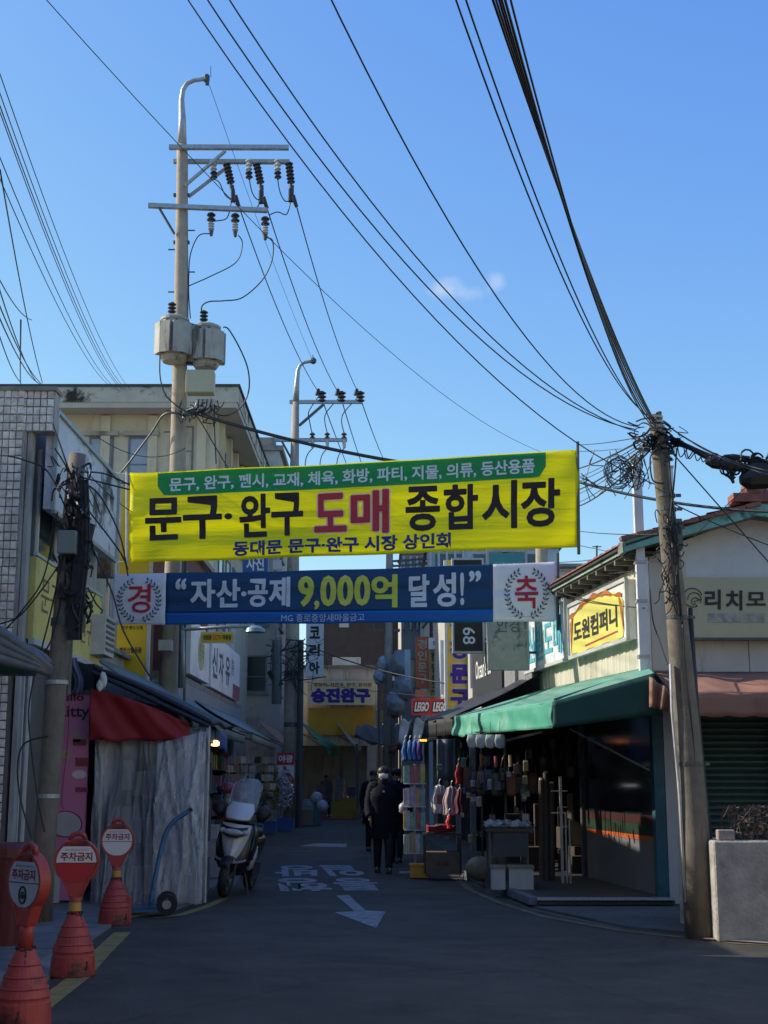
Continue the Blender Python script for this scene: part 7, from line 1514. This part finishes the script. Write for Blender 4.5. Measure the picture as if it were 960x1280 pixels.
src_ = []
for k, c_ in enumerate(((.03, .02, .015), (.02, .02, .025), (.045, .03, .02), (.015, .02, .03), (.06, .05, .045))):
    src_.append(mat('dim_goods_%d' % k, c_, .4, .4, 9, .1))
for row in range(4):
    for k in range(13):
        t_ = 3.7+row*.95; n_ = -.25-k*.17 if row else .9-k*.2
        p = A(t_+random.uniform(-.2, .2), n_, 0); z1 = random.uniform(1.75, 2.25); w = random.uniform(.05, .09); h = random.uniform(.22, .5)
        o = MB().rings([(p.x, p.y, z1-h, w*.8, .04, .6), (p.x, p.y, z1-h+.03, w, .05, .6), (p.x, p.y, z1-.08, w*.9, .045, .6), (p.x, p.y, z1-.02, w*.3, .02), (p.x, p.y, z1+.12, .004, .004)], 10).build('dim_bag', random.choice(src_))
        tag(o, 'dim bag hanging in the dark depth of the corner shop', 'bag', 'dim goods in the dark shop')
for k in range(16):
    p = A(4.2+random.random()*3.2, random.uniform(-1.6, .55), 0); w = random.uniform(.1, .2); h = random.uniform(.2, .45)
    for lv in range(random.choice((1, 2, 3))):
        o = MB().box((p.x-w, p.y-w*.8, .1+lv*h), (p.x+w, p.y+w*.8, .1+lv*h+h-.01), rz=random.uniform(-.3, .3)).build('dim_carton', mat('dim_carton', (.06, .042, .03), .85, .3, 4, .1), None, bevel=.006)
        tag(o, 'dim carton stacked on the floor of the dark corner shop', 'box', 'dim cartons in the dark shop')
random.seed(321)
for k in range(34):
    px = random.uniform(548, 662); py = random.uniform(932, 1050); Y = 21.2-.02*(px-548)+random.uniform(-.5, .5); p = at(px, py, Y); w = random.uniform(.025, .06); h = random.uniform(.06, .16)
    c_ = random.choice(((.3, .05, .03), (.05, .06, .12), (.25, .2, .1), (.04, .1, .06), (.35, .33, .3), (.02, .02, .02), (.12, .05, .08), (.3, .16, .04), (.02, .02, .02)))
    o = MB().rings([(p.x, p.y, p.z-h, w*.9, .02, .5), (p.x, p.y, p.z-h*.9, w, .03, .5), (p.x, p.y, p.z-.02, w, .025, .5), (p.x, p.y, p.z, w*.8, .005, .5)], 8).bar((p.x, p.y, p.z), (p.x, p.y, p.z+.12), .004).build('small_packet', mat('small_packet_%d' % (int(c_[0]*100)*100+int(c_[1]*100)), c_, .3, .4, 14, .2))
    tag(o, 'small packet hanging among the goods at the mouth of the corner shop', 'packet', 'small packets at the mouth of the corner shop')
# tall metal stand, fishing-like rods in the shadow
t = thing('metal_stand', 'thin steel display stand with two cross bars inside the dark shop', 'stand', (at(703, 1090, 19.5).x, 19.5, .1)); p0 = at(703, 1085, 19.5)
MB().bar((p0.x, 19.5, .1), (p0.x, 19.5, 1.55), .035).bar((p0.x-.14, 19.5, 1.05), (p0.x+.14, 19.5, 1.05), .02).bar((p0.x-.13, 19.5, 1.35), (p0.x+.1, 19.5, 1.35), .015).bar((p0.x+.06, 19.5, .1), (p0.x+.06, 19.5, 1.05), .02).bar((p0.x+.11, 19.5, .1), (p0.x+.11, 19.5, .95), .02).build('frame', M_galv, t)
for k, (x, h) in enumerate(((677, 1.5), (683, 1.6), (690, 1.45))): p0 = at(x, 1080, 20); t = thing('rolled_mat', ('left', 'middle', 'right')[k]+' tall brown roll standing in the dark shop', 'roll', (p0.x, 20, .1)); MB().tube([(p0.x, 20, .1), (p0.x+.02, 20, h)], .04, 10).build('roll_body', mat('roll_brown', (.09, .07, .05), .8, .3, 5, .1), t); MB().tube([(p0.x+.02, 20, h), (p0.x+.02, 20, h+.03)], .03, 8).build('roll_end', M_wcl, t)
c = at(632, 1095, 18.6); t = thing('covered_table', 'dark table with crumpled clear plastic on top and grey cloth hanging from it', 'table', (c.x+.06, 18.8, .1))
for sx in (-.2, .3):
    for sy in (18.65, 19.1): MB().bar((c.x+sx, sy, .1), (c.x+sx, sy, .82), .03).build('leg', M_dgalv, t)
boxobj('table_top', M_sb, (c.x-.24, 18.6, .82), (c.x+.34, 19.15, .86), t); boxobj('drawer', mat('grey_drawer', (.06, .06, .065), .7, .2, 4, 0), (c.x-.16, 18.62, .5), (c.x+.3, 19.1, .815), t)
MB().sheet(lambda u, v: (c.x-.26+.66*u, 18.56+.6*v, .88+.1*abs(math.sin(u*11+v*3))*abs(math.sin(v*7+u*5))-.05*(1 if u > .95 else 0)), 30, 16, .004).build('plastic_cover', clear('crumpled_film', (190, 192, 195), .35, .12, bump=1.0, bscale=14, stretch=(1, 1, 1), lo=.05), t, smooth=True)
for i, (x0, x1) in enumerate(((c.x-.2, c.x-.03), (c.x+.02, c.x+.34))): t = thing('foam_box', ('narrow' if i == 0 else 'wide')+' white foam box under the plastic covered table', 'box', ((x0+x1)/2, 18.5, .1)); boxobj('box_body', MATS['foam_white'], (x0, 18.3+.02*i, .1), (x1, 18.6, .36), t); boxobj('lid', mat('foam_lid', (.24, .2, .15), .8, .2, 6, 0), (x0-.01, 18.29+.02*i, .36), (x1+.01, 18.61, .4), t)
p = at(600, 1078, 20.0); t = thing('brown_sack', 'slumped tan brown sack on the kerb beside the foam boxes', 'sack', (p.x, 20, .1)); MB().ball((p.x, 20, .26), (.2, .16, .17), 16, 10, .12).ball((p.x+.16, 20.02, .36), (.1, .09, .18), 12, 9, .14).build('sack_body', mat('tan_sack', (.26, .19, .11), .6, .25, 6, .5, 14), t, smooth=True)
MB().tube([(p.x+.16, 20.02, .5), (p.x+.2, 20.02, .6)], .03, 8).build('sack_neck', MATS['tan_sack'], t)
t = thing('light_tube', 'short glowing white strip seen inside the dark shop', 'lamp', at(633, 983, 21.5)); MB().tube([at(622, 982, 21.5), at(643, 982, 21.5)], .014, 8).build('tube', mat('tube_white', (.8, .8, .85), .4, 0, 3, 0, emit=((225, 230, 240), 1.2)), t); MB().bar(at(620, 981, 21.52), at(645, 981, 21.52), .02).build('holder', M_dgalv, t)

for (px0, px1, py0, py1, Y, c_, lab) in ((341, 352, 700, 712, 44, (.5, .5, .5), 'small pale blank sign left of the gap between the banners'), (506, 513, 812, 850, 43, (.55, .56, .6), 'narrow white blank sign left of the orange red vertical one'), (551, 556, 800, 868, 36, (.4, .55, .7), 'thin pale blue blank sign beside the yellow vertical one'), (470, 482, 888, 902, 52, (.5, .38, .1), 'small ochre blank sign under the wrapped machines'), (519, 533, 862, 872, 37, (.3, .12, .08), 'dull red blank strip sign above the red toy sign'), (424, 436, 776, 784, 70, (.4, .4, .42), 'pale blank plate on the dark brick block')):
    frontal('blank_sign', lab, px0, px1, py0, py1, Y, mat('blank_%d' % px0, c_, .5, .1, 3, .05), bracket=False, th=.1)
random.seed(52)
for k, (x, y, Y, w, h, c_) in enumerate(((436, 1012, 56, .5, .5, (.3, .2, .12)), (452, 1014, 58, .4, .7, (.2, .22, .25)), (378, 1012, 49, .5, .45, (.35, .3, .22)), (386, 1006, 50, .35, .8, (.4, .4, .38)), (319, 1036, 36, .35, .35, (.12, .14, .2)), (311, 1042, 34, .3, .4, (.3, .28, .24)), (513, 1016, 41, .4, .8, (.35, .33, .3)), (508, 1010, 44, .35, 1.1, (.2, .2, .22)), (401, 990, 56, .4, 1.3, (.25, .1, .08)), (425, 985, 59.5, .3, 1.5, (.3, .3, .3)), (440, 985, 60, .3, 1.2, (.12, .1, .2)))):
    p = at(x, y, Y); places_ = ('by the yellow crates', 'right of the yellow crates', 'behind the low carton', 'behind the teal tub, pale', 'left of the blue crates', 'right of the scooter', 'at the far right kerb', 'taller, at the far right kerb', 'dark red, inside the far shop', 'pale, at the far shop back', 'violet, at the far shop back')
    o = MB(); 
    for q in range(3): o.box((p.x-w/2+random.uniform(-.05, .05), Y, .03+q*h/3), (p.x+w/2+random.uniform(-.05, .05), Y+.5, .03+(q+1)*h/3-.015), rz=random.uniform(-.12, .12))
    tag(o.build('goods_pile', mat('pile_%d' % k, c_, .7, .4, 5, .2)), 'pile of market goods '+places_[k], 'goods')
# ================================================================== PEOPLE
def blob_loft(rs, n=16): return MB().rings(rs, n)
def limb(b, pts, rr, n=10): b.tube(spline(pts, 4), [rr[min(int(i/4), len(rr)-2)]*(1-(i % 4)/4)+rr[min(int(i/4)+1, len(rr)-1)]*((i % 4)/4) for i in range((len(pts)-1)*4+1)], n)
M_skin = mat('skin', (.32, .19, .13), .6, .08, 6, 0); M_hair = mat('hair_black', (.012, .01, .01), .5, .3, 30, .2, 80)
def person(label, x, y, h, rz, coat, trous, mask=True, coat_len=.58, stride=.16, bag=False, hat=None, z=0.0):
    t = thing('person', label, 'person', (x, y, z), rz); s = h/1.72; V = lambda a, b_, c_: Vector((a*s, b_*s, c_*s)); K = dict(world=False)
    # skeleton of connected edges grown with a Skin modifier: one continuous body
    J = {}; verts = []; edges = []; rad = []
    def v(nm, p, r, par=None):
        J[nm] = len(verts); verts.append(tuple(p)); rad.append(r*s)
        if par: edges.append((J[par], J[nm]))
    v('pelvis', V(0, 0, .92), .13); v('waist', V(0, 0, 1.08), .12, 'pelvis'); v('chest', V(0, .0, 1.28), .135, 'waist'); v('neckb', V(0, .01, 1.43), .07, 'chest'); v('neck', V(0, 0, 1.49), .05, 'neckb')
    v('jaw', V(0, -.012, 1.545), .062, 'neck'); v('head', V(0, 0, 1.615), .084, 'jaw'); v('crown', V(0, .008, 1.675), .062, 'head')
    for sx, nm in ((-1, 'l'), (1, 'r')):
        st_ = stride*sx
        v(nm+'hip', V(sx*.085, 0, .86), .09, 'pelvis'); v(nm+'knee', V(sx*.09, -.03-st_*.5, .48), .055, nm+'hip'); v(nm+'ank', V(sx*.09, .03-st_, .09), .038, nm+'knee'); v(nm+'toe', V(sx*.1, -.12-st_, .035), .032, nm+'ank')
        v(nm+'sh', V(sx*.175, .01, 1.38), .06, 'chest'); v(nm+'elb', V(sx*.235, .03+st_*.3, 1.12), .045, nm+'sh'); v(nm+'wri', V(sx*.225, -.04+st_*.6, .89), .028, nm+'elb'); v(nm+'palm', V(sx*.222, -.06+st_*.65, .82), .03, nm+'wri')
    me = bpy.data.meshes.new('body'); me.from_pydata(verts, edges, []); o = bpy.data.objects.new('body', me); COL.objects.link(o)
    md = o.modifiers.new('skin', 'SKIN'); md.use_smooth_shade = True
    for i, r in enumerate(rad): me.skin_vertices[0].data[i].radius = (r, r)
    me.skin_vertices[0].data[0].use_root = True
    o.modifiers.new('sub', 'SUBSURF').levels = 1
    dg = bpy.context.evaluated_depsgraph_get(); nm_ = bpy.data.meshes.new_from_object(o.evaluated_get(dg)); bpy.data.objects.remove(o)
    bm = bmesh.new(); bm.from_mesh(nm_)
    fb = MB()
    for sx, nm in ((-1, 'l'), (1, 'r')):           # fingers rooted in the palm, joined into the body mesh
        p = Vector(verts[J[nm+'palm']])
        for k, (dy, ln) in enumerate(((-.028, .062), (-.01, .072), (.008, .068), (.024, .052))):
            q = p+V(0, dy, -.015); fb.tube([q, q+V(-sx*.006, 0, -ln*.5), q+V(-sx*.026, -.004, -ln)], [.0095*s, .009*s, .007*s], 6)
        q = p+V(0, -.03, .015); fb.tube([q, q+V(-sx*.01, -.022, -.02), q+V(-sx*.014, -.028, -.048)], [.012*s, .01*s, .008*s], 6)
    # nose, ears
    fb.ball(V(0, -.088, 1.60), (.013*s, .018*s, .022*s), 8, 6)
    for sx in (-1, 1): fb.ball(V(sx*.084, .01, 1.605), (.012*s, .02*s, .03*s), 8, 6)
    bv = [bm.verts.new(tuple(a)) for a in fb.v]
    for f in fb.f: bm.faces.new([bv[i] for i in f])
    bm.to_mesh(nm_); bm.free(); nm_.materials.clear(); nm_.materials.append(M_skin)
    for p_ in nm_.polygons: p_.use_smooth = True
    bo = bpy.data.objects.new('body', nm_); COL.objects.link(bo); bo.parent = t
    for sx in (-1, 1): MB().ball(V(sx*.032, -.078, 1.625), .010*s, 8, 6).build('eye', M_ink, t, smooth=True, **K)
    MB().ball(V(0, .012, 1.645), (.094*s, .1*s, .085*s), 16, 10, .02).build('hair', M_hair, t, smooth=True, **K)
    if hat: MB().ball(V(0, .0, 1.675), (.1*s, .11*s, .07*s), 16, 10).build('cap', mat('cap_dark', (.02, .02, .03), .8, .2, 6, .1), t, smooth=True, **K)
    if mask: MB().sheet(lambda u, v: V((u-.5)*.15, -.085-.028*math.cos((u-.5)*3.1)+.02*abs(v-.5), 1.53+.072*v), 10, 6, .006*s).build('mask', mat('mask_white', (.6, .62, .62), .7, .05, 6, 0), t, smooth=True, **K)
    L_ = coat_len
    rs = [(0, 0, L_*s, .24*s, .18*s, .9), (0, 0, (L_+.02)*s, .25*s, .18*s, .9)]
    zz = L_+.1; i = 0
    while zz < 1.3: rs.append((0, 0, zz*s, (.24-.02*(1 if 1.0 < zz < 1.12 else 0)+.012*(i % 2))*s, (.165+.01*(i % 2))*s, .9)); zz += .05; i += 1
    rs += [(0, 0, 1.36*s, .215*s, .14*s, .9), (0, .005*s, 1.42*s, .15*s, .1*s), (0, .005*s, 1.46*s, .085*s, .08*s), (0, .0, 1.51*s, .09*s, .085*s)]
    co = MB().rings(rs, 24)
    co.build('coat', coat, t, smooth=True, **K)
    for sx, nm in ((-1, 'l'), (1, 'r')):
        a, e, w = (Vector(verts[J[nm+q]]) for q in ('sh', 'elb', 'wri')); pts = spline([a+V(-sx*.04, 0, .0), a, e, w+(e-w)*.06], 5); n_ = len(pts)
        MB().tube(pts, [(.098-.032*k/(n_-1)+.006*(k % 2))*s for k in range(n_)], 12).build('sleeve', coat, t, smooth=True, **K)
        hp, kn, an_, to = (Vector(verts[J[nm+q]]) for q in ('hip', 'knee', 'ank', 'toe')); pts = spline([hp, kn, an_+V(0, 0, .0)], 6); n_ = len(pts)
        MB().tube(pts, [(.105-.05*(k/(n_-1))**.8)*s for k in range(n_)], 12).build('trouser_leg', trous, t, smooth=True, **K)
        MB().rings([(an_.x, (an_.y+to.y)/2-.0*s, .0, .046*s, .125*s, .8), (an_.x, (an_.y+to.y)/2, .03*s, .05*s, .13*s, .8), (an_.x, (an_.y*.7+to.y*.3), .07*s, .044*s, .09*s), (an_.x, an_.y, .11*s, .04*s, .045*s)], 14).build('shoe', M_black, t, smooth=True, **K)
    MB().box((-.015*s, -.195*s, 1.3*s), (.015*s, -.185*s, 1.33*s)).build('badge', M_insw, t, **K) if bag else None
    if bag: 
        w = Vector(verts[J['rpalm']]); MB().rings([(w.x+.03, w.y, w.z-.42*s, .1*s, .06*s, .7), (w.x+.03, w.y, w.z-.38*s, .12*s, .08*s, .7), (w.x+.03, w.y, w.z-.15*s, .11*s, .07*s, .7), (w.x, w.y, w.z-.03*s, .03*s, .02*s)], 14)
    return t
M_coat = mat('black_padded_coat', (.007, .008, .013), .85, .2, 6, .4, 14, spec=.2); M_trous = mat('black_trousers', (.012, .012, .016), .8, .2, 6, .1); M_coat2 = mat('charcoal_coat', (.008, .008, .013), .9, .2, 6, .2, spec=.2); M_coat3 = mat('brown_grey_coat', (.09, .08, .07), .8, .2, 6, .2)
g0 = ground(479, 1091)
person('person in a long black padded coat and white face mask walking towards the camera', g0.x, g0.y, 1.72, R(2), M_coat, M_trous, bag=True, coat_len=.55)
pb_ = person('person in a dark coat partly hidden behind the walking one, at their left', at(467, 1030, 30).x, 30, 1.72, R(8), M_coat2, M_trous, mask=False)
person('person in a dark coat with pale cap edge behind the walking one, at their right', at(495, 1030, 26).x, 26, 1.70, R(-10), M_coat2, M_trous, mask=False, hat=True)
person('person in a brown grey coat standing in the dark far shop beside the yellow crates', at(407, 1010, 57).x, 57.5, 1.68, R(20), M_coat3, M_trous, mask=False, z=.03)
tb_ = thing('shopping_bag', 'pale plastic bag held beside the walking person at the wire rack', 'bag', (at(504, 1005, 22.5).x, 22.5, .95)); MB().ball((at(504, 1005, 22.5).x, 22.5, 1.05), (.07, .05, .09), 12, 9, .12).build('bag_body', M_wbag, tb_, smooth=True)
MB().tube([(at(504, 1005, 22.5).x, 22.5, 1.12), (at(504, 1005, 22.5).x+.02, 22.5, 1.2)], .012, 6).build('handle', M_wbag, tb_)
